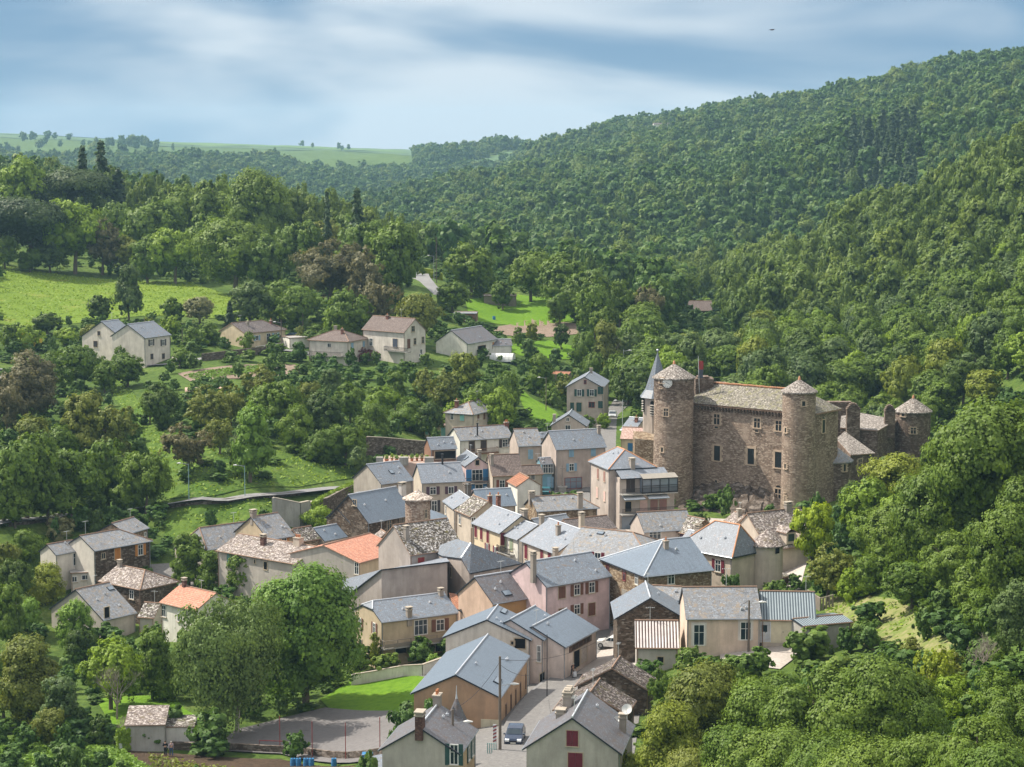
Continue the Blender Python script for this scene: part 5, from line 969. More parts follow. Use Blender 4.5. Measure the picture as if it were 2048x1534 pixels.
slope_shed('low white shed wing with dark beam behind the ivy covered shed', 'shed', 333, 388, 1496, 2.4, 3.5, 'lauze', 'stucco_white', .3)
# slate turret beside the foreground house
p = at_z(905, 1440, 8.0); t_ = empty('turret', (p[0], p[1] + 3, 0), 0, 'dark pointed slate turret with spike finial beside the two chimney house', 'turret'); Yt = 188
a, b = at_y(913, 1396, Yt), at_y(913, 1448, Yt); m = MB(); m.lathe((a[0], Yt, 0), [(1.05, b[2] - 7), (1.05, b[2])], 8, smooth=False); m.build('wall', 'rgrey', t_); m = MB(); m.lathe((a[0], Yt, 0), [(1.5, b[2] - .4), (.95, b[2] + .5), (.08, a[2])], 8, smooth=False); r_ = m.build('roof', 'slate_dark', t_); m = MB(); m.tube([(a[0], Yt, a[2] - .3), (a[0], Yt, a[2] + .4), (a[0], Yt, a[2] + 1.2)], [.14, .05, .02], 6); m.build('finial', 'zinc_ridge', r_)
# round stone turret with conical roof in the village
def hM(x, y, Y): return at_y(*px('M', (x, y)), Y)
Ym = 316; c, ap, tp = hM(1335, 560, Ym), hM(1340, 120, Ym), hM(1335, 250, Ym); rt = 174 / 6.827 * Ym / F; t_ = empty('round_turret', (c[0], Ym, -1), 0, 'round rubble turret with pale conical stone roof beside the big stone house', 'tower')
m = MB(); m.lathe((c[0], Ym, 0), [(rt, -4), (rt, tp[2])], 28); w_ = m.build('wall', 'stone_pale', t_) if 'stone_pale' in MATS else None
if w_ is None: stone_mat('stone_pale', (.42, .33, .26), (.20, .13, .10), (.52, .44, .37), 2.8); w_ = m.build('wall', 'stone_pale', t_)
m = MB(); m.lathe((c[0], Ym, 0), [(rt - .1, tp[2] - .1), (rt + .42, tp[2] - .12), (rt + .42, tp[2] + .08), (.5, ap[2] - .45), (.05, ap[2])], 22, smooth=False); m.build('roof', 'lauze_light' if 'lauze_light' in MATS else 'lauze_pink', t_)
X, e, n = cyl_hit((c[0], Ym), rt, *px('M', (1446, 460))); window(t_, X, e, n, 'w:stone', .6, 1.5)
# ---------------------------------------------------------------- balconies and sun room of the apartment house
hap = [h for h in HS if h['label'].startswith('four storey')][0]; root = hap['root']; hit = wall_hit(hap['walls'], *px('k', (1215, 690)))
if hit:
    X, e, n = hit; zk = lambda v: at_y(*px('k', (1215, v)), X[1] - 2)[2]; z0, z1, z2, z3 = zk(725), zk(925), zk(1180), zk(1380); X0 = X.copy()
    # left edge of the added block at k x=940
    dxa, dxb = -4.4, 5.2; Lb = dxb - dxa; cx = (dxa + dxb) / 2; P = X0.copy(); P[2] = 0
    def zb_(m, za, zb2, d0, d1, x0=dxa, x1=dxb): hbox(m, P, e, n, x1 - x0, zb2 - za, d0, d1, (x0 + x1) / 2, (za + zb2) / 2)
    m = MB(); zb_(m, -3, z0 - .05, 0, 2.2); blk_ = m.build('balcony_block', 'rgrey_p', root)
    m = MB(); q = [P + e * dxa + n * 2.9 + (0, 0, z0), P + e * (dxb - 1) + n * 2.9 + (0, 0, z0), P + e * (dxb - 1) + n * 0 + (0, 0, z0 + 1.1), P + e * dxa + n * 0 + (0, 0, z0 + 1.1)]; slab(m, q, .15); m.build('roof', ['slate_light', 'dark_trim'], blk_)
    for zz, nm in ((z1, 'upper'), (z2, 'lower')):
        m = MB(); zb_(m, zz - .12, zz + .05, 2.2, 3.7); b = m.build('balcony', 'concrete', blk_); m = MB(); zb_(m, zz + .95, zz + 1.0, 3.6, 3.66); 
        for i in range(50): hbox(m, P, e, n, .04, .95, 3.61, 3.65, dxa + Lb * i / 49, zz + .5)
        m.build('railing', 'iron', b)
    m = MB(); x0 = dxa + Lb * .36; g = MB()   # glazed sun room
    zb_(m, z1 + .05, z1 + .25, 3.0, 3.6, x0, dxb); zb_(m, z0 - .25, z0 - .05, 3.0, 3.6, x0, dxb); zb_(m, (z0 + z1) / 2 - .05, (z0 + z1) / 2 + .02, 3.5, 3.6, x0, dxb)
    for i in range(5): xx = x0 + (dxb - x0) * i / 4; hbox(m, P, e, n, .10, z0 - z1, 3.48, 3.6, xx, (z0 + z1) / 2)
    sr = m.build('sun_room', 'iron', blk_); zb_(g, z1 + .1, z0 - .2, 2.2, 3.45, x0 + .05, dxb - .05); g.build('pane', 'glass_sky', sr)
    m = MB(); slab(m, [P + e * x0 + n * 3.8 + (0, 0, z0 - .05), P + e * dxb + n * 3.8 + (0, 0, z0 - .05), P + e * dxb + n * 2.2 + (0, 0, z0 + .5), P + e * x0 + n * 2.2 + (0, 0, z0 + .5)], .08); m.build('roof', ['s_greyb', 'iron'], sr)
    window(blk_, P + n * 2.2 + e * (dxa + 1.9) + (0, 0, (z0 + z1) / 2 - .1), e, n, 'd:darkbrown', 1.3, 2.1)
    for i, w_ in enumerate((dxa + 2.0, dxa + 6.2)):
        m = MB(); slab(m, [P + e * (w_ - 1.7) + n * 3.9 + (0, 0, z1 - .75), P + e * (w_ + 1.9) + n * 3.9 + (0, 0, z1 - .75), P + e * (w_ + 1.9) + n * 2.2 + (0, 0, z1 - .2), P + e * (w_ - 1.7) + n * 2.2 + (0, 0, z1 - .2)], .06); m.build('awning', ['s_white', 's_lblue'], blk_)
    for w_, cd in ((dxa + 1.5, 'o'), (dxa + 4.2, 'c:pinkw'), (dxa + 6.0, 'c:rose'), (dxa + 7.6, 'c:rose')): window(blk_, P + n * 2.2 + e * w_ + (0, 0, z2 + 1.1), e, n, cd, 1.3, 1.9)
    m = MB(); zb_(m, z3, z2 - .5, 2.2, 2.35, dxa + .4, dxb - 2.5); m.build('shop_window', 'glass_sky', blk_)
    for (x, y, w, h) in ((858, 778, .8, 1.6), (858, 1010, .8, 1.7)):
        D = rdir(*px('k', (x, y))); pass
# terrace with planters behind the two beige houses
tA, tB = at_y(*px('K', (455, 395)), 363), at_y(*px('K', (1455, 420)), 361); tr_ = empty('terrace', (tA[0], 361, 3), 0, 'pink paved terrace with railings and planters above the beige houses', 'terrace')
m = MB(); zt_ = tB[2]; m.abox(tA[0], tB[0], 358, 367, -2, zt_); m.build('deck', 'flat_terrace', tr_); m = MB()
for i in range(60): x = tA[0] + (tB[0] - tA[0]) * i / 59; m.abox(x - .02, x + .02, 357.95, 358, zt_, zt_ + .9)
m.abox(tA[0], tB[0], 357.93, 358.02, zt_ + .88, zt_ + .94); m.build('railing', 'iron', tr_)
for x0, x1 in ((.24, .36), (.58, .70), (-.07, .02)):
    m = MB(); a, b = tA[0] + (tB[0] - tA[0]) * x0, tA[0] + (tB[0] - tA[0]) * x1; m.abox(a, b, 357.6, 358.6, zt_ - .3, zt_ + 1.1); m.build('pillar', 'concrete', tr_)
prnd = random.Random(8)
def potted(x, y, z, r=.28, h=.45, col='leaf_bright', label='potted plant on the pink terrace'):
    root = empty('potted_plant', (x, y, z), 0, label, 'plant', 'potted plants on the terrace'); m = MB(); m.lathe((x, y, z), [(.01, 0), (r * .7, 0), (r, h), (r * .85, h), (r * .8, h - .06), (.01, h - .06)], 12); m.build('pot', 'pot', root)
    rs = np.random.RandomState(prnd.randrange(9999)); n = 160; d = unit(rs, n); C = np.array((0, 0, h + .35)) + d * rs.uniform(.1, .5, n)[:, None]; root2 = leaf_mesh('leaves', C, d, .16, col, rs); link(bpy.data.objects.new('leaves', root2), root)
# ---------------------------------------------------------------- irregular buildings: roof outline at measured heights, walls drop from its edges
def FH(label, fr, V, faces, roof, wall, bz, win=(), wf=None, ridge=(), chim=(), trim='dark_trim', deep=4):
    P = {k: at_z(*px(fr, v[:2]), bz + v[2]) for k, v in V.items()}; cen = sum(P.values()) / len(P); root = empty('house', (cen[0], cen[1], bz), 0, label, 'house'); fs = [[P[k] for k in f] for f in faces]; m = MB()
    from collections import Counter
    ed = Counter(frozenset((f[i], f[(i + 1) % len(f)])) for f in faces for i in range(len(f)))
    O_ = {k: p + (p - cen) * np.array((1, 1, 0)) / np.linalg.norm((p - cen)[:2]) * .3 for k, p in P.items()}
    for f in faces:
        q = [O_[k] for k in f]
        for i in range(1, len(q) - 1): slab(m, [q[0], q[i], q[i + 1]], .15)
    m.build('roof', [roof, trim], root); w_ = MB(); walls = []
    for f in faces:
        for i in range(len(f)):
            a, b = f[i], f[(i + 1) % len(f)]
            if ed[frozenset((a, b))] == 1:
                A, B = P[a], P[b]
                if (B - A)[0] * (cen - A)[1] - (B - A)[1] * (cen - A)[0] < 0: A, B = B, A
                w_.poly([(A[0], A[1], bz - deep), (B[0], B[1], bz - deep), (B[0], B[1], B[2] - .16), (A[0], A[1], A[2] - .16)]); walls.append((A, B, 0))
    w_.build('wall', wall, root); m = MB()
    for a, b in ridge: m.tube([P[a] + (0, 0, .04), P[b] + (0, 0, .04)], .10, 6, smooth=False)
    if ridge: m.build('ridge_cap', 'zinc_ridge', root)
    for wx, wy, code, ww, wh in win:
        hit = wall_hit(walls, *px(wf or fr, (wx, wy)))
        if hit: window(root, *hit, code, ww, wh)
    for cx, cy, cw, cd, chh, kind in chim:
        hit = roof_hit(fs, *px(fr, (cx, cy)))
        if hit: chimney(root, np.array(hit[1]), .3, cw, cd, chh, kind)
    xy = np.array([p[:2] for p in P.values()]); c2 = xy.mean(0); o = np.argsort(np.arctan2(*(xy - c2).T)); FOOT.append(c2 + (xy[o] - c2) * 1.1); return root, walls
FH('long bare grey plaster wall building with a white slate slope at its left end', 'O', dict(a=(440,715,5.2), b=(840,395,9.2), c=(1738,290,9.2), d=(170,590,5.2), e=(1690,215,6.6)), [('d','a','b'), ('d','b','c','e')], 'slate_light', 'plaster', -2, ridge=())
FH('irregular grey house with pale and dark roof slopes beside the long bare wall', 'N', dict(R1=(285,590,9.5), R0=(155,790,7.8), A0=(265,995,6.0), A1=(960,862,6.0), T=(100,535,9.0), L1=(-265,677,6.8), L2=(-85,767,6.7)), [('R1','R0','A0','A1'), ('T','L1','L2','R0','R1')], 'slate_mid', 'plaster', -1,
   ridge=(('R1','R0'),), win=[(15,985,'o',.7,1.6)], chim=[])
FH('grey wing joining the village hall to the long roofed yellow house, small slate roof', 'i', dict(a=(560,180,5), b=(720,150,5), c=(800,190,4), d=(665,245,4)), [('a','b','c','d')], 'slate_mid', 'peach', -1)
FH('rust red tin lean-to between the yellow house and the ochre house', 'N', dict(a=(-10,1270,4.2), b=(90,1290,4.2), c=(160,1480,3.4), d=(60,1490,3.4)), [('a','b','c','d')], 'tile_russet', 'peach', -1)
FH('dark slate clad lean-to joining the stone barn and the cream cottage', 'g', dict(a=(372,738,4.9), b=(588,745,4.9), c=(585,885,3.4), d=(400,893,3.4)), [('a','b','c','d')], 'slateclad', 'darkstone', 3)
FH('small hipped slate roof beside the round rubble turret', 'M', dict(a=(1510,405,4.5), b=(1835,528,3.4), c=(1505,560,3.4)), [('a','b','c')], 'slate_new', 'beige', 0)
FH('curved low slate roof at the left end of the hipped pink house', 'Q', dict(a=(130,365,4.2), b=(215,330,4.6), c=(190,430,3.2), d=(60,440,3.0), e=(40,415,3.0)), [('a','b','c','d','e')], 'slate_old', 'rgrey_l', -4)
FH('low slate roof at the bottom edge left of the two chimney house', 'T', dict(a=(1640,450,3.2), b=(1700,395,3.6), c=(1790,370,4.0), d=(1800,480,3.4), e=(1620,520,3.0)), [('a','b','c','d','e')], 'slate_mid', 'rgrey', -1)
# ---------------------------------------------------------------- trees
LEAF = dict(mid=(.066, .128, .018), dark=(.042, .084, .016), bright=(.105, .19, .020), yellow=(.135, .20, .02), olive=(.095, .135, .028), brown=(.080, .092, .050), greybrown=(.088, .100, .062), bluegreen=(.058, .108, .036),
            fresh=(.085, .175, .030), conifer=(.034, .070, .034), pine=(.030, .058, .022), grey=(.12, .15, .085), yellowgreen=(.105, .155, .022), oak=(.070, .130, .020), birch=(.068, .125, .040), acacia=(.17, .26, .018), hill=(.050, .118, .026), spur=(.082, .146, .022), plum=(.09, .035, .05), gold=(.42, .36, .04))
for k, c in LEAF.items():
    m = bpy.data.materials.new('leaf_' + k); m.use_nodes = True; nt = m.node_tree; b = nt.nodes['Principled BSDF']; MATS['leaf_' + k] = m
    oi = nt.nodes.new('ShaderNodeObjectInfo'); ob = coord(nt, 'Object'); geo = nt.nodes.new('ShaderNodeNewGeometry')
    c = (c[0] * 1.65, c[1] * 1.55, c[2] * 1.4)
    c1 = _mix(nt, oi.outputs['Random'], mul(c, .74), (min(1, c[0] * 1.45), c[1] * 1.22, c[2] * 1.1))
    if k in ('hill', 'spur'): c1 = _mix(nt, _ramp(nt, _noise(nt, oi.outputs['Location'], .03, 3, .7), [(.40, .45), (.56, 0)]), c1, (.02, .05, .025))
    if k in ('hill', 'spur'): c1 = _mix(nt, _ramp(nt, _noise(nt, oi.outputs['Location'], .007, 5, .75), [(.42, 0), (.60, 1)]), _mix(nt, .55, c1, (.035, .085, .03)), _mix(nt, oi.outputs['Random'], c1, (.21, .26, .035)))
    c2 = _mix(nt, _ramp(nt, _noise(nt, ob, .55, 3, .6), [(.35, 0), (.68, 1)]), c1, _mix(nt, .55, c1, (min(1, c[0] * 1.8), c[1] * 1.45, c[2] * 1.2)))
    c3 = _mix(nt, _ramp(nt, geo.outputs['Random Per Island'], [(0, 0), (1, .55)]), c2, mul(c, .55))
    nt.links.new(c3, b.inputs['Base Color']); b.inputs['Roughness'].default_value = .55; b.inputs['Specular IOR Level'].default_value = .25
    tr = _n(nt, 'ShaderNodeBsdfTranslucent'); sc_ = _mix(nt, .5, c3, (min(1, c[0] * 2.2), c[1] * 1.8, c[2] * .9)); nt.links.new(sc_, tr.inputs[0])
    mxs = _n(nt, 'ShaderNodeMixShader', i0=.30); nt.links.new(b.outputs[0], mxs.inputs[1]); nt.links.new(tr.outputs[0], mxs.inputs[2]); nt.links.new(mxs.outputs[0], nt.nodes['Material Output'].inputs[0])
plain('bark', (.13, .105, .08), .9); plain('bark_pale', (.42, .40, .36), .8); plain('twig', (.26, .22, .19), .9)
def leaf_mesh(name, C, N, size, mat, rs, asp=1.0):
    """one quad per leaf clump: centres C, normals N"""
    n = len(C); N = N / (np.linalg.norm(N, axis=1)[:, None] + 1e-9); r = rs.normal(size=(n, 3)); A = np.cross(N, r); A /= np.linalg.norm(A, axis=1)[:, None] + 1e-9; B = np.cross(N, A)
    s = (size * rs.uniform(.6, 1.3, n))[:, None]; a, b = A * s * .5, B * s * .5 * asp; V = np.stack([C - a - b, C + a - b * .6, C + a * .7 + b, C - a * .8 + b * .8], 1).reshape(-1, 3)
    me = bpy.data.meshes.new(name); me.vertices.add(4 * n); me.vertices.foreach_set('co', V.ravel()); me.loops.add(4 * n); me.loops.foreach_set('vertex_index', np.arange(4 * n)); me.polygons.add(n); me.polygons.foreach_set('loop_start', np.arange(n) * 4)
    me.materials.append(MATS[mat]); me.update(); return me
def unit(rs, n): v = rs.normal(size=(n, 3)); return v / np.linalg.norm(v, axis=1)[:, None]
# every prototype is 1 m wide-ish scaled later: height 10, width 10
def crown_proto(kind, seed, nl, leaf):
    rs = np.random.RandomState(seed); C, N = [], []
    if kind in ('round', 'oval', 'shrub', 'acacia', 'sparse', 'column', 'birch', 'pine'):
        nlobe = dict(round=27, oval=24, shrub=14, acacia=22, sparse=24, column=26, birch=30, pine=14)[kind]; lobes = []
        for i in range(nlobe):
            d = unit(rs, 1)[0]; k = rs.uniform(.55, 1)
            if kind == 'round': c = np.array((d[0] * 3.3 * k, d[1] * 3.3 * k, 4.9 + d[2] * 3.6 * k)); r = rs.uniform(.8, 2.0)
            elif kind == 'oval': c = np.array((d[0] * 2.5 * k, d[1] * 2.5 * k, 4.9 + d[2] * 4.0 * k)); r = rs.uniform(.8, 1.8); c[:2] *= 1.25 - .06 * c[2]
            elif kind == 'shrub': c = np.array((d[0] * 3.3 * k, d[1] * 3.3 * k, 3.6 + d[2] * 4.2 * k)); r = rs.uniform(1.5, 2.6)
            elif kind == 'acacia': c = np.array((d[0] * 3.7 * k, d[1] * 3.7 * k, 6.3 + d[2] * 2.7 * k)); r = rs.uniform(.9, 1.6)
            elif kind == 'sparse': c = np.array((d[0] * 3.9 * k, d[1] * 3.9 * k, 5.3 + d[2] * 3.7 * k)); r = rs.uniform(.9, 1.5)
            elif kind == 'column': z = rs.uniform(1.5, 8.8); a = rs.uniform(0, 6.28); w_ = 2.2 * (1 - ((z - 4) / 6.5) ** 2) ** .5 if abs(z - 4) < 6.4 else .3; k = k * .9; c = np.array((math.cos(a) * w_ * k, math.sin(a) * w_ * k, z)); r = rs.uniform(.9, 1.5)
            elif kind == 'birch': c = np.array((d[0] * 3.5 * k, d[1] * 3.5 * k, 5.9 + d[2] * 3.2 * k)); r = rs.uniform(.8, 1.5)
            else: c = np.array((d[0] * 3.4 * k, d[1] * 3.4 * k, 5.2 + abs(d[2]) * 2.6)); r = rs.uniform(1.3, 2.2)
            lobes.append((c, r))
        tot = sum(r * r for _, r in lobes); cen = np.array((0, 0, 5.0))
        for c, r in lobes:
            n = int(nl * r * r / tot); nc = max(4, n // 26); dc = unit(rs, nc); dc[:, 2] = np.where(rs.rand(nc) < .7, abs(dc[:, 2]), dc[:, 2]); fl = .62 if kind in ('pine', 'acacia') else .9
            cc_ = c + dc * r * rs.uniform(.70, 1.28, nc)[:, None] * np.array((1, 1, fl)); cr = r * rs.uniform(.22, .42, nc); idx = rs.randint(0, nc, n); dl = unit(rs, n)
            p = cc_[idx] + dl * (cr[idx] * rs.uniform(.45, 1.1, n))[:, None]
            if kind == 'birch': dr = rs.uniform(0, 1, n) ** 1.5 * 2.6 * (rs.rand(n) < .6); p[:, 2] -= dr; p[:, 0] += (p[:, 0]) * .05 * dr
            nn = dl * .55 + dc[idx] * .75 + unit(rs, n) * .45 + (p - cen) / 9
            if kind == 'birch': nn[:, 2] *= .5
            C.append(p); N.append(nn)
        k = int(nl * .12); d = unit(rs, k); rr = rs.uniform(.2, .8, k)[:, None]; sx = 2.2 if kind == 'column' else 3.0; C.append(np.array((0, 0, 4.8)) + d * rr * np.array((sx, sx, 2.8))); N.append(d + unit(rs, k) * .5)
    elif kind == 'cone':
        for i in range(26):
            z = .9 + 9 * i / 26; w_ = 2.6 * (1 - z / 10.6); nb = max(4, int(9 * (1 - z / 12)))
            for j in range(nb):
                a = rs.uniform(0, 6.28); n = max(3, int(nl / 26 / nb * 1.6 * (1 - z / 11))); t = rs.uniform(.15, 1, n) ** .8; w2 = w_ * rs.uniform(.8, 1.15)
                p = np.stack([np.cos(a) * w2 * t, np.sin(a) * w2 * t, z - .35 * t * w2 + .1], 1) + rs.normal(0, .10, (n, 3)); C.append(p); N.append(np.stack([np.cos(a) * np.ones(n) * .6, np.sin(a) * np.ones(n) * .6, np.ones(n)], 1) + rs.normal(0, .35, (n, 3)))
    C, N = np.concatenate(C), np.concatenate(N)
    return C, N, leaf, rs
def trunk_proto(kind, seed):
    rs = random.Random(seed); m = MB(); P = []; top = 7.5
    if kind == 'cone': m.tube([(0, 0, -.6), (0, 0, 5), (0, 0, 9.4)], [.22, .14, .03], 8); return m
    if kind == 'birch':
        for k in range(3):
            a = 2.1 * k + .3; bx, by = math.cos(a) * .8, math.sin(a) * .8; m.tube([(bx, by, -.6), (bx * 1.4, by * 1.4, 3), (bx * 2.2, by * 2.2, 6.5), (bx * 2.6, by * 2.6, 8.2)], [.17, .14, .08, .03], 7)
    else:
        lean = rs.uniform(-.4, .4); m.tube([(0, 0, -.8), (lean * .3, 0, 1.6), (lean, .1, 3.8), (lean * 1.3, 0, top)], [.34, .27, .20, .05], 8)
    nb = dict(round=6, oval=5, shrub=4, acacia=7, sparse=9, column=4, birch=6, pine=7, bare=0).get(kind, 5)
    for k in range(nb):
        a = 6.28 * k / nb + rs.uniform(-.4, .4); z0 = rs.uniform(2.0, 4.4); r1 = rs.uniform(1.6, 3.2); z1 = z0 + rs.uniform(1.6, 3.6); mid = (math.cos(a) * r1 * .45, math.sin(a) * r1 * .45, z0 + (z1 - z0) * .62)
        m.tube([(0, 0, z0), mid, (math.cos(a) * r1, math.sin(a) * r1, z1)], [.14, .09, .03], 5)
        for q in range(2): b = a + rs.uniform(-.9, .9); m.tube([mid, (mid[0] + math.cos(b) * 1.3, mid[1] + math.sin(b) * 1.3, mid[2] + rs.uniform(.5, 1.5))], [.06, .02], 4)
    return m
def bare_proto(seed, leafy):
    """leafless or nearly leafless crown of forking twigs"""
    rs = random.Random(seed); m = MB()
    def grow(p, d, l, r, dep):
        q = p + d * l; m.tube([p, (p + q) / 2 + np.array([rs.uniform(-1, 1) for _ in range(3)]) * l * .06, q], [r, r * .8, r * .6], 5 if dep < 3 else 3, smooth=dep < 3, cap=False)
        if dep >= 5: return
        for k in range(3 if dep > 0 else 5):
            n = d * .8 + np.array([rs.uniform(-1, 1), rs.uniform(-1, 1), rs.uniform(-.15, .8)]) * .75; n /= np.linalg.norm(n); grow(q, n, l * rs.uniform(.62, .85), r * .55, dep + 1)
    grow(np.array((0., 0, -.5)), np.array((0, 0, 1.)), 2.6, .22, 0); return m
PROTO = {}
def proto(kind, v, nl, leaf, matn):
    key = (kind, v, nl)
    if key not in PROTO:
        C_, N_, lf, rs = crown_proto(kind, 100 + v * 17 + len(kind), nl, leaf); PROTO[key] = (leaf_mesh('crown', C_, N_, leaf, matn, rs, 1.0 if kind != 'cone' else .8), None)
        t = trunk_proto(kind, v); o = t.build('trunk', 'bark' if kind != 'birch' else 'bark_pale'); me = o.data; bpy.data.objects.remove(o); PROTO[key] = (PROTO[key][0], me)
    return PROTO[key]
BARE = {}
NAME = dict(round='broadleaf_tree', oval='broadleaf_tree', shrub='shrub', acacia='acacia_tree', sparse='broadleaf_tree', column='poplar_tree', birch='birch_tree', pine='umbrella_pine', cone='spruce_tree', bare='bare_tree')
trnd = random.Random(77); TREES = []
def place_tree(x, y, H, Wd, kind, col, label, group=None, rot=None, z=None, detail=None):
    z = tz(x, y) if z is None else z; px_m = F / y / 2; wpx = Wd * px_m
    if kind == 'bare':
        v = trnd.randrange(2)
        if v not in BARE: o = bare_proto(v + 3, 0).build('twigs', 'twig'); BARE[v] = o.data; bpy.data.objects.remove(o)
        root = empty('bare_tree', (x, y, z), rot or trnd.uniform(0, 6.28), label, 'bare tree', group); c = link(bpy.data.objects.new('branches', BARE[v]), root); c.scale = (Wd / 9, Wd / 9, H / 9.5); return root
    v = trnd.randrange(3); nl, lf = (36000, .21) if wpx > 80 else (13000, .31) if wpx > 34 else (4500, .48)
    if kind in ('cone',): nl, lf = (5000, .45)
    if kind == 'sparse': nl = int(nl * .55)
    if kind == 'column': nl, lf = 16000, .27
    if kind == 'birch': nl, lf = 36000, .15
    if detail: nl, lf = detail
    cm, tm = proto(kind, v, nl, lf, 'leaf_mid'); nm = NAME[kind]
    root = empty(nm, (x, y, z), rot if rot is not None else trnd.uniform(0, 6.28), label, 'shrub' if kind == 'shrub' else 'tree', group); sx = Wd / 10.1
    if kind == 'column': sx = Wd / 6.6
    if kind == 'cone': sx = Wd / 5.0
    c = link(bpy.data.objects.new('crown', cm), root); c.scale = (sx, sx * trnd.uniform(.92, 1.06), H / (9.9 if kind != 'cone' else 10)); c.material_slots[0].link = 'OBJECT'; c.material_slots[0].material = MATS['leaf_' + col]
    t = link(bpy.data.objects.new('trunk', tm), root); t.scale = (sx, sx, H / 10); TREES.append((x, y, Wd)); return root
def T(u, vt, vb, w_, kind, col, label, group=None, **k):
    if group == BR: w_ *= 1.2; vb = min(vb, vt + w_ * 1.05)
    if group == WOOD_L and kind != 'cone': w_ *= 1.15; vb = min(vb, vt + w_ * 1.2)
    if group == RH: w_ *= 1.12; vb = min(vb, vt + w_ * 1.12)
    p = ground(u, vb); s = F / p[1]; H_ = (vb - vt) / s; return place_tree(p[0], p[1] + 0.0, H_, w_ / s, kind, col, label, group, z=p[2], **k)
WOOD_L = 'trees of the wood on the left hillside'; SL = 'trees on the slope left of the village'; ML = 'trees between the village and the hillside houses'; BR = 'oaks in the bottom right foreground'; RH = 'trees on the near hill right of the castle'; BC = 'trees in the valley behind the castle'; BL = 'trees along the stream at the lower left'
# lower left
T(450,1165,1468,285,'birch','birch','large weeping birch with three pale trunks, foreground left of centre')
T(612,1112,1415,262,'round','fresh','big dense bright green chestnut tree right of the weeping birch', detail=(60000,.19))
T(378,1060,1180,80,'column','mid','tallest, leftmost of three upright trees in front of the pink slate house'); T(420,1096,1190,62,'column','mid','middle and smallest of three upright trees by the pink slate house'); T(484,1096,1192,70,'column','mid','rightmost of three upright trees by the pink slate house')
for a in [(62,1268,1455,200,'oval','olive','broad olive green tree at the left edge above the potato garden'),(150,1192,1310,100,'round','fresh','round bright tree beside the grey slate house of the left group'),(222,1262,1420,150,'round','bright','bright green tree below the grey slate house, left of the birch'),
          (305,1250,1400,120,'oval','mid','mid green tree just below the small white house with orange roof'),(130,1345,1482,130,'oval','bluegreen','dark grey green tree behind the potato garden fence'),(235,1308,1440,120,'bare','greybrown','leafless grey tree left of the weeping birch'),(240,1415,1495,55,'bare','greybrown','small nearly bare sapling beside the ivy covered shed'),
          (200,1430,1492,60,'shrub','dark','dark bush behind the potato garden fence'),(20,1160,1300,100,'oval','mid','tall green tree at the left edge below the riverside houses'),(95,1118,1205,88,'shrub','yellowgreen','yellow green shrub below the small white wing'),(30,1108,1210,80,'round','dark','dark round tree at the left edge beside the small white wing'),
          (195,1008,1082,58,'oval','dark','dark oval shrub left of the stone outbuilding'),(125,1022,1085,66,'shrub','grey','pale grey green shrub above the brown stone house'),(60,1050,1115,72,'shrub','mid','green bush left of the small white wing'),(15,1070,1150,70,'shrub','olive','olive bush at the left edge above the stream'),(8,1290,1440,110,'oval','mid','green tree cut by the left picture edge beside the broad olive tree'),
          (330,1300,1400,90,'shrub','mid','leafy thicket at the left foot of the weeping birch'),(165,1240,1330,80,'shrub','dark','dark shrub under the bright tree of the left group'),(60,1180,1260,70,'shrub','fresh','fresh green shrub left of the patched slate roof'),(100,1400,1490,90,'shrub','olive','olive shrub at the back of the potato garden')]: T(*a[:7], group=BL)
for a in [(55,850,1040,160),(140,880,1042,150),(218,850,1035,155),(292,892,1030,110),(8,905,1045,110),(180,935,1048,110),(95,945,1050,120),(255,945,1040,90),(30,960,1055,100)]: T(*a, 'round', 'mid', 'deep green tree massed above the valley road at the far left', SL)
for a in [(60,830,960,140,'oval','olive'),(168,780,935,150,'oval','olive'),(232,800,935,110,'sparse','olive'),(120,840,950,110,'oval','mid')]: T(*a, 'olive tree on the open slope above the dark roadside trees', SL)
for a in [(50,705,850,170),(15,740,870,100)]: T(*a, 'sparse', 'greybrown', 'grey brown sparse tree at the left edge below the hillside lane', SL)
for a in [(160,680,785,125),(255,704,775,92),(110,700,780,70),(210,720,790,70)]: T(*a, 'round', 'mid', 'dense green tree just below the twin cream hillside houses', SL)
T(378,836,950,115,'sparse','brown','brown half leafless tree above the valley road, left of a fresh green tree'); T(500,805,965,130,'oval','fresh','tall fresh green tree above the valley road, right of a brown tree')
for a in [(320,752,860,95,'round','dark'),(300,775,850,60,'round','mid'),(555,750,868,118,'round','mid'),(618,762,850,90,'oval','olive'),(645,780,885,105,'round','dark'),(690,842,930,90,'round','mid'),(590,800,900,80,'shrub','mid'),(700,752,850,92,'round','mid'),(762,762,842,84,'round','bright'),(820,790,862,90,'shrub','mid'),(860,800,878,70,'round','dark'),
          (960,762,860,92,'round','mid'),(1000,772,872,80,'round','bright'),(940,780,872,66,'shrub','bright'),(745,800,890,80,'shrub','mid'),(665,730,800,70,'oval','bluegreen'),(790,740,820,70,'oval','mid'),(715,880,950,60,'shrub','bluegreen'),(640,850,925,80,'shrub','mid'),(480,860,950,60,'shrub','bluegreen'),(1010,735,830,70,'round','mid'),(905,800,870,60,'shrub','bright')]: T(*a, 'green tree on the bushy slope above the terrace and square', ML)
for a in [(412,772,872,112),(462,762,850,90),(520,732,808,92),(440,830,910,80)]: T(*a, 'sparse', 'olive', 'olive thin leaved tree on the slope below the vegetable garden', ML)
for a in [(882,742,832,86,'sparse','olive'),(930,695,792,100,'oval','yellowgreen'),(850,735,800,60,'shrub','olive')]: T(*a, 'yellowish thin tree in front of the low white farmhouse', ML)
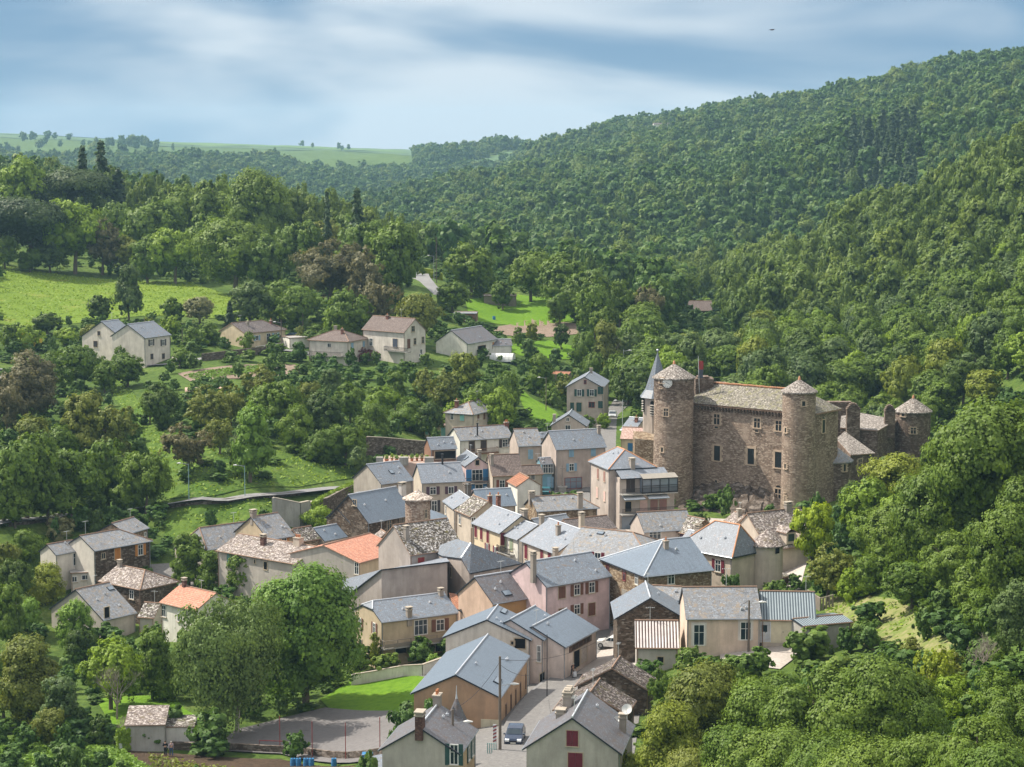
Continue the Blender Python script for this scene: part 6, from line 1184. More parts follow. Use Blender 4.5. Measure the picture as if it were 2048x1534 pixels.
for a in [(1080,702,792,82,'oval','mid'),(1132,742,802,60,'shrub','olive'),(1185,695,790,70,'oval','mid'),(1215,640,765,100,'oval','olive'),(1165,655,752,72,'oval','mid'),(1235,700,800,84,'round','mid'),(1262,640,730,80,'round','mid'),(1190,560,680,90,'round','mid'),(1120,575,652,72,'round','mid'),(1062,640,690,40,'oval','olive'),(1035,655,692,34,'oval','mid'),(1122,645,700,45,'round','dark'),(1020,760,840,50,'shrub','mid'),(1100,760,810,50,'shrub','mid'),(1180,800,845,40,'round','bright'),(1205,820,860,32,'shrub','bright')]: T(*a, 'leafy tree in the orchards above the tall house with dark green shutters', ML)
# upper left
for a in [(942,470,592,132),(1062,495,604,112),(1122,505,622,122),(1180,530,642,112),(1240,545,655,84),(1345,530,625,112),(1005,560,620,60),(1205,590,690,80),(1150,560,640,80)]: T(*a, 'round', 'oak', 'large round oak in the row above the upper gardens', 'oaks above the upper gardens')
T(1290,560,668,82,'round','brown','single brownish round tree at the right end of the oak row')
for a in [(840,576,695,92,'olive'),(905,562,625,76,'mid'),(700,562,690,110,'mid'),(680,605,692,80,'bright'),(562,548,645,110,'mid'),(602,565,660,92,'mid'),(500,560,650,90,'bluegreen'),(640,640,700,70,'mid'),(770,640,700,60,'bright')]: T(*a[:4], 'round', a[4], 'tree between the hillside houses and the left wood', WOOD_L)
for a in [(760,555,670,92),(740,500,620,90),(660,470,610,150),(205,442,550,85)]: T(*a, 'sparse', 'brown', 'brown leaved tree at the lower edge of the left wood', WOOD_L)
for a in [(150,388,548,125,'bright'),(255,460,552,80,'olive'),(350,448,568,96,'bright'),(470,428,590,150,'oak'),(520,336,530,142,'oak'),(425,340,520,120,'oak'),(310,392,530,120,'mid'),(790,440,640,115,'mid'),(730,432,580,105,'mid'),(600,432,580,95,'mid'),(682,420,560,92,'mid'),(350,350,500,110,'oak'),(45,315,470,110,'bright'),(10,330,500,90,'mid'),(410,410,560,110,'mid'),
          (560,400,560,90,'oak'),(240,395,520,90,'mid'),(10,470,538,60,'mid'),(100,470,545,70,'bluegreen'),(60,490,545,60,'mid'),(295,470,566,80,'mid'),(530,470,600,90,'mid'),(640,430,570,90,'olive')]: T(*a[:4], 'round', a[4], 'tall round tree of the left wood above the meadow', WOOD_L)
for a in [(168,290,440,62),(205,282,450,85),(238,335,450,70),(655,380,560,44),(715,376,560,80)]: T(*a, 'cone', 'conifer', 'dark spruce rising above the left wood', 'spruces of the left wood')
T(60,378,540,190,'pine','pine','lower and nearer of two dark umbrella pines at the left edge'); T(145,328,470,170,'pine','pine','higher of two dark umbrella pines, below the spruces')
T(258,524,642,82,'oval','bluegreen','grey green oval tree standing in the meadow above the twin houses')
for a in [(202,588,650,64,'round','dark'),(345,585,650,62,'round','mid'),(400,588,648,72,'round','grey'),(95,618,670,84,'round','dark'),(130,650,690,60,'shrub','bright'),(340,622,685,62,'round','bright'),(300,630,690,40,'shrub','yellowgreen'),(60,640,700,60,'shrub','bright'),(420,640,690,60,'shrub','mid'),(492,658,700,36,'shrub','mid'),(385,650,700,50,'shrub','mid'),(25,640,700,50,'shrub','mid'),(180,640,700,50,'shrub','olive'),(460,600,655,34,'cone','conifer'),(600,650,690,30,'shrub','olive'),(240,690,740,40,'shrub','mid'),(360,690,735,60,'shrub','mid')]: T(*a, 'garden tree or bush around the hillside houses', 'garden trees of the hillside houses')
T(62,662,700,46,'shrub','gold','yellow flowering shrub at the left edge beside the hillside lane'); T(725,690,718,70,'shrub','plum','purple leaved hedge bush in front of the big cream hillside house')
T(280,872 + 0,895,26,'oval','yellow','x') if False else None
T(787,835,850,12,'oval','gold','small golden pointed shrub in the terrace garden')
# right of the castle
T(1622,990,1160,112,'acacia','acacia','bright yellow green acacia in front of the pink roofed house'); T(1655,1085,1205,135,'sparse','olive','thin olive tree leaning over the dry slope fence')
for a in [(1790,900,1050,175,'round','yellowgreen'),(1730,950,1110,122,'round','bright'),(1700,960,1110,74,'round','dark'),(1742,1010,1130,104,'round','mid'),(1965,775,1130,235,'round','oak'),(1855,925,1140,175,'round','oak'),(2035,800,1060,165,'round','oak'),(1785,1000,1140,145,'round','oak'),(1905,1040,1210,165,'round','oak'),(1825,1110,1218,124,'round','mid'),(2005,1000,1230,175,'round','oak'),(2042,1128,1340,145,'round','bluegreen'),
          (1935,900,1130,150,'round','oak'),(1890,860,1060,120,'round','oak'),(1740,1105,1190,70,'shrub','mid'),(1700,1130,1210,60,'shrub','bright'),(1540,1160,1200,60,'shrub','mid'),(1850,1190,1250,60,'shrub','mid'),(1580,1060,1180,60,'shrub','bright'),(1990,880,1060,110,'round','oak'),(2040,950,1110,110,'round','oak'),(1960,1170,1270,90,'shrub','mid'),(1995,1330,1440,110,'shrub','mid'),(1920,1340,1440,100,'shrub','bright'),(1840,1340,1420,80,'shrub','mid'),(1900,1290,1370,60,'shrub','olive'),(1930,960,1090,140,'round','oak'),(1990,1060,1180,150,'round','mid'),(1870,1000,1120,140,'round','oak'),(1950,1120,1240,130,'round','oak'),(2040,1040,1160,130,'round','oak'),(1810,960,1070,110,'round','bright'),(1770,1080,1170,90,'round','mid'),(1985,845,990,150,'round','oak')]: T(*a, 'oak or bush crowding the near hill right of the castle', RH)
for a in [(1400,1292,1600,215,'oval','olive'),(1505,1330,1620,190,'oval','mid'),(1640,1282,1650,255,'round','oak'),(1775,1300,1640,215,'round','oak'),(1945,1392,1680,215,'round','oak'),(2035,1340,1640,160,'round','oak'),(1340,1402,1640,170,'oval','yellowgreen'),(1540,1420,1680,220,'round','oak'),(1450,1440,1690,200,'oval','mid'),(1860,1420,1680,190,'round','oak'),(1720,1450,1720,200,'round','oak'),(1640,1440,1700,190,'round','mid'),(1380,1470,1700,150,'oval','olive'),(1990,1470,1720,180,'round','mid'),(1560,1340,1600,150,'round','mid'),(1820,1370,1620,150,'round','mid'),(1460,1350,1600,130,'round','oak')]: T(*a, 'broad leafy oak filling the bottom right corner', BR, detail=(60000,.17))
T(1870,1275,1450,112,'sparse','yellow','light yellow green feathery tree on the dry slope, foreground right'); T(1960,1240,1400,120,'bare','twig','leafless brushwood on the dry slope at the right'); T(1320,1320,1430,70,'round','mid','small green tree under the window of the striped roof shed')
T(1250,1480,1600,110,'shrub','yellowgreen','yellow green shrub at the bottom edge in front of the shuttered gable'); T(1362,1335,1440,80,'sparse','mid','slender tree in front of the cream cottage door')
for a in [(752,1265,1345,45,'oval','yellowgreen'),(865,1300,1340,40,'shrub','fresh'),(1330,885,930,20,'shrub','mid'),(1250,1225,1262,30,'shrub','mid'),(700,1010,1062,60,'shrub','bright'),(640,1000,1060,80,'shrub','bright'),(610,1015,1050,50,'shrub','bright'),(1700,1230,1270,40,'shrub','olive'),(1820,1270,1310,50,'shrub','olive'),(1990,1290,1360,60,'shrub','mid'),(1400,1020,1050,40,'shrub','dark')]: T(*a, 'small garden shrub near a village wall', 'shrubs by the village walls')
# valley behind the castle: individual trees to y = 520, the rest of the woods as one mass
def clear(x, y, r=0):
    for f in FOOT:
        if abs(f[:, 0].mean() - x) < 30 and abs(f[:, 1].mean() - y) < 30:
            c = f.mean(0); g = c + (f - c) * (1 + r / 6)
            if inside(g, np.array([x]), np.array([y]))[0]: return False
    return True
def U_(x, y): return CX + F * x / y
frs = random.Random(21); pts_ = []; cols_ = ['dark', 'mid', 'bright', 'mid', 'dark', 'mid', 'oak', 'bluegreen', 'bluegreen', 'dark']
yy = 404.0
while yy < 560:
    x0, x1 = (1275 + max(0, yy - 440) * .25 - CX) * yy / F, (2130 - CX) * yy / F
    if yy < 430: x0 = (1400 - CX) * yy / F
    xx = x0
    while xx < x1:
        a, b = xx + frs.uniform(-2.5, 2.5), yy + frs.uniform(-3, 3); xx += 9.2
        u = U_(a, b)
        if (1360 < u < 1460 and b > 520) or not clear(a, b, 2): continue
        pts_.append((a, b))
    yy += 9.0
for a, b in pts_:
    Wd = frs.uniform(9, 13.5); Hh = frs.uniform(9, 14) if b > 425 else frs.uniform(8, 11); u = U_(a, b); k = frs.choice(['round', 'round', 'round', 'oval'])
    c = frs.choice(cols_); c = 'yellowgreen' if frs.random() < .06 else c
    if abs(u - 1450) < 25 and b < 480: continue
    place_tree(a, b, Hh, Wd, k, c, 'leafy tree in the dense wood of the valley behind the castle', BC)
print('individual trees', len(TREES))
# ---- the far woods: one mass, instanced crowns
protos_far = []
for v, kind in enumerate(('round', 'round', 'oval', 'round')):
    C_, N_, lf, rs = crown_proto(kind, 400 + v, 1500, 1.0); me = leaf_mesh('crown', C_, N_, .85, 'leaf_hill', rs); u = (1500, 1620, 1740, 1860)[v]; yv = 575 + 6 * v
    xv = (u - CX) * yv / F; root = empty('broadleaf_tree', (xv, yv, tz(xv, yv)), 0, 'leafy tree in the dense wood of the valley behind the castle', 'tree', BC); c = link(bpy.data.objects.new('crown', me), root)
    t = link(bpy.data.objects.new('trunk', proto('round', 0, 4500, .48, 'leaf_mid')[1]), root); protos_far.append(c)
C_, N_, lf, rs = crown_proto('cone', 7, 900, .9); me = leaf_mesh('crown', C_, N_, .95, 'leaf_conifer', rs); xv = (1745 - CX) * 600 / F
root = empty('spruce_tree', (xv, 600, tz(xv, 600)), 0, 'dark spruce standing in the wood behind the far castle tower', 'tree'); cone_far = link(bpy.data.objects.new('crown', me), root); link(bpy.data.objects.new('trunk', proto('cone', 0, 5000, .45, 'leaf_mid')[1]), root); cone_far.scale = (1.2, 1.2, 1.3)
protos_near = []
for v, kind in enumerate(('round', 'round', 'oval')):
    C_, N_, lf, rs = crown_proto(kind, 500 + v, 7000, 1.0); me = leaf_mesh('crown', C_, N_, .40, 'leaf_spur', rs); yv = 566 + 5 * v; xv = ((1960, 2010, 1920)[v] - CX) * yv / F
    root = empty('broadleaf_tree', (xv, yv, tz(xv, yv)), 0, 'leafy tree in the dense wood of the valley behind the castle', 'tree', BC); protos_near.append(link(bpy.data.objects.new('crown', me), root)); link(bpy.data.objects.new('trunk', proto('round', 0, 4500, .48, 'leaf_mid')[1]), root)
rs = np.random.RandomState(4); FP = []
y0 = 560.0
while y0 < 4300:
    sp = 9.8 if y0 < 900 else 11.4 + (y0 - 900) * .0022; n = int(3100 / F * y0 / sp)
    x = (np.linspace(-520, 2560, n) - CX) * y0 / F + rs.uniform(-.45, .45, n) * sp; y = y0 + rs.uniform(-.45, .45, n) * sp; FP.append(np.stack([x, y, np.full(n, sp)], 1)); y0 += sp * .92
for y0 in np.arange(225, 640, 10.0):
    for ua, ub in ((-1500, -190), (2240, 3500)):
        x = np.arange((ua - CX) * y0 / F, (ub - CX) * y0 / F, 10.5); x = x + rs.uniform(-4, 4, len(x)); FP.append(np.stack([x, y0 + rs.uniform(-4, 4, len(x)), np.full(len(x), 9.5)], 1))
FP = np.concatenate(FP); fx, fy = FP[:, 0], FP[:, 1]; fu = CX + F * fx / fy; keep = np.ones(len(FP), bool)
keep &= ~((fy < 640) & (fu < 1275) & (fu > -70)); keep &= ~((fy < 640) & (fu < 2200) & (fu > 2048) & (fy < 450)); keep &= ~((fu > 1288) & (fu < 1352) & (fy > 2100) & (fy < 2300)); keep &= ~((fu > -70) & (fu < 830) & (fy < 660)); keep &= ~((fy < 760) & (fu > 780) & (fu < 1130) & (fy < 700))
keep &= ~((fu > 1360) & (fu < 1462) & (fy < 760)); keep &= ~((fy > 3700) & (fu < 900)); keep &= ~((fy > 3900))
keep &= ~((fy > 2800) & (fu < 830) & (fy > 2800 + .0 * fu))
n1 = np.sin(fx * .006 + 1.3) + np.sin(fy * .004 + fx * .002) + np.sin(fx * .013 - fy * .007)
keep &= ~((fy > 2500) & (fu < 330) & (n1 > .4))
for P_ in (np.array([[225, 2350], [420, 2300], [420, 2450], [230, 2480]]), np.array([[-95, 2750], [20, 3050], [60, 3050], [-20, 2750]])): keep &= ~inside(P_, fx, fy)
FP = FP[keep]; fx, fy = FP[:, 0], FP[:, 1]; fz = terr(fx, fy); vis = np.ones(len(FP), bool)
# drop what nothing could show: terrain 14 m above the sight line in front of it
P2 = proj(np.stack([fx, fy, fz + 12], -1)); vis &= ((P2[:, 0] > -560) & (P2[:, 0] < 2600)) | (fy < 640)
for k in np.linspace(.12, .97, 26):
    ky = k * fy; ok = ky > 300; tzv = terr(fx * k, ky); vis &= ~(ok & (tzv > CAMZ + (fz + 14 - CAMZ) * k + 1.5))
ex = []
for u_, y_, k_, r_ in ((85,3700,9,28),(240,3500,18,40),(262,3480,12,30),(275,3900,3,10),(300,3450,10,40),(615,4250,2,6),(690,4150,3,8),(20,3300,14,40)):
    for _ in range(k_): ex.append(((u_ - CX) * y_ / F + rs.normal(0, r_), y_ + rs.normal(0, r_ * 2), 13.0))
FP, fz = FP[vis], fz[vis]; ex = np.array(ex); FP = np.concatenate([FP, ex]); fz = np.concatenate([fz, terr(ex[:, 0], ex[:, 1])]); fx, fy = FP[:, 0], FP[:, 1]; fu = CX + F * fx / fy; n = len(FP); print('far trees', n)
nz = np.sin(fx * .021 + 2) * np.sin(fy * .017) + np.sin(fx * .008 + fy * .011)
idx = rs.randint(0, 4, n); idx = np.where(rs.rand(n) < .10 + .12 * (np.sin(fx * .012 + 1) * np.sin(fy * .009) > .2), rs.randint(5, 8, n), idx); sc = np.where((fy < 900) & (fu < 850), .72, 1.0) * FP[:, 2] / 8.6 * np.where(rs.rand(n) < .3, rs.uniform(1.15, 1.5, n), rs.uniform(.6, 1.05, n))
con = (((fu - 1760) / 85) ** 2 + ((fy - 1170) / 150) ** 2 < 1) & (rs.rand(n) < .85); con |= ((fu > 850) & (fu < 1000) & (abs(fy - 1900 - (fu - 850) * 3.2) < 90)) | ((rs.rand(n) < .01) & (fy < 1200))
nr = (fy < 900) & (fu > 1380); nr |= (fy < 760) & (fu < 850); idx[nr] = rs.randint(5, 8, n)[nr]; idx[con] = 4
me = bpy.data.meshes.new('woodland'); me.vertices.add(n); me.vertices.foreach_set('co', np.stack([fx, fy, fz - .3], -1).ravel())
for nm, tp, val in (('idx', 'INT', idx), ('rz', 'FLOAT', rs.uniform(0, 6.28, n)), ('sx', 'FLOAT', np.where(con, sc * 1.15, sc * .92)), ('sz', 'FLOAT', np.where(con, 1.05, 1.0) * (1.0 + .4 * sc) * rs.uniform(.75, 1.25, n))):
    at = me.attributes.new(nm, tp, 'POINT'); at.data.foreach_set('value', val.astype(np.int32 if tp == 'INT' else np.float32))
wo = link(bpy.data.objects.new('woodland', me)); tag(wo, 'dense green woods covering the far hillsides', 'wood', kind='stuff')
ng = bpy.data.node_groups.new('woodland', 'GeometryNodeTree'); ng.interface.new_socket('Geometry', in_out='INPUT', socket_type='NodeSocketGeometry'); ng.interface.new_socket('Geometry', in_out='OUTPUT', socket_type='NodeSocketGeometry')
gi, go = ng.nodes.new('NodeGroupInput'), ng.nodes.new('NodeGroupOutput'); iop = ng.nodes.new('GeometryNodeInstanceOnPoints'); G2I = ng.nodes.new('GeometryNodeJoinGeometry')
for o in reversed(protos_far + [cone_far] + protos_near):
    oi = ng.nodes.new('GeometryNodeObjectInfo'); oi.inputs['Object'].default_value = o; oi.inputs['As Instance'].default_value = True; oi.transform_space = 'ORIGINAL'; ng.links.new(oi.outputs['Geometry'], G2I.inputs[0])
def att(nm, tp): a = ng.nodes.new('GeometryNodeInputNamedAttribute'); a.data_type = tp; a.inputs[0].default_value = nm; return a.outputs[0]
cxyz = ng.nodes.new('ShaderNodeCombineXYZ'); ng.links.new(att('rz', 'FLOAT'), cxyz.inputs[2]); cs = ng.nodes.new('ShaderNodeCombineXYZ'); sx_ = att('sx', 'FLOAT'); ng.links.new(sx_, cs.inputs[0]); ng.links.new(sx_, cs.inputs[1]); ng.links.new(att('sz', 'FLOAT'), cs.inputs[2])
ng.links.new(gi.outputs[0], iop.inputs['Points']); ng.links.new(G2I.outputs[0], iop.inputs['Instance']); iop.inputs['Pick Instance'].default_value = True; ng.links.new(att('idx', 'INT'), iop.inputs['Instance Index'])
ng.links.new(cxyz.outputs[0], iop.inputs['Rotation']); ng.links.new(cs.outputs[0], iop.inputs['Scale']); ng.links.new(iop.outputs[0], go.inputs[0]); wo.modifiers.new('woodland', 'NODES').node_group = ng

# ---- bushy undergrowth on the slopes: one mass
rs = np.random.RandomState(12); y0, UG = 165.0, []
while y0 < 760:
    sp = 3.1 + y0 * .0035; n = int(3700 / F * y0 / sp); x = (np.linspace(-800, 2850, n) - CX) * y0 / F + rs.uniform(-.5, .5, n) * sp; UG.append(np.stack([x, y0 + rs.uniform(-.5, .5, n) * sp, np.full(n, sp)], 1)); y0 += sp * 1.0
UG = np.concatenate(UG); gx, gy = UG[:, 0], UG[:, 1]; gz = terr(gx, gy); keep = np.ones(len(UG), bool)
for f in FOOT + OPEN: keep &= ~inside(f, gx, gy)
for f in SOFT: keep &= ~(inside(f, gx, gy) & (rs.rand(len(gx)) < .72))
for Q, wd in ROADS:
    for a in Q[::2]: keep &= (gx - a[0]) ** 2 + (gy - a[1]) ** 2 > (wd / 2 + 2.2) ** 2
keep &= (np.sin(gx * .11 + 1) + np.sin(gy * .09 + gx * .05) + rs.uniform(-1.2, 1.2, len(gx)) > np.where(gy < 270, -1.9, -.9))
UG, gz = UG[keep], gz[keep]; n = len(UG); print('undergrowth', n)
me = bpy.data.meshes.new('undergrowth'); me.vertices.add(n); me.vertices.foreach_set('co', np.stack([UG[:, 0], UG[:, 1], gz - .2], -1).ravel()); hs = rs.uniform(.12, .42, n) * (1 + .6 * (rs.rand(n) < .12))
for nm, tp, val in (('idx', 'INT', rs.randint(0, 4, n)), ('rz', 'FLOAT', rs.uniform(0, 6.28, n)), ('sx', 'FLOAT', rs.uniform(.25, .55, n)), ('sz', 'FLOAT', hs)):
    at = me.attributes.new(nm, tp, 'POINT'); at.data.foreach_set('value', val.astype(np.int32 if tp == 'INT' else np.float32))
uo = link(bpy.data.objects.new('undergrowth', me)); tag(uo, 'bushes brambles and low growth covering the slopes', 'undergrowth', kind='stuff'); uo.modifiers.new('undergrowth', 'NODES').node_group = ng

# ---- long grass on the banks, meadow and dry slope: one mass
rs = np.random.RandomState(31); C = []
for f in SOFT + [OPEN[0]]:
    lo, hi = f.min(0), f.max(0); n = int(min(30000, (hi - lo).prod() * 3.0)); q = rs.uniform(lo, hi, (n, 2)); q = q[inside(f, q[:, 0], q[:, 1])]; cl = np.sin(q[:, 0] * .7) * np.sin(q[:, 1] * .6 + q[:, 0] * .2) + rs.uniform(-1, 1, len(q)); q = q[cl > .0]
    C.append(np.column_stack([q, terr(q[:, 0], q[:, 1]) + rs.uniform(.05, .35, len(q))]))
C = np.concatenate(C); N = unit(rs, len(C)) * .8 + np.array((0, -.4, .8)); o = link(bpy.data.objects.new('long_grass', leaf_mesh('long_grass', C, N, .42, 'leaf_bright', rs, .8))); tag(o, 'long uncut grass on the banks and meadow', 'grass', kind='stuff'); print('grass', len(C))
for i in range(9): x = tA[0] + .8 + (tB[0] - tA[0] - 6) * i / 8; potted(x, 359 + prnd.random() * 3, zt_, prnd.uniform(.25, .4), .5, prnd.choice(['leaf_bright', 'leaf_fresh', 'leaf_grey']))
# ---------------------------------------------------------------- walls, fences, hedges
def wall_line(name, label, cat, pts, h, th, mat, cap=None, world=False, drop=1.0, group=None):
    P = [ground(*p) if not world else np.array((p[0], p[1], tz(p[0], p[1]))) for p in pts]; Q = []
    for a, b in zip(P, P[1:]):
        n = max(1, int(np.linalg.norm((b - a)[:2]) / 2.5)); Q += [a + (b - a) * k / n for k in range(n)]
    Q.append(P[-1]); m, c_ = MB(), MB()
    for a, b in zip(Q, Q[1:]):
        d = (b - a)[:2]; L = np.linalg.norm(d) + 1e-6; d = np.array((d[0] / L, d[1] / L, 0)); f = np.array((-d[1], d[0], 0)); za, zb = tz(a[0], a[1]), tz(b[0], b[1])
        A = lambda p, z, s: np.array((p[0], p[1], z)) + f * s * th / 2
        for s in (-1, 1): m.poly([A(a, za - drop, s), A(b, zb - drop, s), A(b, zb + h, s), A(a, za + h, s)][::s])
        m.poly([A(a, za + h, -1), A(b, zb + h, -1), A(b, zb + h, 1), A(a, za + h, 1)])
        if cap: c_.box((np.array((a[0], a[1], za + h + .05)) + np.array((b[0], b[1], zb + h + .05))) / 2, (np.array((b[0] - a[0], b[1] - a[1], zb - za))) / 2, f * (th / 2 + .06), (0, 0, .05))
    for e_ in (Q[0], Q[-1]): m.box((e_[0], e_[1], e_[2] + (h - drop) / 2), (th / 2, 0, 0), (0, th / 2, 0), (0, 0, (h + drop) / 2 - .003))
    root = m.build(name, mat); tag(root, label, cat, group)
    if cap: c_.build('coping', cap, root)
    return root
wall_line('garden_wall', 'white rendered low wall round the lawn behind the tan hall', 'wall', [(705,1372),(742,1366),(806,1354),(845,1352),(884,1338)], 1.4, .25, 'stucco_white', 'slab')
wall_line('boundary_wall', 'long low dark wall with rusty fence posts along the sports court', 'wall', [(345,1499),(480,1503),(600,1508),(760,1512),(800,1510)], .9, .3, 'terrace_stone')
wall_line('roadside_parapet', 'low stone parapet along the left valley road', 'wall', [(20,1052),(60,1047),(100,1042),(150,1036),(200,1030),(250,1025),(300,1019),(350,1014),(400,1009),(450,1004),(500,999),(550,994),(600,989)], .55, .35, 'terrace_stone', None)
wall_line('retaining_wall', 'stained grey retaining wall where the valley road enters the village', 'wall', [(548,1046),(570,1050),(600,1056),(618,1052)], 4.2, .5, 'concrete', 'slab')
wall_line('ivy_wall', 'tall stone wall below the road, thick with ivy', 'wall', [(620,1040),(655,1030),(700,1006),(722,994)], 3.0, .6, 'terrace_stone', 'slab')
wall_line('garden_wall', 'high rubble garden wall behind the pink terrace', 'wall', [(735,912),(790,915),(852,920)], 3.6, .5, 'terrace_stone', 'slab')
wall_line('garden_wall', 'curved stone retaining wall below the yellow bungalow', 'wall', [(405,722),(440,718),(490,712),(545,706)], 1.7, .4, 'terrace_stone')
wall_line('garden_wall', 'stone wall at the foot of the road below the twin hillside houses', 'wall', [(345,728),(362,732),(372,722)], 1.6, .3, 'cream_w')
wall_line('hedge', 'clipped dark green hedge above the rubble garden wall', 'hedge', [(738,890),(800,893),(850,896)], 1.1, 1.0, 'leaf_dark')
for a in (('bright yellow clipped hedge at the top of the upper road, left block', [(845,548),(862,550)]), ('bright yellow clipped hedge at the top of the upper road, right block', [(868,556),(878,558)])): wall_line('hedge', a[0], 'hedge', a[1], 1.7, 2.0, 'leaf_yellow')
def fence(label, pts, h, sp, mat, rails=2, posts_r=.04, name='fence', pm=None, cat='fence'):
    P = [ground(*p) for p in pts]; root = empty(name, tuple(P[0]), 0, label, cat); Q = []
    for a, b in zip(P, P[1:]):
        n = max(1, int(np.linalg.norm((b - a)[:2]) / sp)); Q += [a + (b - a) * k / n for k in range(n)]
    Q.append(P[-1]); Q = [np.array((q[0], q[1], tz(q[0], q[1]))) for q in Q]; mr = MB()
    for q in Q: m = MB(); m.tube([q - (0, 0, .2), q + (0, 0, h)], posts_r, 6); m.build('post', pm or mat, root)
    for k in range(rails):
        for a, b in zip(Q, Q[1:]): z = (0, 0, h * (k + 1) / rails - .05); mr.tube([a + z, b + z], posts_r * .6, 5, cap=False)
    if rails: mr.build('rail', mat, root)
    return root
fence('white rail fence in front of the yellow bungalow', [(512,702),(545,697),(600,690),(612,684)], 1.1, 2.2, 'frame_white', 3, .07)
fence('row of thin rusty fence poles along the sports court wall', [(410,1502),(560,1506),(760,1512)], 4.2, 4.5, 'iron', 0, .045, pm='frame_red')
fence('wire fence with grey posts behind the potato garden', [(0,1476),(60,1474),(150,1484),(235,1492)], 1.2, 3.5, 'iron', 2, .03, pm='wood_grey')
fence('grey plank fence beside the thin olive tree', [(1615,1205),(1640,1222),(1665,1215)], 1.6, .35, 'wood_grey', 1, .12)
fence('white picket gate between the house and the blue car', [(975,1508),(992,1508)], 1.1, .22, 'pole_green', 2, .05, name='gate', cat='gate')
fence('green street railing beside the white hatchback', [(1195,1268),(1228,1256),(1240,1250)], 1.0, 1.6, 'pole_green', 3, .035, name='railing', cat='railing')
# ---------------------------------------------------------------- poles, lamps and cables
def pole(u, vt, vb, label, lamp=None, mat='pole_wood', r=.13, lampdir=1, Y=None, group='street lamps and utility poles'):
    p = ground(u, vb) if Y is None else at_y(u, vb, Y); H_ = (vb - vt) * p[1] / F; root = empty('utility_pole' if mat == 'pole_wood' else 'street_lamp', tuple(p), 0, label, 'pole' if mat == 'pole_wood' else 'street lamp', None); m = MB(); m.tube([p - (0, 0, .5), p + (0, 0, H_)], [r, r * .7], 8); m.build('pole', mat, root)
    if lamp is not None:
        a = p + (0, 0, H_ - lamp); m = MB(); b = a + np.array((1.1 * lampdir, -.3, .25)); m.tube([a, b], .035, 6); m.build('arm', 'pole_metal', root); m = MB(); m.tube([b - (.1, 0, 0), b + (.25 * lampdir, -.05, .03), b + (.75 * lampdir, -.1, .02)], [.06, .15, .05], 8); m.build('lamp_head', 'dish_white', root)
    return p + (0, 0, H_)
e1 = pole(1000,1303,1506,'grey wooden utility pole with lamp beside the parked dark blue car', 2.9, r=.16); e2 = pole(906,1410,1580,'dark wooden utility pole with lamp in front of the two chimney house', 1.3, r=.15)
e3 = pole(1497,1196,1305,'brown utility pole with lamp in front of the cream cottage', .4, r=.14); pole(1094,1263,1395,'slim black post against the stepped halls', None, 'iron', .06)
pole(378,926,1000,'left one of two green lamp posts on the valley road', .1, 'pole_green', .09, -1); pole(490,930,994,'right one of two green lamp posts on the valley road', .1, 'pole_green', .09, -1); pole(208,975,1030,'green lamp post among dark trees at the far left', None, 'pole_green', .09)
e4 = pole(290,634,706,'dark utility pole in front of the right twin hillside house', None); pole(563,640,706,'utility pole with lamp left of the white carport', .6, lampdir=-1); e5 = pole(606,600,668,'dark utility pole behind the white carport', None); pole(722,587,650,'tall street lamp behind the big cream hillside house', .3, 'pole_metal', .09)
pole(873,474,566,'tall dark pole at the top of the upper road beside the yellow hedge', None, r=.12); pole(868,512,566,'street lamp left of the tall pole at the yellow hedge', .1, 'pole_metal', .07, -1); pole(1092,754,822,'street lamp in the lawn above the square', .2, 'pole_wood', .10, -1); pole(1247,698,790,'street lamp beside the road behind the church', .4, 'pole_metal', .08)
pole(1245,798,868,'street lamp on the road above the blue shutter house', .4, 'pole_metal', .08, -1); pole(1267,770,815,'short dark pole on the road bend behind the church', None, r=.1); pole(733,830,886,'bare wooden post on the slope above the terrace', None, r=.1); pole(365,655,700,'grey concrete post beside the right twin hillside house', None, r=.1); pole(495,512,560,'wooden pole in front of the left wood', None, r=.1)
def cable(a, b, sag, label):
    P = [a + (b - a) * t - np.array((0, 0, 4 * sag * t * (1 - t))) for t in np.linspace(0, 1, 14)]; m = MB(); m.tube(P, .022, 5); tag(m.build('cable', 'iron'), label, 'cable')
cable(e1 - (0, 0, .3), at_y(1190, 1285, 240), .8, 'upper black cable from the grey pole to the village hall'); cable(e1 - (0, 0, .8), at_y(1060, 1350, 222), .4, 'short cable from the grey pole to the hall wall'); cable(e1 - (0, 0, .5), e2, .7, 'cable hanging between the two foreground poles'); cable(e4, e5, 2.0, 'long sagging cable over the hillside houses'); cable(e3, at_y(1385, 1238, 236), .5, 'thin cable from the brown pole to the cream cottage')
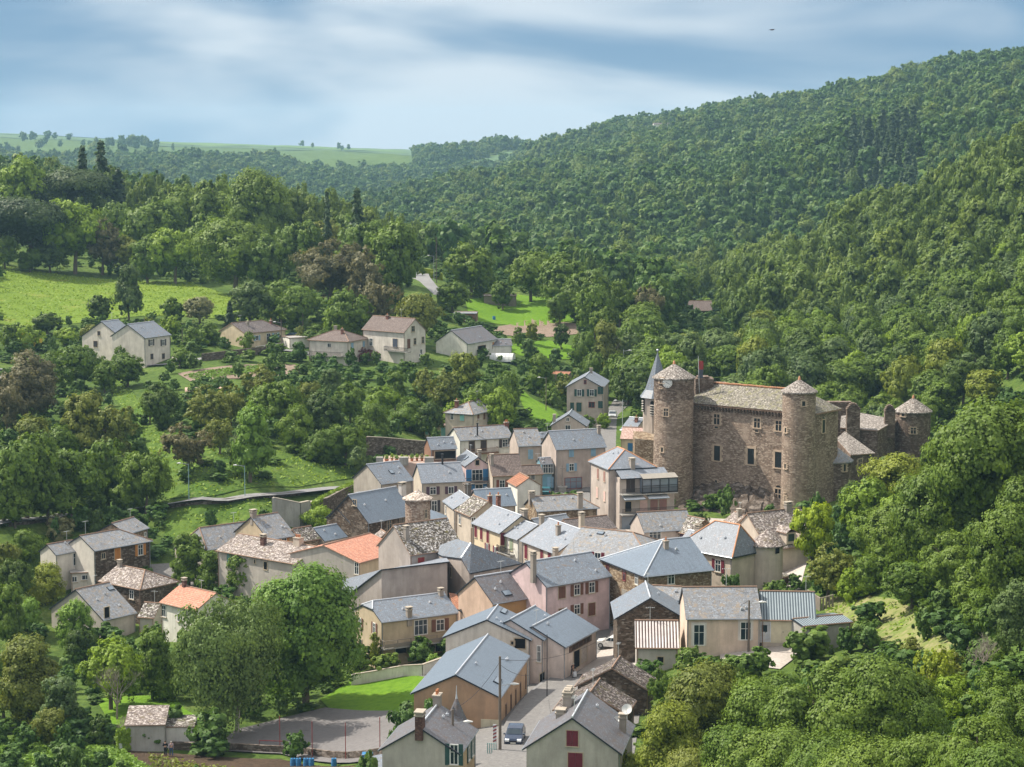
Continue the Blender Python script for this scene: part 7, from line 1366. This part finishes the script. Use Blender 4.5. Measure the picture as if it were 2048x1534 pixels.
# ---------------------------------------------------------------- vehicles
for k, c in dict(blue=(.006, .018, .05), white=(.72, .72, .70), silver=(.36, .38, .40), teal=(.03, .13, .16)).items():
    g, nt_, b_ = base_mat('paint_' + k, .22, .6); b_.inputs['Base Color'].default_value = (*c, 1); b_.inputs['Coat Weight'].default_value = .25
plain('tyre', (.02, .02, .02), .9); plain('rim', (.45, .46, .47), .4, .5, .05, .5); g, nt_, b_ = base_mat('headlamp', .1, .9); b_.inputs['Base Color'].default_value = (.75, .78, .8, 1); plain('tail_red', (.35, .02, .02), .4); plain('plate', (.6, .58, .5), .5)
def car(p, th, col, label, van=False, L=4.2, Wc=1.76, group=None):
    """x forward"""
    root = empty('van' if van else 'parked_car', (p[0], p[1], p[2] + .08), th, label, 'van' if van else 'car', group); hl, hw = L / 2, Wc / 2
    if van: prof = [(-hl, .35), (-hl, 1.0), (-hl + .05, 1.78), (hl * .25, 1.80), (hl * .52, 1.12), (hl * .95, .95), (hl, .60), (hl, .3)]
    else: prof = [(-hl, .38), (-hl - .02, .85), (-hl + .22, .98), (-hl + .55, 1.42), (-hl + 1.6, 1.48), (hl * .12, 1.42), (hl * .5, .98), (hl * .9, .80), (hl, .58), (hl - .03, .28)]
    wd = lambda z: hw * (1 - .03 * (z < .4) - max(0, z - .92) * .30); m = MB(); n = len(prof)
    # side panels in three strips so the shoulders round off
    for i in range(n - 1):
        (x0, z0), (x1, z1) = prof[i], prof[i + 1]; a, b = wd(z0), wd(z1)
        for (s0, s1) in ((-1, -.8), (-.8, .8), (.8, 1)):
            dz = lambda s, z: z - (.05 if abs(s) == 1 and z > .7 else 0)
            m.poly([(x0, s0 * a, dz(s0, z0)), (x0, s1 * a, dz(s1, z0)), (x1, s1 * b, dz(s1, z1)), (x1, s0 * b, dz(s0, z1))], smooth=True)
    for s in (-1, 1):
        belt = [(x, z) for x, z in prof if z <= 1.0]; 
        for i in range(n - 1):
            (x0, z0), (x1, z1) = prof[i], prof[i + 1]; y0_, y1_ = s * wd(z0), s * wd(z1); dz0 = .05 if z0 > .7 else 0; dz1 = .05 if z1 > .7 else 0
            c0, c1 = (x0 * .96, s * hw, min(z0, .75) * .8), (x1 * .96, s * hw, min(z1, .75) * .8); m.poly([(x0, y0_, z0 - dz0), (x1, y1_, z1 - dz1), c1, c0][::s], smooth=False)
    for s in (-1, 1): m.poly([(-hl * .96, s * hw, .26), (hl * .96, s * hw, .26), (hl * .96, s * hw, .62), (-hl * .96, s * hw, .62)][::-s])
    m.poly([(-hl, -hw * .97, .3), (hl, -hw * .97, .3), (hl, hw * .97, .3), (-hl, hw * .97, .3)][::-1]); m.build('body', 'paint_' + col, root, local=True)
    def glassq(P, nm='window'): g = MB(); g.poly(P); g.build(nm, 'glass', root, local=True)
    if van: F0, F1, B0_, B1_ = (hl * .25, 1.80), (hl * .52, 1.12), (-hl + .05, 1.70), (-hl, 1.15)
    else: F0, F1, B0_, B1_ = (hl * .12, 1.42), (hl * .5, .98), (-hl + .55, 1.42), (-hl + .22, .98)
    def strip(a, b, t0, t1, k=.86, off=.015):
        P = []
        for t, s in ((t0, -1), (t0, 1), (t1, 1), (t1, -1)): x, z = a[0] + (b[0] - a[0]) * t, a[1] + (b[1] - a[1]) * t; P.append((x + off * (1 if b[0] > a[0] else -1), s * wd(z) * k, z + off))
        return P if b[0] < a[0] else P[::-1]
    glassq(strip(F0, F1, .08, .95), 'windscreen'); glassq(strip(B0_, B1_, .1, .9), 'rear_window')
    for s in (-1, 1):
        zt, zb = (1.62, 1.12) if van else (1.34, .97); xs = [(-hl + (.75 if not van else hl * .95), -.05), (.02, F0[0] - .02)] if not van else [(-hl + .3, -.3), (-.2, F0[0] - .05)]
        for k, (x0, x1) in enumerate(xs):
            ex = .42 if k == 1 else 0; eb = .30 if k == 0 and not van else 0; glassq([(x0 - eb, s * (wd(zb) + .02), zb), (x1 + ex, s * (wd(zb) + .02), zb), (x1, s * (wd(zt) + .02), zt), (x0, s * (wd(zt) + .02), zt)][::-s], 'side_window')
        for xx in (-hl * .62, hl * .62):
            w = MB(); w.tube([(xx, s * (hw - .16), .32), (xx, s * (hw + .02), .32)], .32, 18, smooth=False); wo_ = w.build('wheel', 'tyre', root, local=True); r_ = MB(); r_.tube([(xx, s * (hw - .02), .32), (xx, s * (hw + .035), .32)], .20, 12, smooth=False); r_.build('rim', 'rim', wo_, local=True)
        h = MB(); h.box((hl - .12, s * hw * .68, .68), (.14, 0, -.03), (0, .2, 0), (0, 0, .09)); h.build('headlight', 'headlamp', root, local=True); h = MB(); h.box((-hl + .03, s * hw * .82, .85), (.07, 0, 0), (0, .1, 0), (0, 0, .14)); h.build('tail_light', 'tail_red', root, local=True); h = MB(); h.box((hl * .42, s * (hw + .08), 1.0), (.09, 0, 0), (0, .09, 0), (0, 0, .06)); h.build('mirror', 'paint_' + col, root, local=True)
    h = MB(); h.box((hl + .0, 0, .42), (.02, 0, 0), (0, .26, 0), (0, 0, .06)); h.build('number_plate', 'plate', root, local=True); h = MB(); h.box((hl - .01, 0, .60), (.02, 0, 0), (0, .42, 0), (0, 0, .06)); h.build('grille', 'iron', root, local=True); return root
def head(u, v, du, dv): a, b = ground(u, v), ground(u + du, v + dv); return math.atan2(b[1] - a[1], b[0] - a[0])
car(ground(1030, 1484), head(1060, 1440, -20, 45), 'blue', 'dark blue hatchback parked facing out of the village street'); car(ground(1226, 1296), R(158), 'white', 'white hatchback half hidden by the dark stone barn')
car(ground(1225, 836), head(1230, 830, -6, 30), 'silver', 'silver car on the road beside the tall house with green shutters'); car(ground(1093, 990), R(85), 'teal', 'teal car standing on the village square'); car(ground(838, 722), R(-12), 'white', 'white van beside the big cream hillside house', van=True, L=4.3, Wc=1.75)
car(ground(583, 678), R(150), 'blue', 'dark blue car under the white carport')
# ---------------------------------------------------------------- people
plain('skin', (.50, .30, .22), .6); plain('cloth_black', (.02, .02, .025), .9); plain('cloth_blue', (.08, .16, .32), .9); plain('cloth_plaid', (.30, .26, .34), .9); plain('cloth_jeans', (.05, .09, .18), .9); plain('hair_grey', (.35, .33, .30), .9); plain('hair_dark', (.06, .04, .03), .9)
def skinned(name, V, E, Rr, mat, parent, sub=2, root=0):
    me = bpy.data.meshes.new(name); me.from_pydata(V, E, []); me.materials.append(MATS[mat]); o = link(bpy.data.objects.new(name, me), parent); o.modifiers.new('skin', 'SKIN'); s = o.modifiers.new('sub', 'SUBSURF'); s.levels = s.render_levels = sub
    for i, d in enumerate(me.skin_vertices[0].data): r = Rr[i]; d.radius = (r, r) if not isinstance(r, tuple) else r; d.use_root = (i == root)
    return o
def person(p, th, top, legs, hair, label, bent=0., step=.12, height=1.7, arms='down'):
    root = empty('person', (p[0], p[1], p[2] + .12), th, label, 'person'); k = height / 1.7; f = bent   # x = facing
    J = dict(pel=(0, 0, .93), waist=(.04 * f, 0, 1.08), chest=(.18 * f, 0, 1.28), neck=(.30 * f, 0, 1.46), hb=(.36 * f + .01, 0, 1.54), ht=(.40 * f + .02, 0, 1.66))
    if arms == 'fwd': arm = lambda s: [(.24 * f, s * .20, 1.38), (.30 * f + .08, s * .25, 1.13), (.30 * f + .33, s * .22, 1.02)]
    elif arms == 'bent': arm = lambda s: [(.24 * f, s * .20, 1.40), (0, s * .27, 1.14), (.22, s * .20, 1.10)]
    else: arm = lambda s: [(.24 * f, s * .20, 1.40), (.02, s * .26, 1.13), (.07, s * .27, .88)]
    leg = lambda s: [(0, s * .10, .88), (s * step * .5 + .03, s * .11, .50), (s * step, s * .12, .09), (s * step + .15, s * .13, .04)]
    V, E, Rr = [J['pel'], J['waist'], J['chest'], J['neck'], J['hb'], J['ht']], [(0, 1), (1, 2), (2, 3), (3, 4), (4, 5)], [(.15, .12), (.13, .11), (.155, .12), (.06, .06), (.085, .095), (.08, .085)]
    for s in (-1, 1):
        a = arm(s); i = len(V); V += a; E += [(2, i), (i, i + 1), (i + 1, i + 2)]; Rr += [.065, .045, .032]; h0 = np.array(a[2]); d = h0 - np.array(a[1]); d /= np.linalg.norm(d); side = np.array((-d[1], d[0], 0)) if abs(d[2]) < .8 else np.array((1, 0, 0)); palm = h0 + d * .08; V.append(tuple(palm)); E.append((i + 2, i + 3)); Rr.append((.035, .02))
        for q, (o_, l_) in enumerate(((-.03, .07), (-.01, .085), (.01, .08), (.03, .065))): V.append(tuple(palm + side * o_ + d * l_ + (0, 0, -.01))); E.append((i + 3, len(V) - 1)); Rr.append(.009)
        V.append(tuple(h0 + d * .05 + side * .055)); E.append((i + 2, len(V) - 1)); Rr.append(.01)
        l = leg(s); i = len(V); V += l; E += [(0, i), (i, i + 1), (i + 1, i + 2), (i + 2, i + 3)]; Rr += [.085, .058, .04, .035]
    V = [tuple(np.array(v) * k) for v in V]; Rr = [tuple(np.array(r) * k) if isinstance(r, tuple) else r * k for r in Rr]; b = skinned('body', V, E, Rr, 'skin', root)
    V, E, Rr = [J['waist'], J['chest'], tuple(np.array(J['neck']) * .94 + (0, 0, .04))], [(0, 1), (1, 2)], [(.16, .14), (.175, .14), (.08, .08)]
    for s in (-1, 1): a = arm(s); i = len(V); V += a; E += [(1, i), (i, i + 1), (i + 1, i + 2)]; Rr += [.085, .062, .048]
    skinned('shirt', [tuple(np.array(v) * k) for v in V], E, Rr, top, root); V, E, Rr = [J['pel'], J['waist']], [(0, 1)], [(.165, .14), (.15, .125)]
    for s in (-1, 1): l = leg(s)[:3]; i = len(V); V += l; E += [(0, i), (i, i + 1), (i + 1, i + 2)]; Rr += [.105, .078, .062]
    skinned('trousers', [tuple(np.array(v) * k) for v in V], E, Rr, legs, root)
    h = np.array(J['ht']) * k; m = MB(); m.lathe(tuple(h - (.02, 0, .03)), [(.098, -.04), (.10, .0), (.085, .06), (.04, .09), (.001, .095)], 12); m.build('hair', hair, root, local=True)
    for s in (-1, 1): m = MB(); m.box((h[0] + .085, s * .03, h[2] - .055), (.006, 0, 0), (0, .012, 0), (0, 0, .007)); m.build('eye', 'iron', root, local=True)
    m = MB(); m.box((h[0] + .095, 0, h[2] - .085), (.014, 0, 0), (0, .010, 0), (0, 0, .018)); m.build('nose', 'skin', root, local=True); return root
pp = ground(1145, 1356); person(pp, R(-62), 'cloth_black', 'cloth_black', 'hair_grey', 'grey haired person in black walking down the street with a trolley', bent=.55, step=.2, height=1.68, arms='fwd')
tx, ty = pp[0] + math.cos(R(-62)) * .55, pp[1] + math.sin(R(-62)) * .55; tr_o = empty('shopping_trolley', (tx, ty, pp[2] + .13), R(-62), 'small wheeled shopping trolley pushed by the person in the street', 'trolley'); m = MB(); m.box((0, 0, .45), (.13, 0, 0), (0, .17, 0), (0, 0, .28)); m.build('bag', 's_white', tr_o, local=True); m = MB(); m.tube([(-.15, -.16, .1), (-.22, -.16, 1.0), (-.22, .16, 1.0), (-.15, .16, .1)], .015, 5); m.build('handle', 'pole_metal', tr_o, local=True)
for s in (-1, 1): m = MB(); m.tube([(-.12, s * .18, .08), (-.12, s * .21, .08)], .08, 12, smooth=False); m.build('wheel', 'tyre', tr_o, local=True)
person(ground(331, 1514), R(80), 'cloth_black', 'cloth_black', 'hair_dark', 'person in dark clothes standing by the dark wall, left of the pair', arms='bent'); person(ground(343, 1515), R(120), 'cloth_plaid', 'cloth_jeans', 'hair_grey', 'person in a checked shirt and blue trousers, right of the pair', arms='down')
# ---------------------------------------------------------------- odds and ends
g_ = ground(1005, 722); gh = empty('tunnel_greenhouse', tuple(g_), 0, 'white plastic tunnel greenhouse beside the low white farmhouse', 'greenhouse'); m = MB(); rr2, LL = 1.6, 5.4
g, nt_, b_ = base_mat('poly_white', .35, .4); b_.inputs['Base Color'].default_value = (.60, .61, .60, 1); g, nt_, b_ = base_mat('poly_pink', .4, .4); b_.inputs['Base Color'].default_value = (.55, .38, .30, 1)
def tunnel(m, p, L, r, th):
    e = np.array((math.cos(th), math.sin(th), 0)); f = np.array((-e[1], e[0], 0)); P = lambda a, t: p + e * a + f * r * math.cos(t) + np.array((0, 0, 1.25 * r * math.sin(t)))
    for i in range(10):
        for j in range(6): m.poly([P(-L/2 + L*j/6, math.pi*i/10), P(-L/2 + L*(j+1)/6, math.pi*i/10), P(-L/2 + L*(j+1)/6, math.pi*(i+1)/10), P(-L/2 + L*j/6, math.pi*(i+1)/10)], smooth=True)
    for s in (-1, 1): m.poly([P(s * L / 2, math.pi * i / 10) for i in range(11)])
    return e, f
e, f = tunnel(m, g_, 5.6, 1.5, R(-15)); m.build('cover', 'poly_white', gh); m = MB()
for j in range(7): m.tube([g_ + e * (-2.8 + 5.6 * j / 6) + f * 1.53 * math.cos(t) + np.array((0, 0, 1.9 * math.sin(t))) for t in np.linspace(0, math.pi, 11)], .03, 4)
m.build('hoop', 'pole_metal', gh)
g_ = ground(410, 795); gh = empty('tunnel_greenhouse', tuple(g_), 0, 'long low pinkish plastic tunnel half hidden by brown trees', 'greenhouse'); m = MB(); tunnel(m, g_, 8, 1.7, R(10)); m.build('cover', 'poly_pink', gh)
def drum(u, v, label, r=.3, h=.9, mat='s_blue', square=False, group='blue barrels by the court wall'):
    p = ground(u, v); root = empty('water_tank' if square else 'barrel', tuple(p), 0, label, 'water tank' if square else 'barrel', None if square else group); m = MB()
    if square: m.abox(p[0] - r, p[0] + r, p[1] - r, p[1] + r, p[2] + .15, p[2] + h)
    else: m.lathe(tuple(p), [(.01, 0), (r * .9, 0), (r, .1), (r, h * .5), (r * 1.04, h * .52), (r, h * .55), (r * .9, h), (.01, h)], 14)
    b = m.build('body', mat, root); m = MB()
    if square:
        for k in range(5): x = p[0] - r + 2 * r * k / 4; m.abox(x - .02, x + .02, p[1] - r - .04, p[1] - r, p[2] + .1, p[2] + h)
        for k in range(4): z = p[2] + .15 + (h - .15) * k / 3; m.abox(p[0] - r - .02, p[0] + r + .02, p[1] - r - .05, p[1] - r - .01, z - .02, z + .02)
        m.build('cage', 'pole_metal', root)
    else: m.tube([p + (0, 0, h), p + (0, 0, h + .05)], r * .3, 10); m.build('lid', 'iron', root)
drum(735, 1528, 'blue caged water tank right of the barrels', .55, 1.15, 's_blue', True)
for u, lb in ((586, 'blue'), (597, 'blue'), (612, 'blue'), (623, 'blue'), (668, 'blue')): drum(u, 1533, 'blue plastic barrel standing below the sports court wall')
drum(988, 640 + 0, 'blue barrel in the garden beside the ploughed plot', .4, 1.0, group=None); drum(242, 1503, 'pale grey drum beside the ivy covered shed', .3, 1.0, 'pole_metal', group=None)
p = ground(522, 1502); go_ = empty('goal', tuple(p), 0, 'red metal football goal at the edge of the sports court', 'goal'); m = MB(); a, b = ground(519, 1500), ground(573, 1502); m.tube([a, a + (0, 0, 1.1), b + (0, 0, 1.1), b], .05, 6, smooth=False); m.build('frame', 's_red', go_)
p = ground(1125, 984); cr_o = empty('wayside_cross', tuple(p), 0, 'tall thin stone cross on a pedestal in the square', 'cross'); m = MB(); m.abox(p[0] - .7, p[0] + .7, p[1] - .7, p[1] + .7, p[2] - .3, p[2] + .9); m.abox(p[0] - .85, p[0] + .85, p[1] - .85, p[1] + .85, p[2] + .9, p[2] + 1.05); m.build('pedestal', 'concrete', cr_o); m = MB(); m.tube([p + (0, 0, 1), p + (0, 0, 3.2), p + (0, 0, 5.0)], [.16, .10, .07], 8); m.abox(p[0] - .4, p[0] + .4, p[1] - .06, p[1] + .06, p[2] + 4.2, p[2] + 4.35); m.build('shaft', 'ch_grey', cr_o)
p = ground(968, 1488); m = MB(); m.abox(p[0] + .9, p[0] + 1.25, p[1] - .03, p[1] + .03, p[2], p[2] + 2.0, 0); sg = m.build('warning_sign', 's_white'); tag(sg, 'tall red and white striped warning board on the hall corner', 'sign'); m = MB()
for k in range(5): z = p[2] + .2 + .36 * k; m.poly([(p[0] + .9, p[1] - .035, z), (p[0] + 1.25, p[1] - .035, z + .16), (p[0] + 1.25, p[1] - .035, z + .32), (p[0] + .9, p[1] - .035, z + .16)][::1])
m.build('stripe', 's_red', sg)
bp = at_y(1545, 60, 150); bd = empty('bird', tuple(bp), R(30), 'small dark bird flying high in the sky at the right', 'bird'); V = [(.16, 0, .02), (.08, 0, .03), (-.02, 0, .01), (-.14, 0, 0), (-.26, 0, 0), (.05, .12, .06), (.0, .28, .05), (-.08, .42, .0), (.05, -.12, .06), (.0, -.28, .05), (-.08, -.42, .0)]
skinned('body', V, [(0, 1), (1, 2), (2, 3), (3, 4), (1, 5), (5, 6), (6, 7), (1, 8), (8, 9), (9, 10)], [.02, .04, .045, .03, .012, (.035, .012), (.03, .008), .006, (.035, .012), (.03, .008), .006], 'iron', bd)
# crop rows: nobody would count the plants
def rows(name, label, poly, nrow, col, size, dens=14, hgt=.35):
    P = np.array([ground(*q) for q in poly]); rs = np.random.RandomState(len(name)); C = []
    for i in range(nrow):
        t = (i + .5) / nrow; a = P[0] + (P[3] - P[0]) * t; b = P[1] + (P[2] - P[1]) * t; n = int(np.linalg.norm(b - a) * dens); k = rs.rand(n)[:, None]; q = a + (b - a) * k + rs.normal(0, .16, (n, 3)) * np.array((1, 1, 0)); q[:, 2] = terr(q[:, 0], q[:, 1]) + rs.uniform(.1, hgt, n); C.append(q)
    C = np.concatenate(C); N = unit(rs, len(C)); N[:, 2] = abs(N[:, 2]) + .5; o = link(bpy.data.objects.new(name, leaf_mesh(name, C, N, size, col, rs))); tag(o, label, 'plants', kind='stuff')
rows('vegetable_rows', 'green vegetable rows in the hillside garden', [(365,752),(520,732),(540,742),(400,764)], 6, 'leaf_fresh', .4)
rows('vine_stakes', 'young plants in rows on the ploughed plot', [(1045,642),(1110,636),(1140,650),(1060,656)], 7, 'leaf_olive', .18, 4)
rows('potato_plants', 'low leafy potato plants in the bottom left garden', [(0,1484),(235,1500),(330,1560),(0,1560)], 24, 'leaf_fresh', .34, 30, .5); rows('garden_weeds', 'weeds and young plants in the dark garden strip along the bottom', [(300,1514),(760,1526),(760,1560),(300,1560)], 9, 'leaf_olive', .3, 9, .6)
# ivy on the walls below the road
rs = np.random.RandomState(3); C = []
for (u0, v0), (u1, v1), h in (((620,1042),(722,995),3.4), ((236,1500),(262,1500),2.6)):
    a, b = ground(u0, v0), ground(u1, v1); n = 5200 if h > 3 else 900; k = rs.rand(n)[:, None]; q = a + (b - a) * k; d = (b - a)[:2]; d /= np.linalg.norm(d); f = np.array((d[1], -d[0], 0)); q = q + f * rs.uniform(.2, .8, n)[:, None]; q[:, 2] = terr(q[:, 0], q[:, 1]) + rs.uniform(0, h, n); C.append(q)
C = np.concatenate(C); N = unit(rs, len(C)) * .6 + np.array((.1, -.8, .4)); o = link(bpy.data.objects.new('ivy', leaf_mesh('ivy', C, N, .3, 'leaf_bright', rs))); tag(o, 'thick green ivy hanging over the road wall and the shed', 'ivy', kind='stuff')
# ---------------------------------------------------------------- the air
m = bpy.data.materials.new('haze'); m.use_nodes = True; nt = m.node_tree; nt.nodes.clear()
v = nt.nodes.new('ShaderNodeVolumePrincipled'); v.inputs['Color'].default_value = (.45, .76, 1.0, 1); v.inputs['Density'].default_value = .00008; v.inputs['Anisotropy'].default_value = .2
nt.links.new(v.outputs[0], nt.nodes.new('ShaderNodeOutputMaterial').inputs['Volume']); MATS['haze'] = m
zlo, zhi = float(Z_.min()) - 1, max(CAMZ, float(Z_.max()) + 22) + 3
mb = MB(); mb.abox(-3300, 3300, -60, 7000, zlo, zhi); hz = mb.build('haze', 'haze'); tag(hz, 'thin blue summer haze over the valley', 'haze', kind='stuff')
